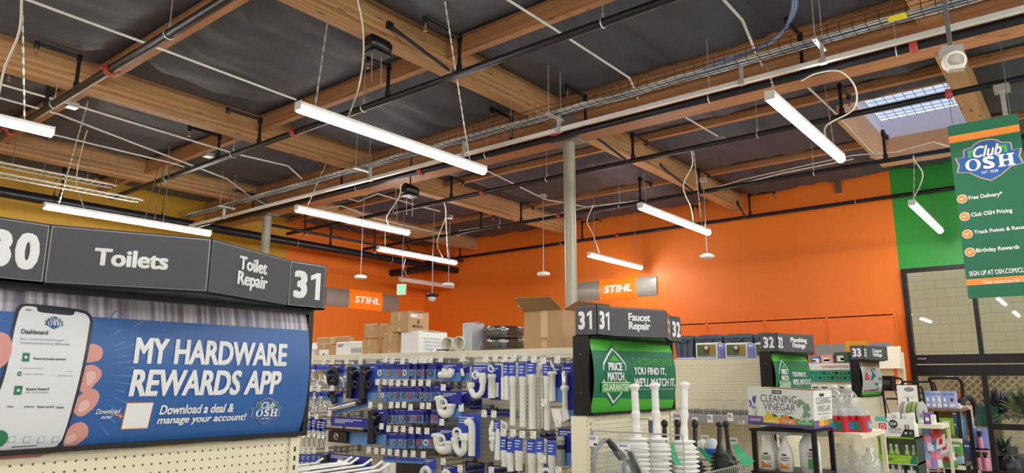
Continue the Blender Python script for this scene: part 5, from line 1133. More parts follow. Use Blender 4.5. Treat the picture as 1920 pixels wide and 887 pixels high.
carton(3.86, 596, 620, 631, 646, ZT2, 'small kraft carton with a white label, in front of the large one', BROWNP, art=lambda m_, fx, fy, W, D, H: m_.rect(fx, W * .1, H * .05, W * .85, H * .55, .001, PAPER))
carton(3.88, 631, 679, 684, 642, ZT2, 'long low white box with a barcode beside the kraft cartons', WHITE, tape=False, art=lambda m_, fx, fy, W, D, H: (m_.text(fx, 'FAST', W * .93, H * .66, W * .7, H * .93, .0015, INK, .02, .3), m_.rect(fx, W * .4, H * .15, W * .03, H * .55, .001, INK), m_.rect(fx, W * .38, H * .18, W * .05, H * .52, .0016, WHITE), [m_.rect(fx, W * (.36 - .03 * i), H * .22, W * (.345 - .03 * i), H * .48, .002, INK) for i in range(10)]))
p = oX(585, 664, 3.9); t = thing('white_jug', (3.9, p.y, ZT2), 'white plastic jug at the far left end of the middle row top', 'jug', 'boxes on top of the middle row')
MB().rbox((3.86, p.y - .05, ZT2), (4.0, p.y + .06, ZT2 + .06), .02, WHITE).lathe((3.93, p.y + .01, ZT2 + .05), [(.06, 0), (.05, .03), (.02, .05), (.02, .07)], WHITE, 14).build('body', t)
MB().ring((3.9, p.y + .02, ZT2 + .07), .03, .008, WHITE, (1, 0, 0), 14, 6).build('handle', t)
b1 = carton(3.87, 680, 706, 711, 637, ZT2, 'kraft carton at the bottom left of the stacked cartons')
carton(3.87, 682, 707, 712, 609, b1[5] + .016, 'kraft carton resting on the bottom left one of the stack')
b2 = carton(4.02, 709, 722, 735, 638, ZT2, 'kraft carton at the back of the stack, lower one', tape=False)
carton(4.02, 709, 727, 735, 609, b2[5] + .016, 'kraft carton at the back of the stack with a raised flap', tape=False)
b3 = carton(3.85, 718, 746, 752, 626, ZT2, 'kraft carton with white scuffed tape, under the lettered carton')
def ipex(m_, fx, fy, W, D, H):
    m_.text(fy, 'IPEX', D * .22, H * .2, D * .72, H * .33, .0015, INK, .03); m_.rect(fy, D * .1, H * .72, D * .68, H * .9, .001, PAPER).rect(fy, D * .4, H * .74, D * .66, H * .88, .0018, M('pink_label', '#e9a6a8', .7)); m_.poly(fy, [(D * .42, H * .42), (D * .54, H * .42), (D * .5, H * .62), (D * .46, H * .62)], .0015, INK)
carton(3.84, 731, 766, 803, 584, b3[5] + .016, 'large kraft carton with black letters on top of the stack', art=ipex)
carton(3.86, 752, 785, 838, 621, ZT2, 'large white box with a block of blue print', WHITE, tape=False, art=lambda m_, fx, fy, W, D, H: [m_.text(fy, s, D * .18, H * (.62 - .16 * i), D * .8, H * (.72 - .16 * i), .0015, M('blue_print', '#7f8bb8', .7)) for i, s in enumerate(('PVC SCH 40 DWV', 'DESCRIPTION/DESC', 'COUPLING 3IN 6PCS', 'ITEM NO. 0114'))])
carton(3.86, 867, 886, 907, 606, ZT2, 'grey box with a pale letter beside the wrapped coils', M('grey_carton', '#c3c7cb', .6, var=.03), tape=False, art=lambda m_, fx, fy, W, D, H: m_.text(fy, 'A', D * .55, H * .1, D * .95, H * .45, .0015, WHITE, .02))
for i, (px, py, lab) in enumerate(((838, 637, 'white pipe coupling lying on its side, the left one of two'), (859, 642, 'white pipe coupling lying on its side, the right one of two'))):
    p = oX(px, py, 3.86 - .03 * i); r = .053; t = thing('pipe_coupling', (p.x, p.y, ZT2), lab, 'pipe coupling'); c = V((p.x, p.y, ZT2 + r + .001)); CRM = M('cream_pvc', '#ecead6', .35, var=.03)
    MB().lathe(c, [(r * .86, .07), (r * .86, .004), (r * .9, 0), (r, 0), (r, .05), (r * .94, .055), (r * .94, .11), (r, .115), (r, .16), (r * .86, .16), (r * .86, .075)], CRM, 28, (1, .15, 0), cap=False).build('body', t)
    MB().lathe(c + V((.075, .011, 0)), [(r * .8, 0), (r * .8, .004)], CRM, 24, (1, .15, 0)).build('stop_ridge', t)
p = oX(818, 657, 3.84); t = thing('clear_bag', (3.83, p.y, ZT2), 'clear plastic bag with a dark strip lying before the couplings', 'bag')
m_ = MB(); pts = [(math.sin(i * 1.9) * .012 + i * .016) for i in range(12)]
m_.add([(3.82 + (j * .05), p.y + .1 - pts[i], ZT2 + .004 + .016 * abs(sin(i * 2.1 + j * 1.3)) * (1 if j == 1 else .4)) for j in range(3) for i in range(12)], [(j * 12 + i, j * 12 + i + 1, (j + 1) * 12 + i + 1, (j + 1) * 12 + i) for j in range(2) for i in range(11)], CLEAR, True).build('bag', t)
MB().obox((3.85, p.y - .06, ZT2 + .012), (.01, -.05, 0), (.012, .003, 0), (0, 0, .004), RUB).build('strip', t)
for i, z in enumerate((ZT2, ZT2 + .088)):
    p = oX(944, 650, 4.03); t = thing('wrapped_coil', (4.03, p.y, z), ('wrapped coil of black tubing, the lower of two', 'wrapped coil of black tubing, stacked on the other coil')[i], 'coil'); m_ = MB(); rg = .138
    for k in range(4):
        for rr in (rg, rg - .03): m_.ring((4.03, p.y, z + .012 + k * .02), rr, .0105, RUB, (0, 0, 1), 40, 8)
    m_.build('tubing', t)
    MB().lathe((4.03, p.y, z), [(rg - .05, .001), (rg + .011, .001), (rg + .0145, .02), (rg + .013, .045), (rg + .0145, .07), (rg + .01, .085), (rg - .05, .086)], M_glass('shrink_wrap', (.95, .96, .98), .2, .12) if i == 0 else bpy.data.materials['shrink_wrap'], 40, cap=False).build('wrap', t)
# big open carton by the sign
ya, yb = oX(983, 640, 3.83).y, oX(1056, 640, 3.83).y; zt = oX(1040, 581, 3.83).z; xb = 4.28
t = thing('carton', (4.05, (ya + yb) / 2, ZT2), 'big open kraft carton with raised flaps standing beside the faucet repair sign', 'box', 'boxes on top of the middle row')
m_ = MB()
for a, b in (((3.83, yb, ZT2), (3.836, ya, zt)), ((xb - .006, yb, ZT2), (xb, ya, zt)), ((3.836, yb, ZT2), (xb - .006, yb + .006, zt)), ((3.836, ya - .006, ZT2), (xb - .006, ya, zt)), ((3.836, yb + .006, ZT2), (xb - .006, ya - .006, ZT2 + .006))): m_.box(a, b, BROWNP)
fx = Frame((3.83, yb, ZT2), (0, 1, 0), (0, 0, 1), (-1, 0, 0)); W, H = ya - yb, zt - ZT2
m_.rect(fx, W * .38, H * .3, W * .56, H, .0012, TAPE).rect(fx, W * .4, H * .02, W * .54, H * .2, .0012, TAPE); m_.build('box', t)
def flap(a, b, c, d): m_ = MB(); A = [V(q) for q in (a, b, c, d)]; n_ = (A[1] - A[0]).cross(A[3] - A[0]).normalized() * .003; m_.add(A + [q + n_ for q in A], [(0, 1, 2, 3), (7, 6, 5, 4), (0, 4, 5, 1), (1, 5, 6, 2), (2, 6, 7, 3), (3, 7, 4, 0)], BROWND); m_.build('flap', t)
flap((3.83, ya, zt), (3.83, yb, zt), (3.72, yb + .02, zt + .075), (3.72, ya - .0, zt + .085))
flap((3.84, yb, zt), (xb, yb, zt), (xb - .02, yb - .1, zt + .06), (3.86, yb - .1, zt + .055))
flap((3.84, ya, zt), (xb, ya, zt), (xb - .02, ya + .09, zt + .05), (3.86, ya + .09, zt + .05))
flap((xb, yb, zt), (xb, ya, zt), (xb + .1, ya, zt + .04), (xb + .1, yb, zt + .04))
# white pronged rack at the bottom left of the aisle
t = thing('prong_rack', (1.1, 3.0, 1.2), 'row of long white hook prongs reaching out from the left row at the bottom', 'hook rack')
WP = M('white_prong', '#e8e8e4', .3, var=.03)
for i, (xa, ya_, xb_, yb_) in enumerate(((563, 876, 601, 868), (618, 873, 655, 866), (618, 879, 667, 868), (620, 884, 692, 871), (650, 890, 712, 875), (690, 890, 724, 880))):
    q = oT(xb_, yb_, 3.05 - .1 * i); d = V((1, 0, .02)); a = q - d * .34
    MB().tube([a, q - d * .03, q + V((.012, 0, .018))], .0048, WP, 7).build('prong', t)
q = oT(604, 884, 2.95); MB().box((q.x - .05, q.y - .02, q.z - .06), (q.x + .06, q.y + .02, q.z + .03), M('dark_label_holder', '#2c2226', .4)).build('label_holder', t)
MB().box((1.06, 2.28, 1.18), (1.09, 3.4, 1.22), WP).build('bar', t)
# ---------------------------------------------------------------- row behind the plungers: totes, picture boxes, wire shelf
ZT3 = 1.806
TOTE = M('slate_tote', '#4d5966', .45, var=.05)
for i, (a, b) in enumerate(((1262, 1301), (1302, 1355), (1356, 1412), (1413, 1450))):
    X = 6.98; ya, yb = oX(a, 640, X).y, oX(b, 640, X).y; z1 = oX(1330, 630, X).z - .0
    t = thing('storage_tote', (X + .2, (ya + yb) / 2, ZT3), ('slate grey lidded tote partly behind sign 32 at the left end', 'slate grey lidded tote behind the left picture box', 'slate grey lidded tote behind the right picture box', 'slate grey lidded tote half hidden by the plumbing fittings sign')[i], 'storage tote', 'grey totes on the row top')
    m_ = MB(); w_ = (ya - yb) / 2 - .006; yc = (ya + yb) / 2
    vs = [(X + .02 + .36 * k[0], yc + (w_ - .025) * k[1], ZT3 + .001) for k in ((0, -1), (1, -1), (1, 1), (0, 1))] + [(X + .4 * k[0], yc + w_ * k[1], z1 - .03) for k in ((0, -1), (1, -1), (1, 1), (0, 1))]
    m_.add(vs, [(3, 2, 1, 0), (0, 1, 5, 4), (1, 2, 6, 5), (2, 3, 7, 6), (3, 0, 4, 7), (4, 5, 6, 7)], TOTE)
    for k in range(3): m_.box((X - .002, yc - w_ * (.75 - .6 * k) - .012, ZT3 + .03), (X + .02, yc - w_ * (.75 - .6 * k) + .012, z1 - .06), TOTE)
    m_.build('tub', t)
    MB().rbox((X - .012, yc - w_ - .003, z1 - .03), (X + .42, yc + w_ + .003, z1), .02, TOTE).rbox((X + .02, yc - w_ + .03, z1), (X + .38, yc + w_ - .03, z1 + .012), .03, TOTE).build('lid', t)
    MB().box((X - .03, yc - .05, z1 - .06), (X - .01, yc + .05, z1 - .048), TOTE).box((X - .03, yc - .05, z1 - .06), (X, yc - .042, z1 - .03), TOTE).box((X - .03, yc + .042, z1 - .06), (X, yc + .05, z1 - .03), TOTE).build('handle', t)
PUR = M('periwinkle_print', '#8f8fd0', .5, var=.04)
def photo_art(m_, fx, fy, W, D, H):
    L = lambda a: W * (1 - a)
    m_.rect(fx, L(.06), H * .08, L(.94), H * .92, .001, M('photo_leaves', '#4f6a3c', .5, var=.5, scale=60)); m_.rect(fx, L(.62), H * .08, L(.94), H * .92, .0015, M('photo_straw', '#a08a3a', .5, var=.3, scale=60)); m_.rect(fx, L(.06), H * .08, L(.94), H * .2, .002, M('photo_stone', '#8f9aa3', .5, var=.3, scale=50))
    m_.disc(fx, L(.52), H * .62, W * .16, .0025, M('photo_maroon', '#5e2a2c', .5, var=.3, scale=70), 14, H * .24).disc(fx, L(.5), H * .72, W * .09, .003, M('photo_highlight', '#e6d5cf', .5), 12, H * .13)
    for k in (.42, .6): m_.poly(fx, [(L(k), H * .45), (L(k + .04), H * .45), (L(k + .02), H * .16), (L(k), H * .16)], .003, M('photo_maroon', '#5e2a2c'))
    m_.rect(fy, 0, 0, D, H, .001, PUR).rect(fy, D * .2, H * .82, D * .7, H * .9, .002, PWH)
for i, (a, b, c) in enumerate(((1304, 1344, 1358), (1359, 1400, 1414), (1415, 1440, 1450))):
    r_ = carton(6.66, a, b, c, 643.5, ZT3, ('white box printed with a garden photo, left of three', 'white box printed with a garden photo, middle of three', 'white box printed with a garden photo, cut by the plumbing sign')[i], WHITE, 'picture_box', 'box', 'picture boxes on the row top', False, photo_art)
p = oX(1288, 672, 6.66); t = thing('flat_pack', (6.7, p.y, ZT3), 'flat white and blue packs lying in front of the left tote', 'pack'); MB().box((6.66, p.y - .08, ZT3), (6.9, p.y + .11, ZT3 + .012), WHITE).box((6.67, p.y - .075, ZT3 + .012), (6.88, p.y + .1, ZT3 + .024), ROYAL).build('packs', t)
# shelf with wire front
XS = 6.25; zsf = oX(1330, 779, XS).z
t = thing('wire_front_shelf', (XS + .2, 3.3, zsf), 'beige shelf with chrome wire fence in front, below the empty pegboard', 'shelf')
MB().box((XS, 2.28, zsf - .035), (6.67, 5.9, zsf), BEIGE).box((XS - .01, 2.28, zsf - .06), (XS, 5.9, zsf + .002), M('price_rail', '#9fa3a6', .4, .1)).build('deck', t)
m_ = MB()
for k in range(5): m_.tube([(XS, 2.28, zsf + .012 + k * .012), (XS, 5.9, zsf + .012 + k * .012)], .0022, SILV, 4)
y = 2.3
while y < 5: m_.tube([(XS, y, zsf), (XS, y, zsf + .062)], .002, SILV, 4); y += .03
m_.build('wire_fence', t)
for i in range(9):
    y = 2.32 + i * .16; m_ = MB().tube([(XS, y, zsf + .01), (XS, y, zsf + .05), (XS + .12, y, zsf + .13), (6.66, y, zsf + .13)], .0025, SILV, 5)
    for k in (.12, .25): m_.tube([(XS + k, y, zsf), (XS + k, y, zsf + .13)], .002, SILV, 4)
    m_.build('wire_divider', t)
for i, px in enumerate((1290, 1306, 1320, 1344, 1358, 1372, 1386)):
    p = oX(px, 764, XS + .1); t = thing('black_bottle', (XS + .1, p.y, zsf), 'black cap of a bottle lying on the wire front shelf, %s from the left' % ORD[i + 1], 'bottle', 'black caps on the wire front shelf')
    MB().lathe((XS + .14, p.y, zsf + .022), [(.02, 0), (.021, .01), (.021, .2)], DNAVY, 12, (1, 0, 0)).build('body', t); MB().lathe((XS + .07, p.y, zsf + .022), [(.015, 0), (.018, .006), (.018, .07)], RUB, 12, (1, 0, 0)).build('cap', t)
for i, (px, py) in enumerate(((1270, 789), (1303, 788), (1331, 783), (1369, 780), (1390, 791))):
    p = oX(px, py, XS - .015); h = .045 if i != 4 else .02; m_ = MB().box((XS - .015, p.y - .026, p.z - h), (XS - .011, p.y + .026, p.z + h * .6), PAPER)
    fr = Frame((XS - .015, p.y, p.z), (0, -1, 0), (0, 0, 1), (-1, 0, 0)); m_.rect(fr, -.02, 0, .004, .012, .001, GRM if i in (1, 2) else GRYR).rect(fr, -.02, -.012, .018, -.006, .001, INK)
    one('shelf_card', m_, 'white price card on the rail of the wire front shelf, %s from the left' % ORD[i + 1], 'price card', 'price cards on the shelf rail')
# standing wire rack in the aisle behind the black plungers
t = thing('wire_rack', (4.9, 2.4, 0), 'chrome wire grid rack standing behind the black plungers', 'wire rack')
a, b = oX(1312, 800, 5.2), oX(1392, 800, 5.2); z0, z1 = .7, oX(1312, 797, 5.2).z
MB().tube([(5.2, a.y, 0), (5.2, a.y, z1)], .005, SILV, 6).tube([(5.2, b.y, 0), (5.2, b.y, z1)], .006, SILV, 6).tube([(5.2, (a.y * .4 + b.y * .6), z0), (5.2, (a.y * .4 + b.y * .6), z1)], .004, SILV, 6).build('posts', t)
m_ = MB()
for k in range(9): m_.tube([(5.2, a.y, z1 - .01 - k * .035), (5.2, b.y, z1 - .01 - k * .035)], .003, SILV, 5)
m_.build('cross_wires', t)
for i, (px, py) in enumerate(((1322, 821), (1375, 826))):
    p = oX(px, py, 5.18); one('shelf_card', MB().box((5.18, p.y - .03, p.z - .025), (5.184, p.y + .03, p.z + .02), PAPER).rect(Frame((5.18, p.y, p.z), (0, -1, 0), (0, 0, 1), (-1, 0, 0)), -.02, -.006, .02, .004, .001, GRYR), ('blank white card on the left of the wire grid rack', 'blank white card on the right of the wire grid rack')[i], 'price card')
# ---------------------------------------------------------------- plungers and wire basket on the faucet row end
BX0, BY0, BY1 = 3.36, 1.62, 2.15; zb1 = oY(1208, 826, BY0).z; q = oY(1405, 868, BY0); BX1, zf1 = q.x, q.z; zb0 = zb1 - .36
t = thing('wire_basket', ((BX0 + BX1) / 2, BY0, zb0), 'chrome wire basket fixed under the price match poster, holding the plungers', 'wire basket')
n = 9
for k in range(n + 1):
    z = zb0 + (zb1 - zb0) * k / n; rr = .004 if k in (0, n) else .0024
    if k == n: z = zb1
    MB().tube([(BX0, BY1, z), (BX0, BY0, z)] if z > zf1 else [(BX0, BY1, z), (BX0, BY0, z), (BX1, BY0, z), (BX1, BY1, z)], rr, SILV, 5).build('level_wire', t)
MB().tube([(BX0, BY0, zf1), (BX1, BY0, zf1), (BX1, BY1, zf1)], .004, SILV, 6).build('front_rim', t)
for (x, y) in [(BX0, BY0), (BX1, BY0), (BX0, BY1), (BX1, BY1), (BX0, 1.8), (BX0, 1.98)] + [(BX0 + (BX1 - BX0) * k / 30, BY0) for k in range(1, 30)]:
    MB().tube([(x, y, zb0), (x, y, zb1 if x == BX0 else zf1)], .0035 if x == BX0 else .0022, SILV, 5).build('upright_wire', t)
MB().box((BX0, BY0, zb0 - .004), (BX1, BY1, zb0), STEELD).build('wire_floor', t)
MB().box((BX0, BY1, zb0 - .01), (BX0 + .02, 2.165, zb1), SILV).build('bracket', t); MB().box((4.3, BY1, zb0 - .01), (4.32, 2.165, zf1), SILV).build('bracket', t)
def plunger(px, pyk, pyf, y, lab, black=False, lean=0.0, w=.075, drop=.19):
    kn = oY(px, pyk, y); fl = oY(px + lean, pyf, y); zf = fl.z; x = fl.x; mt = RUB if black else WHITE
    t = thing('plunger', (x, y, zf - drop - .05), lab, 'plunger', 'black bellows plungers' if black else 'white bellows plungers')
    H = kn.z - zf; ax = V((kn.x - x, 0, H)).normalized(); m_ = MB()
    if black:
        pr = [(.012, 0), (.013, H * .1)]
        for k in range(9): pr += [(.0115, H * (.12 + .07 * k)), (.0145, H * (.155 + .07 * k))]
        pr += [(.010, H * .74), (.016, H * .78), (.0205, H * .85), (.0205, H * .91), (.016, H * .97), (.007, H)]
    else:
        pr = [(.03, 0), (.021, .006), (.02, H * .03)]
        for k in range(6): pr += [(.0215, H * (.05 + .028 * k)), (.0195, H * (.064 + .028 * k))]
        pr += [(.017, H * .26), (.018, H * .34), (.023, H * .42), (.024, H * .46), (.02, H * .5), (.0185, H * .54)]
        for k in range(6): pr += [(.0205, H * (.55 + .05 * k)), (.018, H * (.575 + .05 * k))]
        pr += [(.0185, H * .87), (.025, H * .91), (.031, H * .945), (.03, H * .965), (.02, H * .99), (.006, H)]
    m_.lathe((x, y, zf), pr, mt, 16, ax); m_.build('handle', t)
    m_ = MB()
    if black:
        q = [(.014, 0), (.02, -.02), (.026, -.035), (.046, -.06)]
        for k in range(7): q += [(w * .5 + .002 * k, -.066 - k * .022), (w * .9, -.076 - k * .022)]
        m_.lathe((x, y, zf), q, mt, 26)
    else:
        m_.lathe((x, y, zf), [(.01, .004), (.058, .002), (.06, -.004), (.05, -.008), (.04, -.012)], mt, 26)
        q = [(.04, -.012), (.066, -.035)]
        for k in range(6): q += [(w * .7, -.042 - k * .024), (w, -.052 - k * .024), (w * .98, -.058 - k * .024)]
        q += [(w * 1.05, -.195), (w * 1.05, -.215), (w * .9, -.22), (w * .85, -.27)]
        m_.lathe((x, y, zf), q, mt, 28)
    m_.build('bellows', t); return t, V((x, y, zf))
plunger(1189, 719, 822, 1.93, 'white bellows plunger at the left, its handle before the poster wording', lean=6)
plunger(1227, 717, 822, 1.86, 'white bellows plunger in the middle of the three white ones', lean=5)
plunger(1283, 715, 827, 1.76, 'white bellows plunger at the right, nearest the black ones')
bl = [plunger(1246, 787, 845, 2.0, 'black plunger with ball grip, leftmost, between the two right white ones', True), plunger(1270, 786, 848, 2.02, 'black plunger just left of the right white plunger', True), plunger(1303, 787, 850, 1.95, 'black plunger just right of the right white plunger', True),
      plunger(1349, 791, 833, 1.72, 'black plunger with its bellows in full view at the right', True, w=.066), plunger(1360, 788, 842, 1.88, 'black plunger leaning behind the rightmost one', True, 6)]
def leaf_tag(px, py, px2, py2, y, wpx, lab):
    a, b = oY(px, py, y), oY(px2, py2, y - .06); u = b - a; L = u.length; u.normalize(); s = (_r - u * u.dot(_r)).normalized() * (wpx / 1338 * 3.9); n_ = s.cross(u).normalized()
    GT = M('green_tag', '#3fae78', .4, var=.1); pts = [(0, .1), (.15, -.02), (1, 0), (1, 1), (.1, .7)]; k = 6; vs = []
    for i in range(k + 1):
        f = i / k; bow = n_ * (.02 * sin(pi * f)); vs += [a + u * L * f + bow + s * (.0 + .1 * (1 - f)), a + u * L * f + bow + s * (.55 + .45 * f)]
    m_ = MB().add(vs + [v + n_ * .0015 for v in vs], [(2 * i, 2 * i + 2, 2 * i + 3, 2 * i + 1) for i in range(k)] + [(2 * k + 2 + 2 * i + 1, 2 * k + 2 + 2 * i + 3, 2 * k + 2 + 2 * i + 2, 2 * k + 2 + 2 * i) for i in range(k)], GT, True)
    t = one('plunger_tag', m_, lab, 'tag', 'green tags on the plungers')
leaf_tag(1308, 843, 1336, 874, 1.85, 13, 'curved green paper tag beside the right white plunger')
leaf_tag(1372, 838, 1396, 876, 1.66, 24, 'large green paper tag hanging from the rightmost black plunger')
leaf_tag(1256, 830, 1266, 872, 1.7, 12, 'narrow green tag between the two bulkiest white plungers')
a = oY(1350, 832, 1.64); b = oY(1376, 876, 1.6); one('plunger_tag', MB().add([a, a + V((.05, 0, -.03)), b + V((.02, 0, 0)), b + V((-.03, -.02, .02))], [(0, 1, 2, 3), (3, 2, 1, 0)], M('tag_back', '#b7bcae', .6)), 'pale back of a folded tag across the rightmost black plunger', 'tag')
p = oY(1336, 840, 1.9); t = thing('float_ball', p, 'clear and blue round package between the black plungers', 'package'); MB().lathe(p - V((0, 0, .05)), [(.01, 0), (.04, .01), (.052, .04), (.05, .05)], M('blue_plastic', '#2468c8', .3), 18).build('blue_half', t); MB().lathe(p, [(.05, 0), (.05, .02), (.035, .045), (.01, .055)], M('frosted_plastic', '#c9d6de', .25), 18).build('clear_half', t)
p = oY(1317, 836, 2.0); one('float_ball', MB().lathe(p - V((0, 0, .04)), [(.005, 0), (.03, .008), (.043, .035), (.035, .065), (.005, .08)], WHITE, 16).tube([p, (p.x, 2.168, p.z + .06)], .003, SILV, 5), 'white ball package left of the blue round one', 'package')
# hose-handled brush and bagged auger at the left of the basket
p0 = [oY(*q, 1.75) for q in ((1112, 900), (1113, 870), (1118, 845), (1130, 828), (1143, 825))]
t = thing('drain_auger', p0[2], 'grey looped drain auger with black grip at the left of the wire basket', 'drain auger')
MB().tube(curve(p0), .009, M('grey_hose', '#85878a', .35, .3), 9).build('hose', t)
a, b = oY(1140, 825, 1.74), oY(1162, 853, 1.7); u = (b - a).normalized(); MB().tube([a, a + u * .03, b - u * .03, b], [.012, .016, .015, .013], RUB, 9).obox(b, u * .02, u.cross(V((0, 1, 0))) * .018, V((0, .012, 0)), RUB).build('grip', t)
t = thing('bagged_auger', oY(1175, 870, 1.68), 'black and steel tool in a clear bag in front of the left white plunger', 'bagged tool')
MB().tube([oY(1180, 848, 1.68), oY(1202, 900, 1.66)], .011, RUB, 8).tube([oY(1186, 848, 1.67), oY(1210, 900, 1.65)], .008, SILV, 8).build('tool', t)
MB().tube(curve([oY(1172, 900, 1.7), oY(1170, 872, 1.7), oY(1178, 864, 1.7), oY(1186, 880, 1.7), oY(1190, 905, 1.7)]), .01, STEELD, 8).build('coil', t)
pts = [oY(*q, 1.66) for q in ((1160, 852), (1172, 846), (1186, 846), (1196, 866), (1206, 900), (1166, 900), (1160, 880))]
MB().add(pts + [q + V((0, .08, 0)) for q in pts], [tuple(range(7)), tuple(range(13, 6, -1))] + [(i, (i + 1) % 7, 7 + (i + 1) % 7, 7 + i) for i in range(7)], CLEAR).build('bag', t)
for i, (px, py, w_, h_) in enumerate(((1112, 827, .03, .028), (1170, 840, .034, .02))):
    p = oX(px, py, BX0 - .012) if i == 0 else oX(px, py, BX0 - .014); m_ = MB().box((p.x, p.y - w_, p.z - h_), (p.x + .004, p.y + w_, p.z + h_), PAPER); fr = Frame((p.x, p.y, p.z), (0, -1, 0), (0, 0, 1), (-1, 0, 0)); m_.rect(fr, -w_ * .8, h_ * .2, w_ * .6, h_ * .8, .001, M('tag_blue', '#8fa5c4', .6)).rect(fr, w_ * .1, -h_ * .8, w_ * .8, -h_ * .4, .001, INK)
    one('shelf_card', m_, ('white price card at the back left of the wire basket', 'white price card in the middle of the basket side')[i], 'price card')
q = oY(1208, 855, 2.15); t = thing('end_hook', oY(1213, 795, 2.12), 'short scanning hook with a dark label on the end pegboard', 'hook'); q = oY(1208, 798, 2.05); MB().tube([q + V((.06, .11, .03)), q + V((.05, 0, .035)), q + V((0, -.04, .02))], .004, SILV, 6).build('rod', t); MB().box((q.x - .025, q.y - .045, q.z - .05), (q.x + .025, q.y - .04, q.z + .03), M('slate_label', '#4a5668', .4)).build('label_plate', t)
# ---------------------------------------------------------------- vinegar stand
VX0, VX1 = 4.75, 5.15; VY1, VY0 = oX(1403, 790, VX0).y, oX(1527, 800, VX0).y; VZ = oX(1527, 806, VX0).z
t = thing('display_stand', (4.95, (VY0 + VY1) / 2, 0), 'black steel stand carrying the white vinegar carton', 'stand')
for x, y in ((VX0 + .01, VY0 + .01), (VX0 + .01, VY1 - .03), (VX1 - .02, VY0 + .01), (VX1 - .02, VY1 - .03)): MB().box((x - .014, y - .014, 0), (x + .014, y + .014, VZ - .006), BLKM).build('post', t)
ZV2 = oX(1450, 882, 4.85).z
for z in (VZ - .008, ZV2, ZV2 - .45): MB().box((VX0, VY0, z - .014), (VX1, VY1, z), BLKM).build('shelf', t)
t = thing('vinegar_carton', (4.95, (VY0 + VY1) / 2, VZ), 'large white open carton of cleaning vinegar with lavender and fruit pictures on the black stand', 'carton')
k = .045; uy = V((0, -1, -k)).normalized(); ux = V((1, 0, 0)); uz = V((0, -k, 1)).normalized(); W, D = VY1 - VY0, VX1 - VX0; H = oX(1524, 733, VX0).z - VZ
o = V((VX0, VY1, VZ + W * k + .001)); KRAFT = M('kraft_inside', '#b48a5e', .85, var=.05)
def CB(m_, a0, a1, b0, b1, c0, c1, mt): c = o + ux * (a0 + a1) / 2 + uy * (b0 + b1) / 2 + uz * (c0 + c1) / 2; m_.obox(c, ux * (a1 - a0) / 2, uy * (b1 - b0) / 2, uz * (c1 - c0) / 2, mt)
VW = M('carton_white', '#e9e9e4', .55, var=.02); m_ = MB()
CB(m_, 0, .005, 0, W, 0, H, VW); CB(m_, D - .005, D, 0, W, 0, H, VW); CB(m_, .005, D - .005, 0, .005, 0, H, VW); CB(m_, .005, D - .005, W - .005, W, 0, H, VW); CB(m_, .005, D - .005, .005, W - .005, 0, .005, KRAFT)
CB(m_, .0055, .007, .006, W - .006, .006, H - .002, KRAFT); CB(m_, D - .007, D - .0055, .006, W - .006, .006, H - .002, KRAFT); CB(m_, .008, D - .008, .0055, .007, .006, H - .002, KRAFT); CB(m_, .008, D - .008, W - .007, W - .0055, .006, H - .002, KRAFT)
ff = Frame(o, uy, uz, (-1, 0, 0)); fs = Frame(o + uy * W, ux, uz, (0, -1, 0)); VN = M('print_slate_blue', '#3c4663', .5)
cols = [M('print_violet', '#7a58a4', .5), M('print_yellow', '#e9c12c', .5), M('print_tangerine', '#e58a3c', .5), M('print_leaf', '#579a4c', .5)]; names = ('Lavender', 'Lemon', 'Orange', 'Eucalyptus')
m_.rect(ff, 0, 0, W, H * .075, .001, M('print_indigo', '#514a86', .5)); m_.rect(fs, 0, 0, D, H * .06, .001, M('print_indigo', '#514a86', .5))
for i in range(4):
    a, b = W * (.0, .235, .48, .73)[i], W * (.235, .48, .73, 1)[i]; m_.rect(ff, a, H * .075, b, H * .24, .001, cols[i]).text(ff, names[i], a + W * .03, H * .1, b - W * .03, H * .19, .002, PWH, .0, .3, keep=True)
    m_.rect(fs, D * i / 4, H * .06, D * (i + 1) / 4, H * .22, .001, cols[i])
m_.rect(ff, W * .38, H * .86, W * .53, H * .96, .001, INK).text(ff, 'HARRIS', W * .395, H * .885, W * .515, H * .935, .002, PWH, .02)
m_.text(ff, 'CLEANING', W * .2, H * .63, W * .75, H * .83, .001, VN, .0).text(ff, 'VINEGAR', W * .24, H * .42, W * .73, H * .61, .001, VN, .0).text(ff, 'MULTI-SURFACE CLEANER', W * .28, H * .35, W * .7, H * .395, .0016, VN)
m_.rect(fs, D * .3, H * .84, D * .55, H * .92, .001, INK); m_.text(fs, 'CLEANING', D * .12, H * .64, D * .92, H * .82, .001, VN).text(fs, 'VINEGAR', D * .16, H * .44, D * .9, H * .61, .001, VN).text(fs, 'MULTI-SURFACE', D * .2, H * .36, D * .85, H * .4, .001, VN).text(fs, 'Great for\nEveryday Use', D * .3, H * .24, D * .8, H * .32, .001, VN)
LAV, STEM_ = M('print_lavender', '#8265b4', .5), M('print_stem', '#7d9a6a', .5)
for cx, cy, r in ((.03, .62, .009), (.045, .56, .009), (.09, .72, .01), (.11, .66, .01), (.085, .66, .009), (.12, .74, .009), (.07, .48, .007), (.1, .46, .007), (.035, .5, .007), (.1, .6, .008)): m_.disc(ff, W * cx, H * cy, r * .8, .001, LAV, 8, r * 1.2)
for a, b in (((.05, .55), (.11, .25)), ((.1, .65), (.125, .25)), ((.14, .5), (.13, .25))): m_.poly(ff, [(W * a[0], H * a[1]), (W * a[0] + .003, H * a[1]), (W * b[0] + .003, H * b[1]), (W * b[0], H * b[1])], .0008, STEM_)
for cx, cy, r in ((.31, .26, .018), (.35, .255, .018), (.59, .25, .018)): m_.disc(ff, W * cx, H * cy, r, .0015 + .0004 * cx, cols[1] if cx < .5 else cols[2], 16)
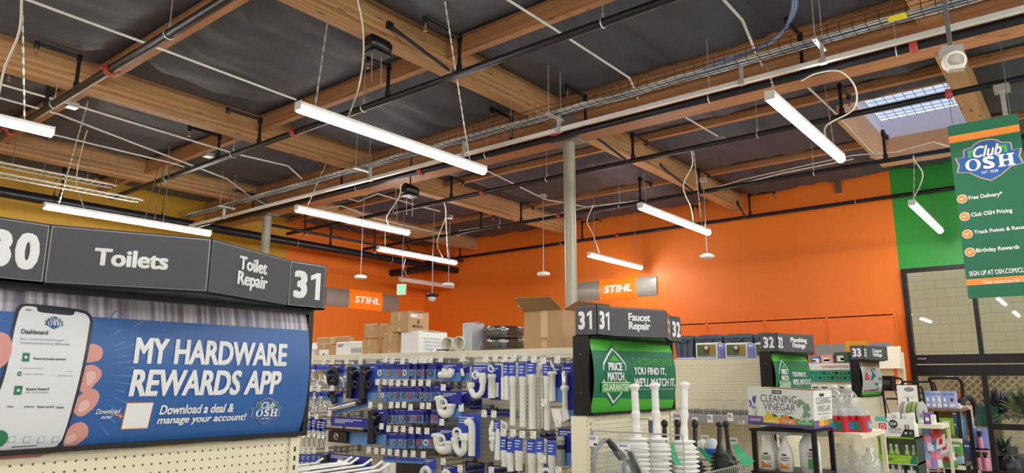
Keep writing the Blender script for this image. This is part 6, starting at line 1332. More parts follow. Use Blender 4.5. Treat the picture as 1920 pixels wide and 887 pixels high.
for cx, cy in ((.395, .3), (.42, .27), (.54, .28), (.64, .27), (.67, .25)): m_.disc(ff, W * cx, H * cy, .02, .0013, cols[3], 8, .007)
EU = M('print_eucalyptus', '#7ea287', .5, var=.15)
for cx, cy in ((.8, .7), (.84, .66), (.78, .6), (.87, .54), (.92, .52), (.88, .42), (.86, .33), (.92, .36), (.9, .6), (.82, .25), (.9, .24)): m_.disc(ff, W * cx, H * cy, .0145, .0012 + cx * .0006, EU if cy > .3 else M('print_pale_leaf', '#c5d2c4', .5), 14)
m_.build('box', t)
def spray(px, x, lab):
    p = oX(px, 850, x); y = p.y; z = ZV2; t = thing('spray_bottle', (x, y, z), lab, 'bottle', 'vinegar bottles on the black stand')
    MB().lathe((x, y, z), [(.04, 0), (.048, .006), (.049, .09), (.046, .12), (.03, .165), (.016, .19), (.015, .205)], WHITE, 22, sx=.62).build('body', t)
    tr = MB().box((x - .012, y - .03, z + .222), (x + .012, y + .034, z + .25), WHITE).lathe((x, y, z + .198), [(.017, 0), (.017, .028)], WHITE, 12).box((x - .009, y + .03, z + .228), (x + .009, y + .055, z + .246), WHITE)
    tr.tube(curve([(x, y + .02, z + .226), (x, y + .034, z + .208), (x, y + .05, z + .196)]), .006, WHITE, 6); tr.build('trigger', t)
    fr = Frame((x, y, z), (0, -1, 0), (0, 0, 1), (-1, 0, 0), lambda u, v: .062 * .49 + .0306 * 0 + .001 - u * u * 4.2 * .62 / 2); m_ = MB()
    m_.rect(fr, -.032, .02, .032, .1, .0, VW, 6, 2).poly(fr, [(-.03, .06), (0, .04), (.03, .03), (.03, .02), (-.03, .02)], .0016, cols[2]).rect(fr, -.014, .1, .014, .11, .001, INK).text(fr, 'CLEANING\nVINEGAR', -.028, .068, .03, .092, .0015, VN, .01)
    for a, b in ((.012, .045), (.02, .035), (.026, .048), (.01, .03)): m_.disc(fr, a, b, .005, .002, cols[2], 7)
    m_.build('front_label', t)
spray(1439, 4.86, 'white vinegar spray bottle on the black stand, the left front one'); spray(1449, 4.97, 'white vinegar spray bottle half hidden behind the left front one'); spray(1473, 4.84, 'white vinegar spray bottle on the black stand, right of its twin')
p = oX(1519, 850, 4.86); x, y, z = 4.86, p.y, ZV2 - .03
t = thing('refill_bottle', (x, y, ZV2), 'large white vinegar refill jug behind the near post of the stand', 'bottle'); z = ZV2
MB().lathe((x, y, z), [(.055, 0), (.064, .008), (.065, .16), (.058, .19), (.03, .235), (.024, .25), (.024, .262)], M('milky_plastic', '#dfe3e2', .35, var=.03), 24, sx=.8).build('body', t)
MB().lathe((x, y, z + .26), [(.026, 0), (.026, .025)], WHITE, 16).build('cap', t)
fr = Frame((x, y, z), (0, -1, 0), (0, 0, 1), (-1, 0, 0), lambda u, v: .0535 - u * u * 5.0); m_ = MB().rect(fr, -.0, .03, .05, .15, .0, VW, 6, 2).rect(fr, .0, .03, .05, .09, .001, cols[3], 6, 1).rect(fr, .01, .14, .045, .152, .001, INK, 4).text(fr, 'CLEANING\nVINEGAR', .0, .098, .048, .134, .0015, VN, .01); m_.build('front_label', t)
# ---------------------------------------------------------------- water rack
WZ1 = oX(1590, 812, 5.2).z; WY0, WY1, WX0, WX1 = 1.25, 1.78, 5.18, 5.8; WZ2 = WZ1 - .42
t = thing('water_rack', (5.6, 1.5, 0), 'beige shelf rack with two levels of bottled water', 'rack')
for z in (WZ1, WZ2): MB().box((WX0, WY0, z - .03), (WX1, WY1, z), BEIGE).box((WX0 - .02, WY0 - .02, z - .032), (WX1, WY0, z - .006), BEIGE).build('shelf', t)
for x, y in ((WX1 - .02, WY0 - .01), (WX0 + .02, WY1 - .02), (WX1 - .02, WY1 - .02)): MB().box((x - .015, y - .015, 0), (x + .015, y + .015, WZ1 - .03), BEIGE).build('post', t)
WAT = M_glass('clear_bottle', (.93, .96, .97), .10, .08, .2)
def jug(x, y, z, lab, s=1.0):
    t = thing('water_jug', (x, y, z), lab, 'water jug', 'clear water jugs on the rack')
    pr = [(.07, 0), (.076, .01)]
    for k in range(5): pr += [(.076, .02 + k * .026), (.071, .033 + k * .026)]
    pr += [(.076, .16), (.072, .2), (.05, .25), (.024, .275), (.02, .29)]
    MB().lathe((x, y, z), [(a * s, b * s) for a, b in pr], WAT, 22).build('body', t)
    MB().lathe((x, y, z + .288 * s), [(.024 * s, 0), (.024 * s, .022 * s)], WHITE, 14).build('cap', t)
REDW = M('red_film', '#c8283a', .3, var=.1, scale=12); BLW = M('film_blue', '#3f86c8', .35, var=.1)
def bottle_pack(x, y, z, lab):
    """shrink-wrapped block of small bottles"""
    t = thing('bottle_pack', (x, y, z), lab, 'bottle pack', 'red wrapped packs of water bottles')
    m_ = MB().rbox((x - .1, y - .085, z), (x + .1, y + .085, z + .075), .02, REDW); fr = Frame((x - .1, y, z), (0, -1, 0), (0, 0, 1), (-1, 0, 0)); f2 = Frame((x, y - .085, z), (1, 0, 0), (0, 0, 1), (0, -1, 0))
    m_.poly(fr, [(-.05, .012), (.05, .02), (.03, .07), (-.05, .07)], .001, BLW).poly(fr, [(.02, .016), (.06, .01), (.045, .07), (.005, .07)], .0016, GRM).text(fr, '24', -.045, .03, -.01, .062, .002, PWH, .03)
    m_.poly(f2, [(-.06, .025), (.05, .012), (.06, .07), (-.03, .07)], .001, BLW).text(f2, '24', -.02, .03, .02, .062, .002, PWH, .03).rect(f2, .03, .02, .055, .05, .002, PWH); m_.build('printed_film', t)
    for i in range(3):
        for j in range(3):
            cx, cy = x - .066 + i * .066, y - .056 + j * .056; MB().lathe((cx, cy, z + .075), [(.027, 0), (.028, .03), (.02, .055), (.012, .07), (.012, .082)], WAT, 10).lathe((cx, cy, z + .075), [(.0285, .002), (.029, .03)], REDW, 10, cap=False).build('bottle_top', t)
for i, (px, X) in enumerate(((1566, 5.62), (1592, 5.58))): jug(X, oX(px, 760, X).y, WZ1, ('clear water jug with white cap on the upper shelf, left one', 'clear water jug with white cap on the upper shelf, right one')[i])
for i, (px, X) in enumerate(((1571, 5.34), (1604, 5.42))): bottle_pack(X, oX(px, 800, X).y, WZ1, ('red wrapped bottle pack on the upper shelf, beside the vinegar carton', 'red wrapped bottle pack on the upper shelf, right one')[i])
for i, (px, X) in enumerate(((1575, 5.7), (1600, 5.6), (1632, 5.5))): jug(X, oX(px, 860, X).y, WZ2, 'clear water jug on the lower shelf, %s from the left' % ORD[i + 1])
for i, (px, X) in enumerate(((1566, 5.5), (1590, 5.3), (1616, 5.32))): bottle_pack(X, oX(px, 880, X).y if i else oX(px, 880, X).y, WZ2, 'red wrapped bottle pack on the lower shelf, %s from the left' % ORD[i + 1])
# ---------------------------------------------------------------- fourth row: strip of small fittings and goods on top
TEAL = M('teal_strip', '#17a08a', .45, var=.03); XG = 9.6
a0, a1 = oX(1519, 690, XG).y, oX(1600, 690, XG).y; zt, zm, zb_ = oX(1550, 681, XG).z, oX(1550, 694, XG).z, oX(1550, 715, XG).z
t = thing('fittings_board', (XG, a0, zb_), 'white and teal display strip with two lines of small metal fittings behind the water jugs', 'display board')
fr = Frame((XG - .012, 0, 0), (0, 1, 0), (0, 0, 1), (-1, 0, 0))
a1 = max(a1, 2.29)
m_ = MB().box((XG - .012, a1, zb_), (XG, a0 + .6, zm), TEAL).box((XG - .012, a1, zm), (XG, a0 + .6, zt), PAPER); m_.text(fr, 'COMPRESSION FITTINGS', a0 - .14, zm + .025, a1 + .05, zm + .055, .001, REDR, .02); m_.build('board', t)
for r in range(2):
    for i in range(11):
        y = a0 - .02 - (a0 - a1) * i / 10.5; z = zb_ + (zm - zb_) * (.75 - .42 * r); s = .008 + .009 * (1 - abs(i - 6) / 7)
        MB().lathe((XG - .012, y, z), [(s, 0), (s, .012), (s * .5, .014), (s * .5, .03)], BRS if (i + r) % 3 else RUB, 8, (-1, 0, 0)).build('sample_fitting', t)
for r in range(2):
    for i in range(5):
        p = oX(1528 + 17 * i, 730 + 17 * r, XG - .05); t = thing('fitting_pack', (XG - .05, p.y, p.z), 'small clear pack with white card, %s in the %s line under the teal strip' % (ORD[i + 1], ('upper', 'lower')[r]), 'pack', 'clear packs under the teal strip')
        MB().box((XG - .05, p.y - .05, p.z - .005), (XG - .046, p.y + .05, p.z + .06), PAPER).box((XG - .052, p.y - .04, p.z + .01), (XG - .05, p.y + .03, p.z + .03), GREY).build('card', t)
        MB().rbox((XG - .075, p.y - .05, p.z - .07), (XG - .047, p.y + .05, p.z), .01, CLEAR, 0).build('bag', t)
ZT4 = 1.806
for i, (a, b, top, mt, lab) in enumerate(((1517, 1536, 668, M('sky_pack', '#4b86c8', .4, var=.2), 'blue and white pack at the left on the fourth row top'), (1536, 1562, 665, M('pink_pack', '#e6a69a', .4, var=.3, scale=25), 'pink and yellow pack in the middle on the fourth row top'), (1562, 1594, 660, M('moss_pack', '#3c5546', .4, var=.3), 'dark green box on the fourth row top beside sign 33'))):
    ya, yb, z1 = oX(a, 660, 9.66).y, oX(b, 660, 9.66).y, oX(b, top, 9.66).z; t = thing('goods_pack', (9.7, (ya + yb) / 2, ZT4), lab, 'pack')
    MB().rbox((9.66, yb + .005, ZT4), (9.86, ya - .005, z1), .02, mt).build('pack', t)
    f_ = Frame((9.66, 0, ZT4), (0, 1, 0), (0, 0, 1), (-1, 0, 0)); H = z1 - ZT4; MB().rect(f_, ya - .04, H * .2, ya - .12, H * .7, .002, PAPER).rect(f_, yb + .12, H * .3, yb + .05, H * .5, .002, YEL if i == 1 else GRM).build('print', t)
OY = M('amber_board', '#f0a626', .5, var=.04); p, q = oX(1584, 640, 9.9), oX(1628, 662, 9.9)
t = thing('amber_board', (9.9, p.y, ZT4), 'amber yellow board sticking up behind sign 33', 'board'); MB().box((9.9, q.y, ZT4), (9.93, p.y, p.z), OY).build('panel', t); MB().box((9.93, q.y + .1, ZT4), (10.05, q.y + .14, ZT4 + .2), OY).build('prop', t)
# orange back panels and shelving along the right wall
XO = 13.62
for i, (a, b) in enumerate(((7.2, 5.94), (5.94, 4.78), (4.78, 3.66), (3.66, 2.56))):
    t = thing('wall_shelving', (XO, (a + b) / 2, 0), 'orange perforated wall panel, %s from the left along the right wall' % ORD[i + 1], 'wall panel', 'orange back panels on the right wall')
    MB().box((XO, b + .006, .1), (XO + .06, a - .006, 2.72), M('orange_panel', '#f5741c', .45, var=.02)).box((XO - .03, b, 0), (XR - .005, a, .1), OR_W).box((XO, b + .004, 2.7), (XO + .12, a - .004, 2.76), M('orange_panel', '#f5741c')).build('panel', t)
    m_ = MB().box((XO - .012, b - .02, .1), (XO, b + .02, 2.72), M('orange_panel', '#f5741c')); z = .2
    while z < 2.68: m_.box((XO - .0125, b - .006, z), (XO - .012, b + .006, z + .018), INK); z += .04
    m_.build('upright', t)
p, q = oX(1528, 646, 13.3), oX(1672, 664, 13.3); t = thing('grey_fascia', (13.3, p.y, q.z), 'long flat grey fascia board below the orange panels', 'fascia')
MB().box((13.3, q.y, q.z), (13.33, p.y, p.z), M('grey_board', '#8e9196', .4, .1)).build('board', t)
for y in (q.y + .1, p.y - .1): MB().box((13.33, y - .01, q.z), (XO, y + .01, q.z + .04), STEELD).build('bracket', t)
p, q = oX(1650, 650, 13.05), oX(1694, 700, 13.05); t = thing('wall_gondola', (13.1, (p.y + q.y) / 2, 0), 'cream pegboard shelving standing against the orange wall behind the mower handles', 'shelving')
MB().box((13.05, q.y, .1), (13.1, p.y + .8, 1.78), PEGY).box((13.0, q.y, 0), (13.6, p.y + .8, .1), BEIGE).build('pegboard_panel', t); MB().box((13.03, q.y - .02, 0), (13.12, q.y, p.z - .1), BEIGE).build('upright', t)
MB().box((12.75, q.y, 1.55), (13.05, p.y + .8, 1.58), BEIGE).build('shelf', t); pt = [(13.05, 1.79), (13.05, p.z), (12.95, p.z - .03), (12.8, 1.79)]
MB().prism(Frame((0, 0, 0), (1, 0, 0), (0, 0, 1), (0, 1, 0)), pt, q.y, p.y + .5, M('cream_panel', '#efe6cc', .5)).build('canopy', t)
# ---------------------------------------------------------------- mower handles
def mower(px, X, zt, lab, box=True):
    p = oX(px, 740, X); y = p.y; t = thing('lawn_mower', (X, y, 0), lab, 'lawn mower', 'mowers by the storefront'); ORP = M('mower_orange', '#ef6a1c', .35)
    MB().rbox((X - .25, y - .3, .1), (X + .4, y + .3, .32), .1, ORP).lathe((X + .1, y, .32), [(.16, 0), (.17, .06), (.12, .14)], BLACK, 18).build('deck', t)
    for sx in (-.22, .36):
        for sy in (-.3, .3): MB().lathe((X + sx, y + sy - .03, .1), [(.06, 0), (.1, .005), (.1, .055), (.06, .06)], RUB, 18, (0, 1, 0)).build('wheel', t)
    h = MB()
    for s in (-.22, .22): h.tube(curve([(X - .2, y + s, .3), (X - .45, y + s, .75), (X - .62, y + s, zt - .1), (X - .64, y + s * .8, zt)]), .013, BLKM, 8)
    h.tube([(X - .64, y - .18, zt), (X - .64, y + .18, zt)], .015, BLKM, 8).tube([(X - .58, y - .2, zt - .16), (X - .58, y + .2, zt - .16)], .011, BLKM, 8); h.build('handle', t)
    MB().tube(curve([(X - .63, y + .1, zt - .02), (X - .6, y + .02, zt - .3), (X - .4, y - .05, .7), (X, y, .4)]), .006, BLKM, 6).build('cable', t)
    if box: MB().rbox((X - .7, y - .13, zt - .16), (X - .56, y + .08, zt + .03), .03, BLACK).obox((X - .705, y - .03, zt - .06), (0, .05, 0), (.004, 0, 0), (0, 0, .03), GREY).build('control_box', t)
mower(1680, 11.5, oX(1680, 709, 11.0).z, 'walk mower with black control box on its handle, left of the standing row')
mower(1712, 10.6, oX(1700, 722, 11.6).z, 'walk mower behind the row of polishing discs', False)
mower(1738, 12.62, oX(1735, 716, 12.0).z, 'walk mower with a square handle loop at the edge of the glass door', False)
p = oX(1783, 735, 11.6); X = 11.6; y = p.y; zt = oX(1783, 709, 11.6).z; t = thing('leaf_vacuum', (X, y, 0), 'black wheeled machine with a big loop handle before the glass door', 'garden machine')
m_ = MB(); m_.tube(curve([(X, y + .2, .3), (X - .1, y + .2, zt - .2), (X - .15, y + .22, zt - .02), (X - .16, y + .15, zt), (X - .16, y - .08, zt), (X - .13, y - .15, zt - .05), (X - .05, y - .14, zt - .3), (X, y - .1, .3)]), .022, BLACK, 8); m_.build('handle', t)
m_ = MB(); m_.ring((X, y - .18, zt - .42), .17, .035, RUB, (.4, 1, 0), 22, 8).lathe((X, y - .2, zt - .42), [(.05, 0), (.06, .05)], GREY, 12, (0, 1, 0)); m_.build('wheel', t)
MB().rbox((X - .12, y - .1, 0), (X + .2, y + .22, zt - .28), .06, BLACK).obox((X + .02, y - .12, zt - .24), (.05, 0, 0), (0, .02, .03), (0, -.03, .05), M('mower_orange', '#ef6a1c')).build('body', t)
for i, (px, py) in enumerate(((1679, 690), (1683, 722))):
    p = oX(px, py, 12.9); one('orange_bar', MB().box((12.88, p.y - .028, p.z - .32), (12.9, p.y + .028, p.z + .0), M('mower_orange', '#ef6a1c')).lathe((12.89, p.y, p.z - .01), [(.028, 0), (.02, .02), (.002, .03)], M('mower_orange', '#ef6a1c'), 10), ('upright orange bar rising above the black control box', 'upright orange bar just beside the taller one')[i], 'tool')
# ---------------------------------------------------------------- floor display of small green spray bottles
XD = 5.98; ya, yb = oX(1643, 800, XD).y, oX(1714, 800, XD).y; z1, z2 = oX(1680, 785, XD).z, oX(1680, 819, XD).z; z3, z4 = oX(1680, 853, XD).z, oX(1680, 868, XD).z; XE = XD + .3
LIME = M('lime_card', '#9bd02e', .45, var=.03); LIM2 = M('lime_pale', '#c9e38a', .45)
t = thing('counter_display', (XD + .15, (ya + yb) / 2, 0), 'white and lime cardboard floor display of small spray bottles', 'display')
W = ya - yb; fr = Frame((XD, ya, 0), (0, -1, 0), (0, 0, 1), (-1, 0, 0)); HW = M('header_white', '#eceded', .5); DG = M('print_forest', '#233c33', .5)
m_ = MB().box((XD - .012, yb, z2), (XD, ya, z1), HW).poly(fr, [(0, z1), (0, z1 - .0), (.0, z1 + .012), (W * .28, z1 + .012), (W * .34, z1 - .03), (0, z1 - .02)], .0135, M('print_mint', '#6fc0b0', .5))
m_.rect(fr, W * .08, z2 + .05, W * .28, z1 - .035, .0135, M('print_coral', '#e2483c', .5)).disc(fr, W * .18, (z1 + z2) / 2 + .006, .017, .0145, PWH, 14).disc(fr, W * .18, (z1 + z2) / 2 + .006, .011, .0155, M('print_coral', '#e2483c'), 14)
m_.disc(fr, W * .47, z1 - .038, .03, .0135, DG, 24).text(fr, 'STEM', W * .39, z1 - .048, W * .55, z1 - .027, .0145, PWH, .04).text(fr, 'DEFEND', W * .33, z2 + .046, W * .68, z2 + .062, .0135, INK, .0).text(fr, 'AGAINST BUGS', W * .35, z2 + .026, W * .66, z2 + .04, .0135, INK, .0)
m_.poly(fr, [(W * .62, z2), (W, z2), (W, z2 + .055), (W * .74, z2 + .055)], .0135, DG).disc(fr, W * .78, z2 + .03, .008, .0145, PWH, 8).disc(fr, W * .9, z2 + .03, .009, .0145, GRYR, 8)
for a, mt in ((.76, M('print_rose', '#b5495a', .5)), (.83, GRYR)): m_.rect(fr, W * a, z1 - .085, W * a + .012, z1 - .04, .0135, mt)
m_.build('header', t)
MB().box((XD, ya - .006, .02), (XE, ya, z2), LIME).box((XD, yb, .02), (XE, yb + .006, z2), DG).box((XE - .006, yb, .02), (XE, ya, z2), HW).box((XD, yb, z2 - .012), (XE, ya, z2), LIME).box((XD, yb, z4 - .01), (XE, ya, z4 + .004), HW).box((XD, yb + .12, .3), (XE, yb + .126, z4 - .01), HW).box((XD, yb, .02), (XE, ya, .3), LIME).build('tray_body', t)
m_ = MB().box((XD - .014, yb, z4), (XD - .002, ya, z3), LIME).poly(fr, [(W * .8, z4), (W, z4), (W, z3), (W * .88, z3)], .0155, GRM).text(fr, 'STEM', W * .25, z4 + .018, W * .37, z4 + .032, .0155, DG, .02).rect(fr, W * .45, z4 + .023, W * .7, z4 + .029, .0155, LIM2); m_.build('front_lip', t)
for i, f in enumerate((.14, .3, .45, .72, .9)):
    x, y = XD + .05, ya - W * f; t = thing('bug_spray', (x, y, z4 + .005), 'small lime labelled spray bottle in the lime tray, %s from the left' % ORD[i + 1], 'spray bottle', 'spray bottles in the lime tray')
    MB().lathe((x, y, z4 + .005), [(.015, 0), (.017, .004), (.017, .07), (.008, .09), (.007, .105)], LIM2, 14).lathe((x, y, z4 + .005), [(.0175, .01), (.0175, .05)], LIME, 14, cap=False).disc(Frame((x - .018, y, z4 + .05), (0, -1, 0), (0, 0, 1), (-1, 0, 0)), 0, 0, .01, 0, DG, 10).build('bottle', t)
    MB().lathe((x, y, z4 + .108), [(.009, 0), (.009, .02)], WHITE, 10).build('cap', t)
for i, f in enumerate((.32, .44, .56, .7, .83, .93)):
    x, y = XD + .06 + .03 * (i % 2), ya - W * f; t = thing('trigger_bottle', (x, y, z2), 'white capped bottle standing behind the display header, %s from the left' % ORD[i + 1], 'bottle', 'white bottles behind the header')
    MB().lathe((x, y, z2 + .001), [(.024, 0), (.026, .01), (.026, .08), (.012, .11)], WHITE, 14).build('bottle', t); MB().box((x - .016, y - .012, z2 + .108), (x + .016, y + .012, z1 + .032 + .006 * (i % 3)), WHITE).box((x - .03, y - .006, z1 + .008), (x - .014, y + .006, z1 + .02), WHITE).build('trigger_cap', t)
for i, f in enumerate((.3, .46, .78)):
    x, y = XD + .06, ya - W * f; t = thing('flat_bottle', (x, y, z4 - .2), ('white bottle with a black round badge at the bottom of the display, left one', 'white bottle with a black round badge at the bottom of the display, right one', 'white bottle beside a brown carton at the bottom of the display')[i], 'bottle'); MB().rbox((x - .012, y - .03, .302), (x + .012, y + .03, z4 - .05), .01, WHITE).lathe((x, y, z4 - .05), [(.012, 0), (.01, .03)], WHITE, 10).build('body', t); MB().disc(Frame((x - .013, y, z4 - .1), (0, -1, 0), (0, 0, 1), (-1, 0, 0)), 0, 0, .016, 0, INK, 14).build('badge', t)
# discs, shelf of small things
XS2 = 6.35; q = oX(1740, 796, XS2); zsh = q.z; ya, yb = oX(1688, 800, XS2).y, oX(1766, 800, XS2).y
t = thing('side_shelf', (XS2 + .2, (ya + yb) / 2, 0), 'narrow beige shelf unit with polishing discs, behind the lime display', 'shelf')
MB().box((XS2, yb, zsh - .03), (XS2 + .36, ya, zsh), BEIGE).build('shelf', t); MB().box((XS2 + .33, ya - .02, 0), (XS2 + .36, ya, zsh - .03), BEIGE).build('post', t); MB().box((XS2 + .33, yb, 0), (XS2 + .36, yb + .02, zsh - .03), BEIGE).build('post', t); MB().box((XS2, yb, 0), (XS2 + .36, ya, .1), BEIGE).build('base', t)
for i, (px, c) in enumerate(((1694, '#8f9498'), (1701, '#b9bd9c'), (1709, '#7f8f58'), (1717, '#8f9c5c'), (1726, '#b2b6b0'))):
    X = XS2 + .08; p = oX(px, 768, X); r = .082; t = thing('polishing_disc', (X, p.y, zsh), '%s round pad standing on edge, %s of five on the side shelf' % (('grey', 'pale', 'green', 'olive', 'silver')[i], ORD[i + 1]), 'pad', 'round pads on the side shelf')
    MB().lathe((X + .06, p.y - .01, zsh + r), [(r * .9, 0), (r, .006), (r, .02), (r * .9, .026)], M('pad_%d' % i, c, .8, var=.15), 26, (.25, 1, 0)).build('pad', t); MB().lathe((X + .06, p.y - .011, zsh + r), [(.018, 0), (.018, .029)], GREY, 12, (.25, 1, 0)).build('hub', t)
for i, (px, w_, h_, mt, lab) in enumerate(((1728, .05, .05, M('grey_carton', '#c3c7cb'), 'small grey box on the side shelf'), (1739, .045, .085, M('violet_box', '#7a4fae', .45), 'small violet box on the side shelf'), (1748, .03, .07, WHITE, 'small white box on the side shelf'))):
    p = oX(px, 790, XS2 + .03); t = one('small_box', MB().box((XS2 + .03, p.y - w_ / 2, zsh), (XS2 + .12, p.y + w_ / 2, zsh + h_), mt).rect(Frame((XS2 + .03, p.y, zsh), (0, -1, 0), (0, 0, 1), (-1, 0, 0)), -w_ * .3, h_ * .3, w_ * .3, h_ * .6, .001, PAPER), lab, 'box')
# white hang card behind the pads
p = oX(1702, 745, 9.0); t = thing('header_card', (9.0, p.y, 0), 'tall white header card with a grey oval behind the pads', 'card'); m_ = MB().box((9.0, p.y - .1, p.z - .16), (9.004, p.y + .1, p.z + .13), PAPER); f_ = Frame((9.0, p.y, p.z), (0, -1, 0), (0, 0, 1), (-1, 0, 0)); m_.disc(f_, .02, .085, .05, .001, GRYR, 16, .025).rect(f_, -.04, .01, .07, .014, .001, GRYR).rect(f_, -.03, -.01, .06, -.006, .001, GRYR); m_.build('card', t); MB().tube([(9.01, p.y, 0), (9.01, p.y, p.z)], .012, BLKM, 6).box((8.9, p.y - .12, 0), (9.12, p.y + .12, .01), BLKM).build('stand', t)
# ---------------------------------------------------------------- wooden topped rack with books, cards and seed bags
XK = 6.75; ya, yb = oX(1735, 760, XK).y, oX(1795, 765, XK).y; zk = oX(1780, 766, XK).z; XK1 = XK + .45
WOODT = M('brown_board', '#7c5a3c', .55, var=.15, stretch=(1, 8, 8))
t = thing('merchandise_rack', ((XK + XK1) / 2, (ya + yb) / 2, 0), 'black framed rack with a wooden top shelf full of small goods by the glass', 'rack')
for x, y in ((XK + .01, yb), (XK1, yb - .02), (XK + .01, ya), (XK1, ya)): MB().box((x - .014, y - .014, 0), (x + .014, y + .014, zk - .02), BLKM).build('post', t)
zk2, zk3 = oX(1780, 822, XK).z, oX(1780, 872, XK).z
MB().box((XK - .01, yb - .02, zk - .022), (XK1 + .01, ya + .02, zk), WOODT).build('top_shelf', t)
for z in (zk2, zk3): MB().box((XK, yb, z - .015), (XK1, ya, z), WOODT).box((XK - .012, yb - .01, z - .03), (XK, ya + .01, z + .002), BEIGE).build('shelf', t)
MB().box((XK1 - .01, yb, zk2), (XK1, ya, zk - .022), WOODT).build('back_panel', t)
BKS = [M('pale_blue_print', '#8fa8dc', .45, var=.2, scale=30), M('pale_violet_print', '#a9aee0', .45, var=.2, scale=30), M('pale_grey_print', '#c3cbe0', .45, var=.2, scale=30)]
for i, (a, b) in enumerate(((1734, 1744), (1744.6, 1755), (1755.6, 1765), (1766, 1776), (1776.6, 1791))):
    y0, y1 = oX(b, 750, XK).y, oX(a, 750, XK).y; z1 = oX(1760, 734, XK).z; t = thing('tissue_box', (XK + .05, (y0 + y1) / 2, zk), 'pale blue printed box on the wooden top shelf, %s of five' % ORD[i + 1], 'box', 'printed boxes on the wooden shelf')
    m_ = MB().box((XK + .02, y0, zk), (XK + .12, y1, z1), BKS[i % 3]); f_ = Frame((XK + .02, y1, zk), (0, -1, 0), (0, 0, 1), (-1, 0, 0)); w_ = y1 - y0; H = z1 - zk
    m_.rect(f_, w_ * .15, H * .1, w_ * .85, H * .25, .001, PWH).rect(f_, w_ * .15, H * .75, w_ * .85, H * .9, .001, BLL).rect(f_, w_ * .3, H * .4, w_ * .7, H * .62, .001, GREY if i == 4 else PWH); m_.build('box', t)
p = oX(1797, 760, XK + .1); one('small_box', MB().box((XK + .06, p.y - .02, zk), (XK + .12, p.y + .03, zk + .025), PAPER).box((XK + .05, p.y - .015, zk + .025), (XK + .1, p.y + .02, zk + .04), WHITE), 'small white packets at the end of the wooden top shelf', 'packets')
def pouch(px, py, w, h, X, mts, lab, name='seed_pouch', tilt=0.0):
    p = oX(px, py, X); t = thing(name, (X, p.y, p.z - h / 2), lab, 'pouch'); m_ = MB(); n = 6; vs = []
    for s in (-1, 1):
        for j in range(n + 1):
            for i in range(n + 1):
                u, v = i / n * 2 - 1, j / n * 2 - 1; d = .016 * (1 - u ** 4) * (1 - v ** 4) * s; vs.append((X + d + tilt * v, p.y - u * w / 2, p.z + v * h / 2))
    N = (n + 1) ** 2; f0 = [(j * (n + 1) + i, j * (n + 1) + i + 1, (j + 1) * (n + 1) + i + 1, (j + 1) * (n + 1) + i) for j in range(n) for i in range(n)]
    for k, f in enumerate(f0): m_.add([vs[q] for q in f], [(3, 2, 1, 0)], mts[0] if k // n >= n - 2 else (mts[1] if k // n >= 2 else mts[2]), True)
    m_.add(vs[N:], f0, mts[0], True)
    f_ = Frame((X - .017, p.y, p.z), (0, -1, 0), (0, 0, 1), (-1, 0, 0)); m_.disc(f_, -.01, -.02 * h / .15, w * .18, .0, mts[3], 12).rect(f_, -w * .3, h * .26, w * .25, h * .34, .0, PWH)
    m_.build('pouch', t); return t
GP = M('lime_pattern', '#9ac23a', .5, var=.5, scale=60); PK = M('pink_print', '#e08aa0', .45, var=.35, scale=30); PBL = M('seed_blue', '#9cc0d6', .45, var=.3, scale=30); SGR = M('seed_green', '#5f9a48', .45, var=.3, scale=30); SRED = M('seed_red', '#b5343c', .45, var=.2)
pouch(1776, 801, .1, .145, XK + .03, (GP, GP, GP, GP), 'lime green patterned bag on the rack shelf', 'gift_bag')
pouch(1777, 855, .12, .18, XK - .02, (PBL, PWH, SGR, SRED), 'seed bag with a red picture hanging low on the rack, left one')
pouch(1795, 848, .085, .17, XK - .01, (SGR, SGR, PBL, SRED), 'green seed bag hanging low on the rack, right one')
pouch(1786, 838, .13, .06, XK + .02, (SGR, SGR, SGR, PWH), 'green topped bag behind the two seed bags')
for i, (px, py, c) in enumerate(((1793, 790, '#3f7fb8'), (1799, 796, '#5f9fc8'), (1805, 803, '#3a6a9a'))):
    pouch(px, py, .05, .2, XK + .12 + .08 * i, (M('pack_blue_%d' % i, c, .45, var=.2),) * 3 + (PWH,), 'blue pack behind the black post, %s of three' % ORD[i + 1], 'blue_pack')
# sloping magazine rack of pink goods
t = thing('sloping_rack', (6.3, .9, 0), 'sloping wire rack of pink and violet packs in front of the wooden rack', 'wire rack')
pa, pb = oT(1712, 806, 5.7), oT(1742, 892, 5.4); pc, pd = oT(1757, 806, 5.85), oT(1772, 892, 5.6)
for a, b in ((pa, pb), (pc, pd)): MB().tube([a, b, (b.x, b.y, 0)], .007, SILV, 6).build('side_rail', t)
for i in range(5):
    f = .1 + .2 * i; a, b = pa.lerp(pb, f), pc.lerp(pd, f); MB().tube([a, b], .005, SILV, 6).tube([a + V((-.03, 0, .02)), b + V((-.03, 0, .02))], .004, SILV, 6).build('tier_wire', t)
cs = [M('pack_pink', '#d88aa6', .4, var=.25, scale=25), M('pack_violet', '#8a7fc0', .4, var=.25, scale=25), M('pack_white', '#dfe3ea', .4, var=.15, scale=25), M('pack_sky', '#6f9fd0', .4, var=.2, scale=25), M('pack_rose', '#c86a80', .4, var=.25, scale=25)]
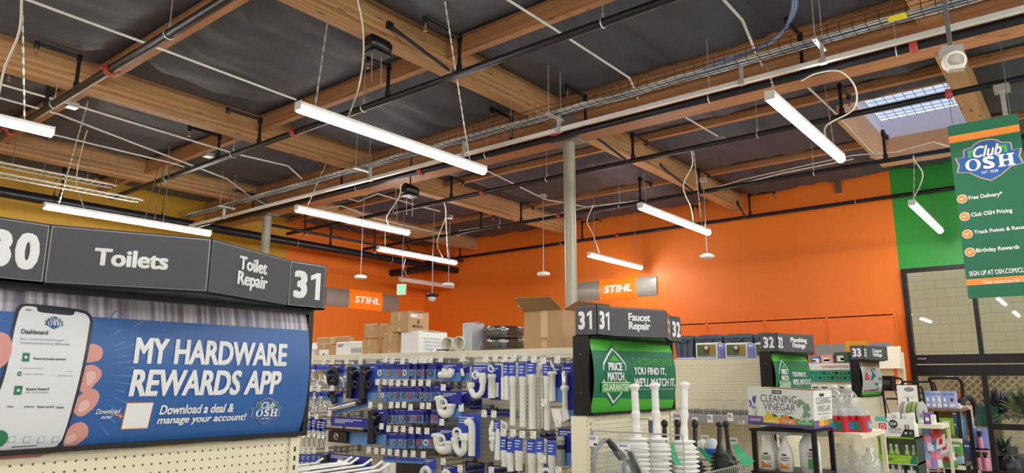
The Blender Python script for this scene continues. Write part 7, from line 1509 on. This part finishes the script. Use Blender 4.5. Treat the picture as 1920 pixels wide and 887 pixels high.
for i in range(5):
    for j in range(3):
        f, g = .06 + .19 * i, .12 + .33 * j; c = pa.lerp(pb, f).lerp(pc.lerp(pd, f), g); u = (pc - pa).normalized(); w_ = V((-.25, 0, 1)).normalized(); n_ = u.cross(w_).normalized()
        t2 = thing('toy_pack', c, '%s pack, %s from the left in the %s tier of the sloping rack' % (('pink', 'violet', 'white', 'sky blue', 'rose')[(i * 2 + j) % 5], ORD[j + 1], ORD[i + 1]), 'pack', 'packs in the sloping rack')
        MB().obox(c + w_ * .05, u * .042, n_ * .004, w_ * .055, cs[(i * 2 + j) % 5]).build('card', t2); MB().obox(c + w_ * .03 + V((-.015, 0, 0)), u * .03, n_ * .012, w_ * .028, cs[(i * 2 + j + 2) % 5]).build('contents', t2)
# leaflets stepped between the racks
for i, (px, py, c) in enumerate(((1757, 810, '#c8484c'), (1764, 828, '#e9e6e2'), (1771, 838, '#d9d2d0'))):
    p = oX(px, py, 6.45); one('leaflet_pack', MB().obox(p, V((0, -.03, .012)), V((.03, 0, .05)) * .9, V((.002, 0, -.001)), M('leaflet_%d' % i, c, .5, var=.15, scale=30)).obox(p + V((-.004, 0, -.0)), V((0, -.012, .005)), V((.012, 0, .02)), V((.001, 0, 0)), REDR), '%s leaflet pack on the stepped pocket between the racks, %s down' % (('red', 'white and red', 'pale')[i], ORD[i + 1]), 'leaflet')
# strip of hanging packs at the right end
XH = 7.3; p = oX(1826, 800, XH); t = thing('clip_strip', (XH, p.y, 0), 'white upright strip with hooks at the right end of the rack', 'hanging strip')
pts = [oX(1822, 803, XH), oX(1828, 840, XH), oX(1834, 892, XH)]; MB().box((XH, p.y - .012, 0), (XH + .012, p.y + .012, p.z), WHITE).build('strip', t); MB().tube([(XH, p.y - .01, p.z - .02), (XH - .06, p.y - .04, p.z - .02)], .006, WHITE, 6).box((XH - .1, p.y - .15, 0), (XH + .1, p.y + .15, .015), WHITE).build('hook_and_foot', t)
q = oX(1814, 807, XH - .05); one('price_header', MB().box((XH - .05, q.y - .04, q.z - .035), (XH - .046, q.y + .04, q.z + .03), M('print_tangerine', '#e58a3c')).rect(Frame((XH - .05, q.y, q.z), (0, -1, 0), (0, 0, 1), (-1, 0, 0)), -.03, -.02, .03, .005, .001, PWH).box((XH - .046, q.y - .006, q.z - .3), (XH - .04, q.y + .006, q.z), WHITE), 'orange price header on the end of the rack', 'price card')
for i, (px, py, mt, mt2, lab) in enumerate(((1838, 823, M('clear_blue_pack', '#8f9fe0', .3, var=.1), cs[0], 'clear blue pack with a pink bottle on the white strip'), (1842, 862, M('clear_pink_pack', '#e3b0c0', .3, var=.1), cs[0], 'clear pack with two pink bottles and black caps on the white strip'))):
    p = oX(px, py, XH - .06); t = thing('bottle_card', (XH - .06, p.y, p.z), lab, 'pack'); MB().rbox((XH - .05, p.y - .058, p.z - .09), (XH - .045, p.y + .058, p.z + .09), .015, mt, 0).build('card', t)
    for s in ((0,) if i == 0 else (-.024, .024)): MB().lathe((XH - .07, p.y + s, p.z - .075), [(.018, 0), (.019, .01), (.019, .07), (.012, .09)], mt2, 12).build('bottle', t); MB().lathe((XH - .07, p.y + s, p.z + .016), [(.012, 0), (.012, .02), (.02, .03), (.016, .045)], RUB, 10).build('cap', t)
for i, (px, py, w_, h_, c, lab) in enumerate(((1812, 780, .1, .17, '#c9b8ae', 'orange and white clear packs hanging behind the rack end'), (1814, 850, .1, .2, '#3f68b0', 'blue pack with a red band low behind the rack end'))):
    pouch(px, py, w_, h_, XK1 + .03, (M('end_pack_%d' % i, c, .4, var=.3, scale=20),) * 3 + ((M('print_tangerine', '#e58a3c'), SRED)[i],), lab, 'end_pack')
# ---------------------------------------------------------------- outside the glass
CMU = None
mt = bpy.data.materials.new('painted_block_wall'); mt.use_nodes = True; tt = NT(mt.node_tree); b = mt.node_tree.nodes['Principled BSDF']; b.inputs['Roughness'].default_value = .8
g = tt.n('ShaderNodeNewGeometry'); sp = tt.n('ShaderNodeSeparateXYZ'); tt.l(g.outputs['Position'], sp.inputs[0]); cb_ = tt.n('ShaderNodeCombineXYZ'); tt.l(sp.outputs[1], cb_.inputs[0]); tt.l(sp.outputs[2], cb_.inputs[1])
br = tt.n('ShaderNodeTexBrick'); br.inputs['Scale'].default_value = 1; br.inputs['Brick Width'].default_value = .41; br.inputs['Row Height'].default_value = .205; br.inputs['Mortar Size'].default_value = .006
br.inputs['Color1'].default_value = rgb('#cbbd8e'); br.inputs['Color2'].default_value = rgb('#c4b686'); br.inputs['Mortar'].default_value = rgb('#a79d7c'); tt.l(cb_.outputs[0], br.inputs[0]); tt.l(br.outputs[0], b.inputs['Base Color'])
struct('wall_outside', MB().box((19.0, -10, 0), (19.3, 10, 6.5), mt))
struct('floor_outside', MB().box((14.2, -10, -.12), (19.0, 10, 0), M('yard_concrete', '#9b968a', .8, var=.1)))
LATT = M('brown_lattice', '#b39a6c', .7, var=.15)
t = thing('lattice_fence', (18.9, 1, 0), 'brown diagonal lattice panel along the block wall outside the glass', 'fence'); y0, y1, z0, z1 = -3.5, 3.2, 1.02, 1.86
MB().box((18.88, y0, z1), (18.95, y1, z1 + .05), LATT).box((18.88, y0, z0 - .05), (18.95, y1, z0), LATT).build('rails', t); m_ = MB()
for s in (-1, 1):
    y = y0 - (z1 - z0)
    while y < y1 + (z1 - z0):
        pts = []
        for f in (0, 1):
            yy = y + (f * (z1 - z0)) * s; pts.append((yy, z0 + f * (z1 - z0)))
        if all(y0 <= q[0] <= y1 for q in pts):
            c = V((18.9 + s * .006, (pts[0][0] + pts[1][0]) / 2, (z0 + z1) / 2)); u = V((0, pts[1][0] - pts[0][0], z1 - z0)) / 2; m_.obox(c, u, u.cross(V((1, 0, 0))).normalized() * .022, (.005, 0, 0), LATT)
        y += .16
o = m_.build('lattice', t)
MB().box((18.9, y0, 0), (18.96, y0 + .08, z1 + .05), LATT).build('post', t); MB().box((18.9, y1 - .08, 0), (18.96, y1, z1 + .05), LATT).build('post', t)
def spiky(px, py, X, r, n, mts, lab, pot=.35):
    p = oX(px, py, X); t = thing('spiky_plant', (X, p.y, 0), lab, 'plant', 'potted spiky plants outside the glass'); rnd = random.Random(px); zc = p.z; m_ = MB()
    for i in range(n):
        a, e = rnd.uniform(0, 2 * pi), rnd.uniform(-.1, 1.25); L = r * rnd.uniform(.7, 1.15); d = V((cos(a) * cos(e), sin(a) * cos(e), sin(e))); s = d.cross(V((0, 0, 1))).normalized() * (.03 * r / .6); o_ = V((X, p.y, zc)); mt_ = mts[i % len(mts)]
        P0, P1, P2, P3 = o_, o_ + d * L * .4, o_ + d * L * .75 + V((0, 0, -.05 * L)), o_ + d * L + V((0, 0, -.22 * L * cos(e)))
        m_.add([P0 - s * .5, P0 + s * .5, P1 + s, P1 - s, P2 + s * .7, P2 - s * .7, P3], [(0, 1, 2, 3), (3, 2, 4, 5), (5, 4, 6)], mt_)
    m_.build('leaves', t); MB().lathe((X, p.y, 0), [(.16, 0), (.2, .02), (.24, pot), (.22, pot), (.2, pot - .03)], BLACK, 18).build('pot', t); MB().lathe((X, p.y, pot - .06), [(.04, 0), (.03, max(.1, zc - pot + .08))], LATT, 10).build('stem', t)
PL1, PL2 = M('purple_leaf', '#3f3844', .5, var=.3), M('purple_leaf_pale', '#5d5a66', .5, var=.3); PG1, PG2 = M('green_leaf', '#6d7f3a', .5, var=.3), M('green_leaf_dark', '#3f5a34', .5, var=.3); PS1 = M('silver_leaf', '#7f8a80', .5, var=.3)
spiky(1873, 775, 17.2, .62, 150, (PL1, PL2), 'purple spiky plant in front of the lattice, outside the glass door')
spiky(1925, 780, 15.5, .6, 150, (PG1, PG2), 'green spiky plant at the right edge outside the glass door')
spiky(1885, 850, 14.9, .38, 110, (PS1, PG2), 'low silvery plant below the purple one, outside the glass')
p = oX(1838, 778, 15.9); t = thing('green_crate', (15.9, p.y, 0), 'dark green plastic panel standing outside beside the purple plant', 'panel'); MB().box((15.9, p.y - .28, p.z - .2), (15.94, p.y + .2, p.z + .16), M('crate_green', '#1f6f58', .5, var=.08)).build('panel', t); MB().box((15.89, p.y - .3, 0), (16.2, p.y + .22, p.z - .2), M('crate_wood', '#a98f68', .7, var=.15)).build('base', t)
MB().box((15.884, p.y - .08, p.z - .32), (15.89, p.y + .06, p.z - .24), PAPER).build('label_card', t)
# ---------------------------------------------------------------- tidy
for o in bpy.data.objects:
    if '_o' in o: del o['_o']
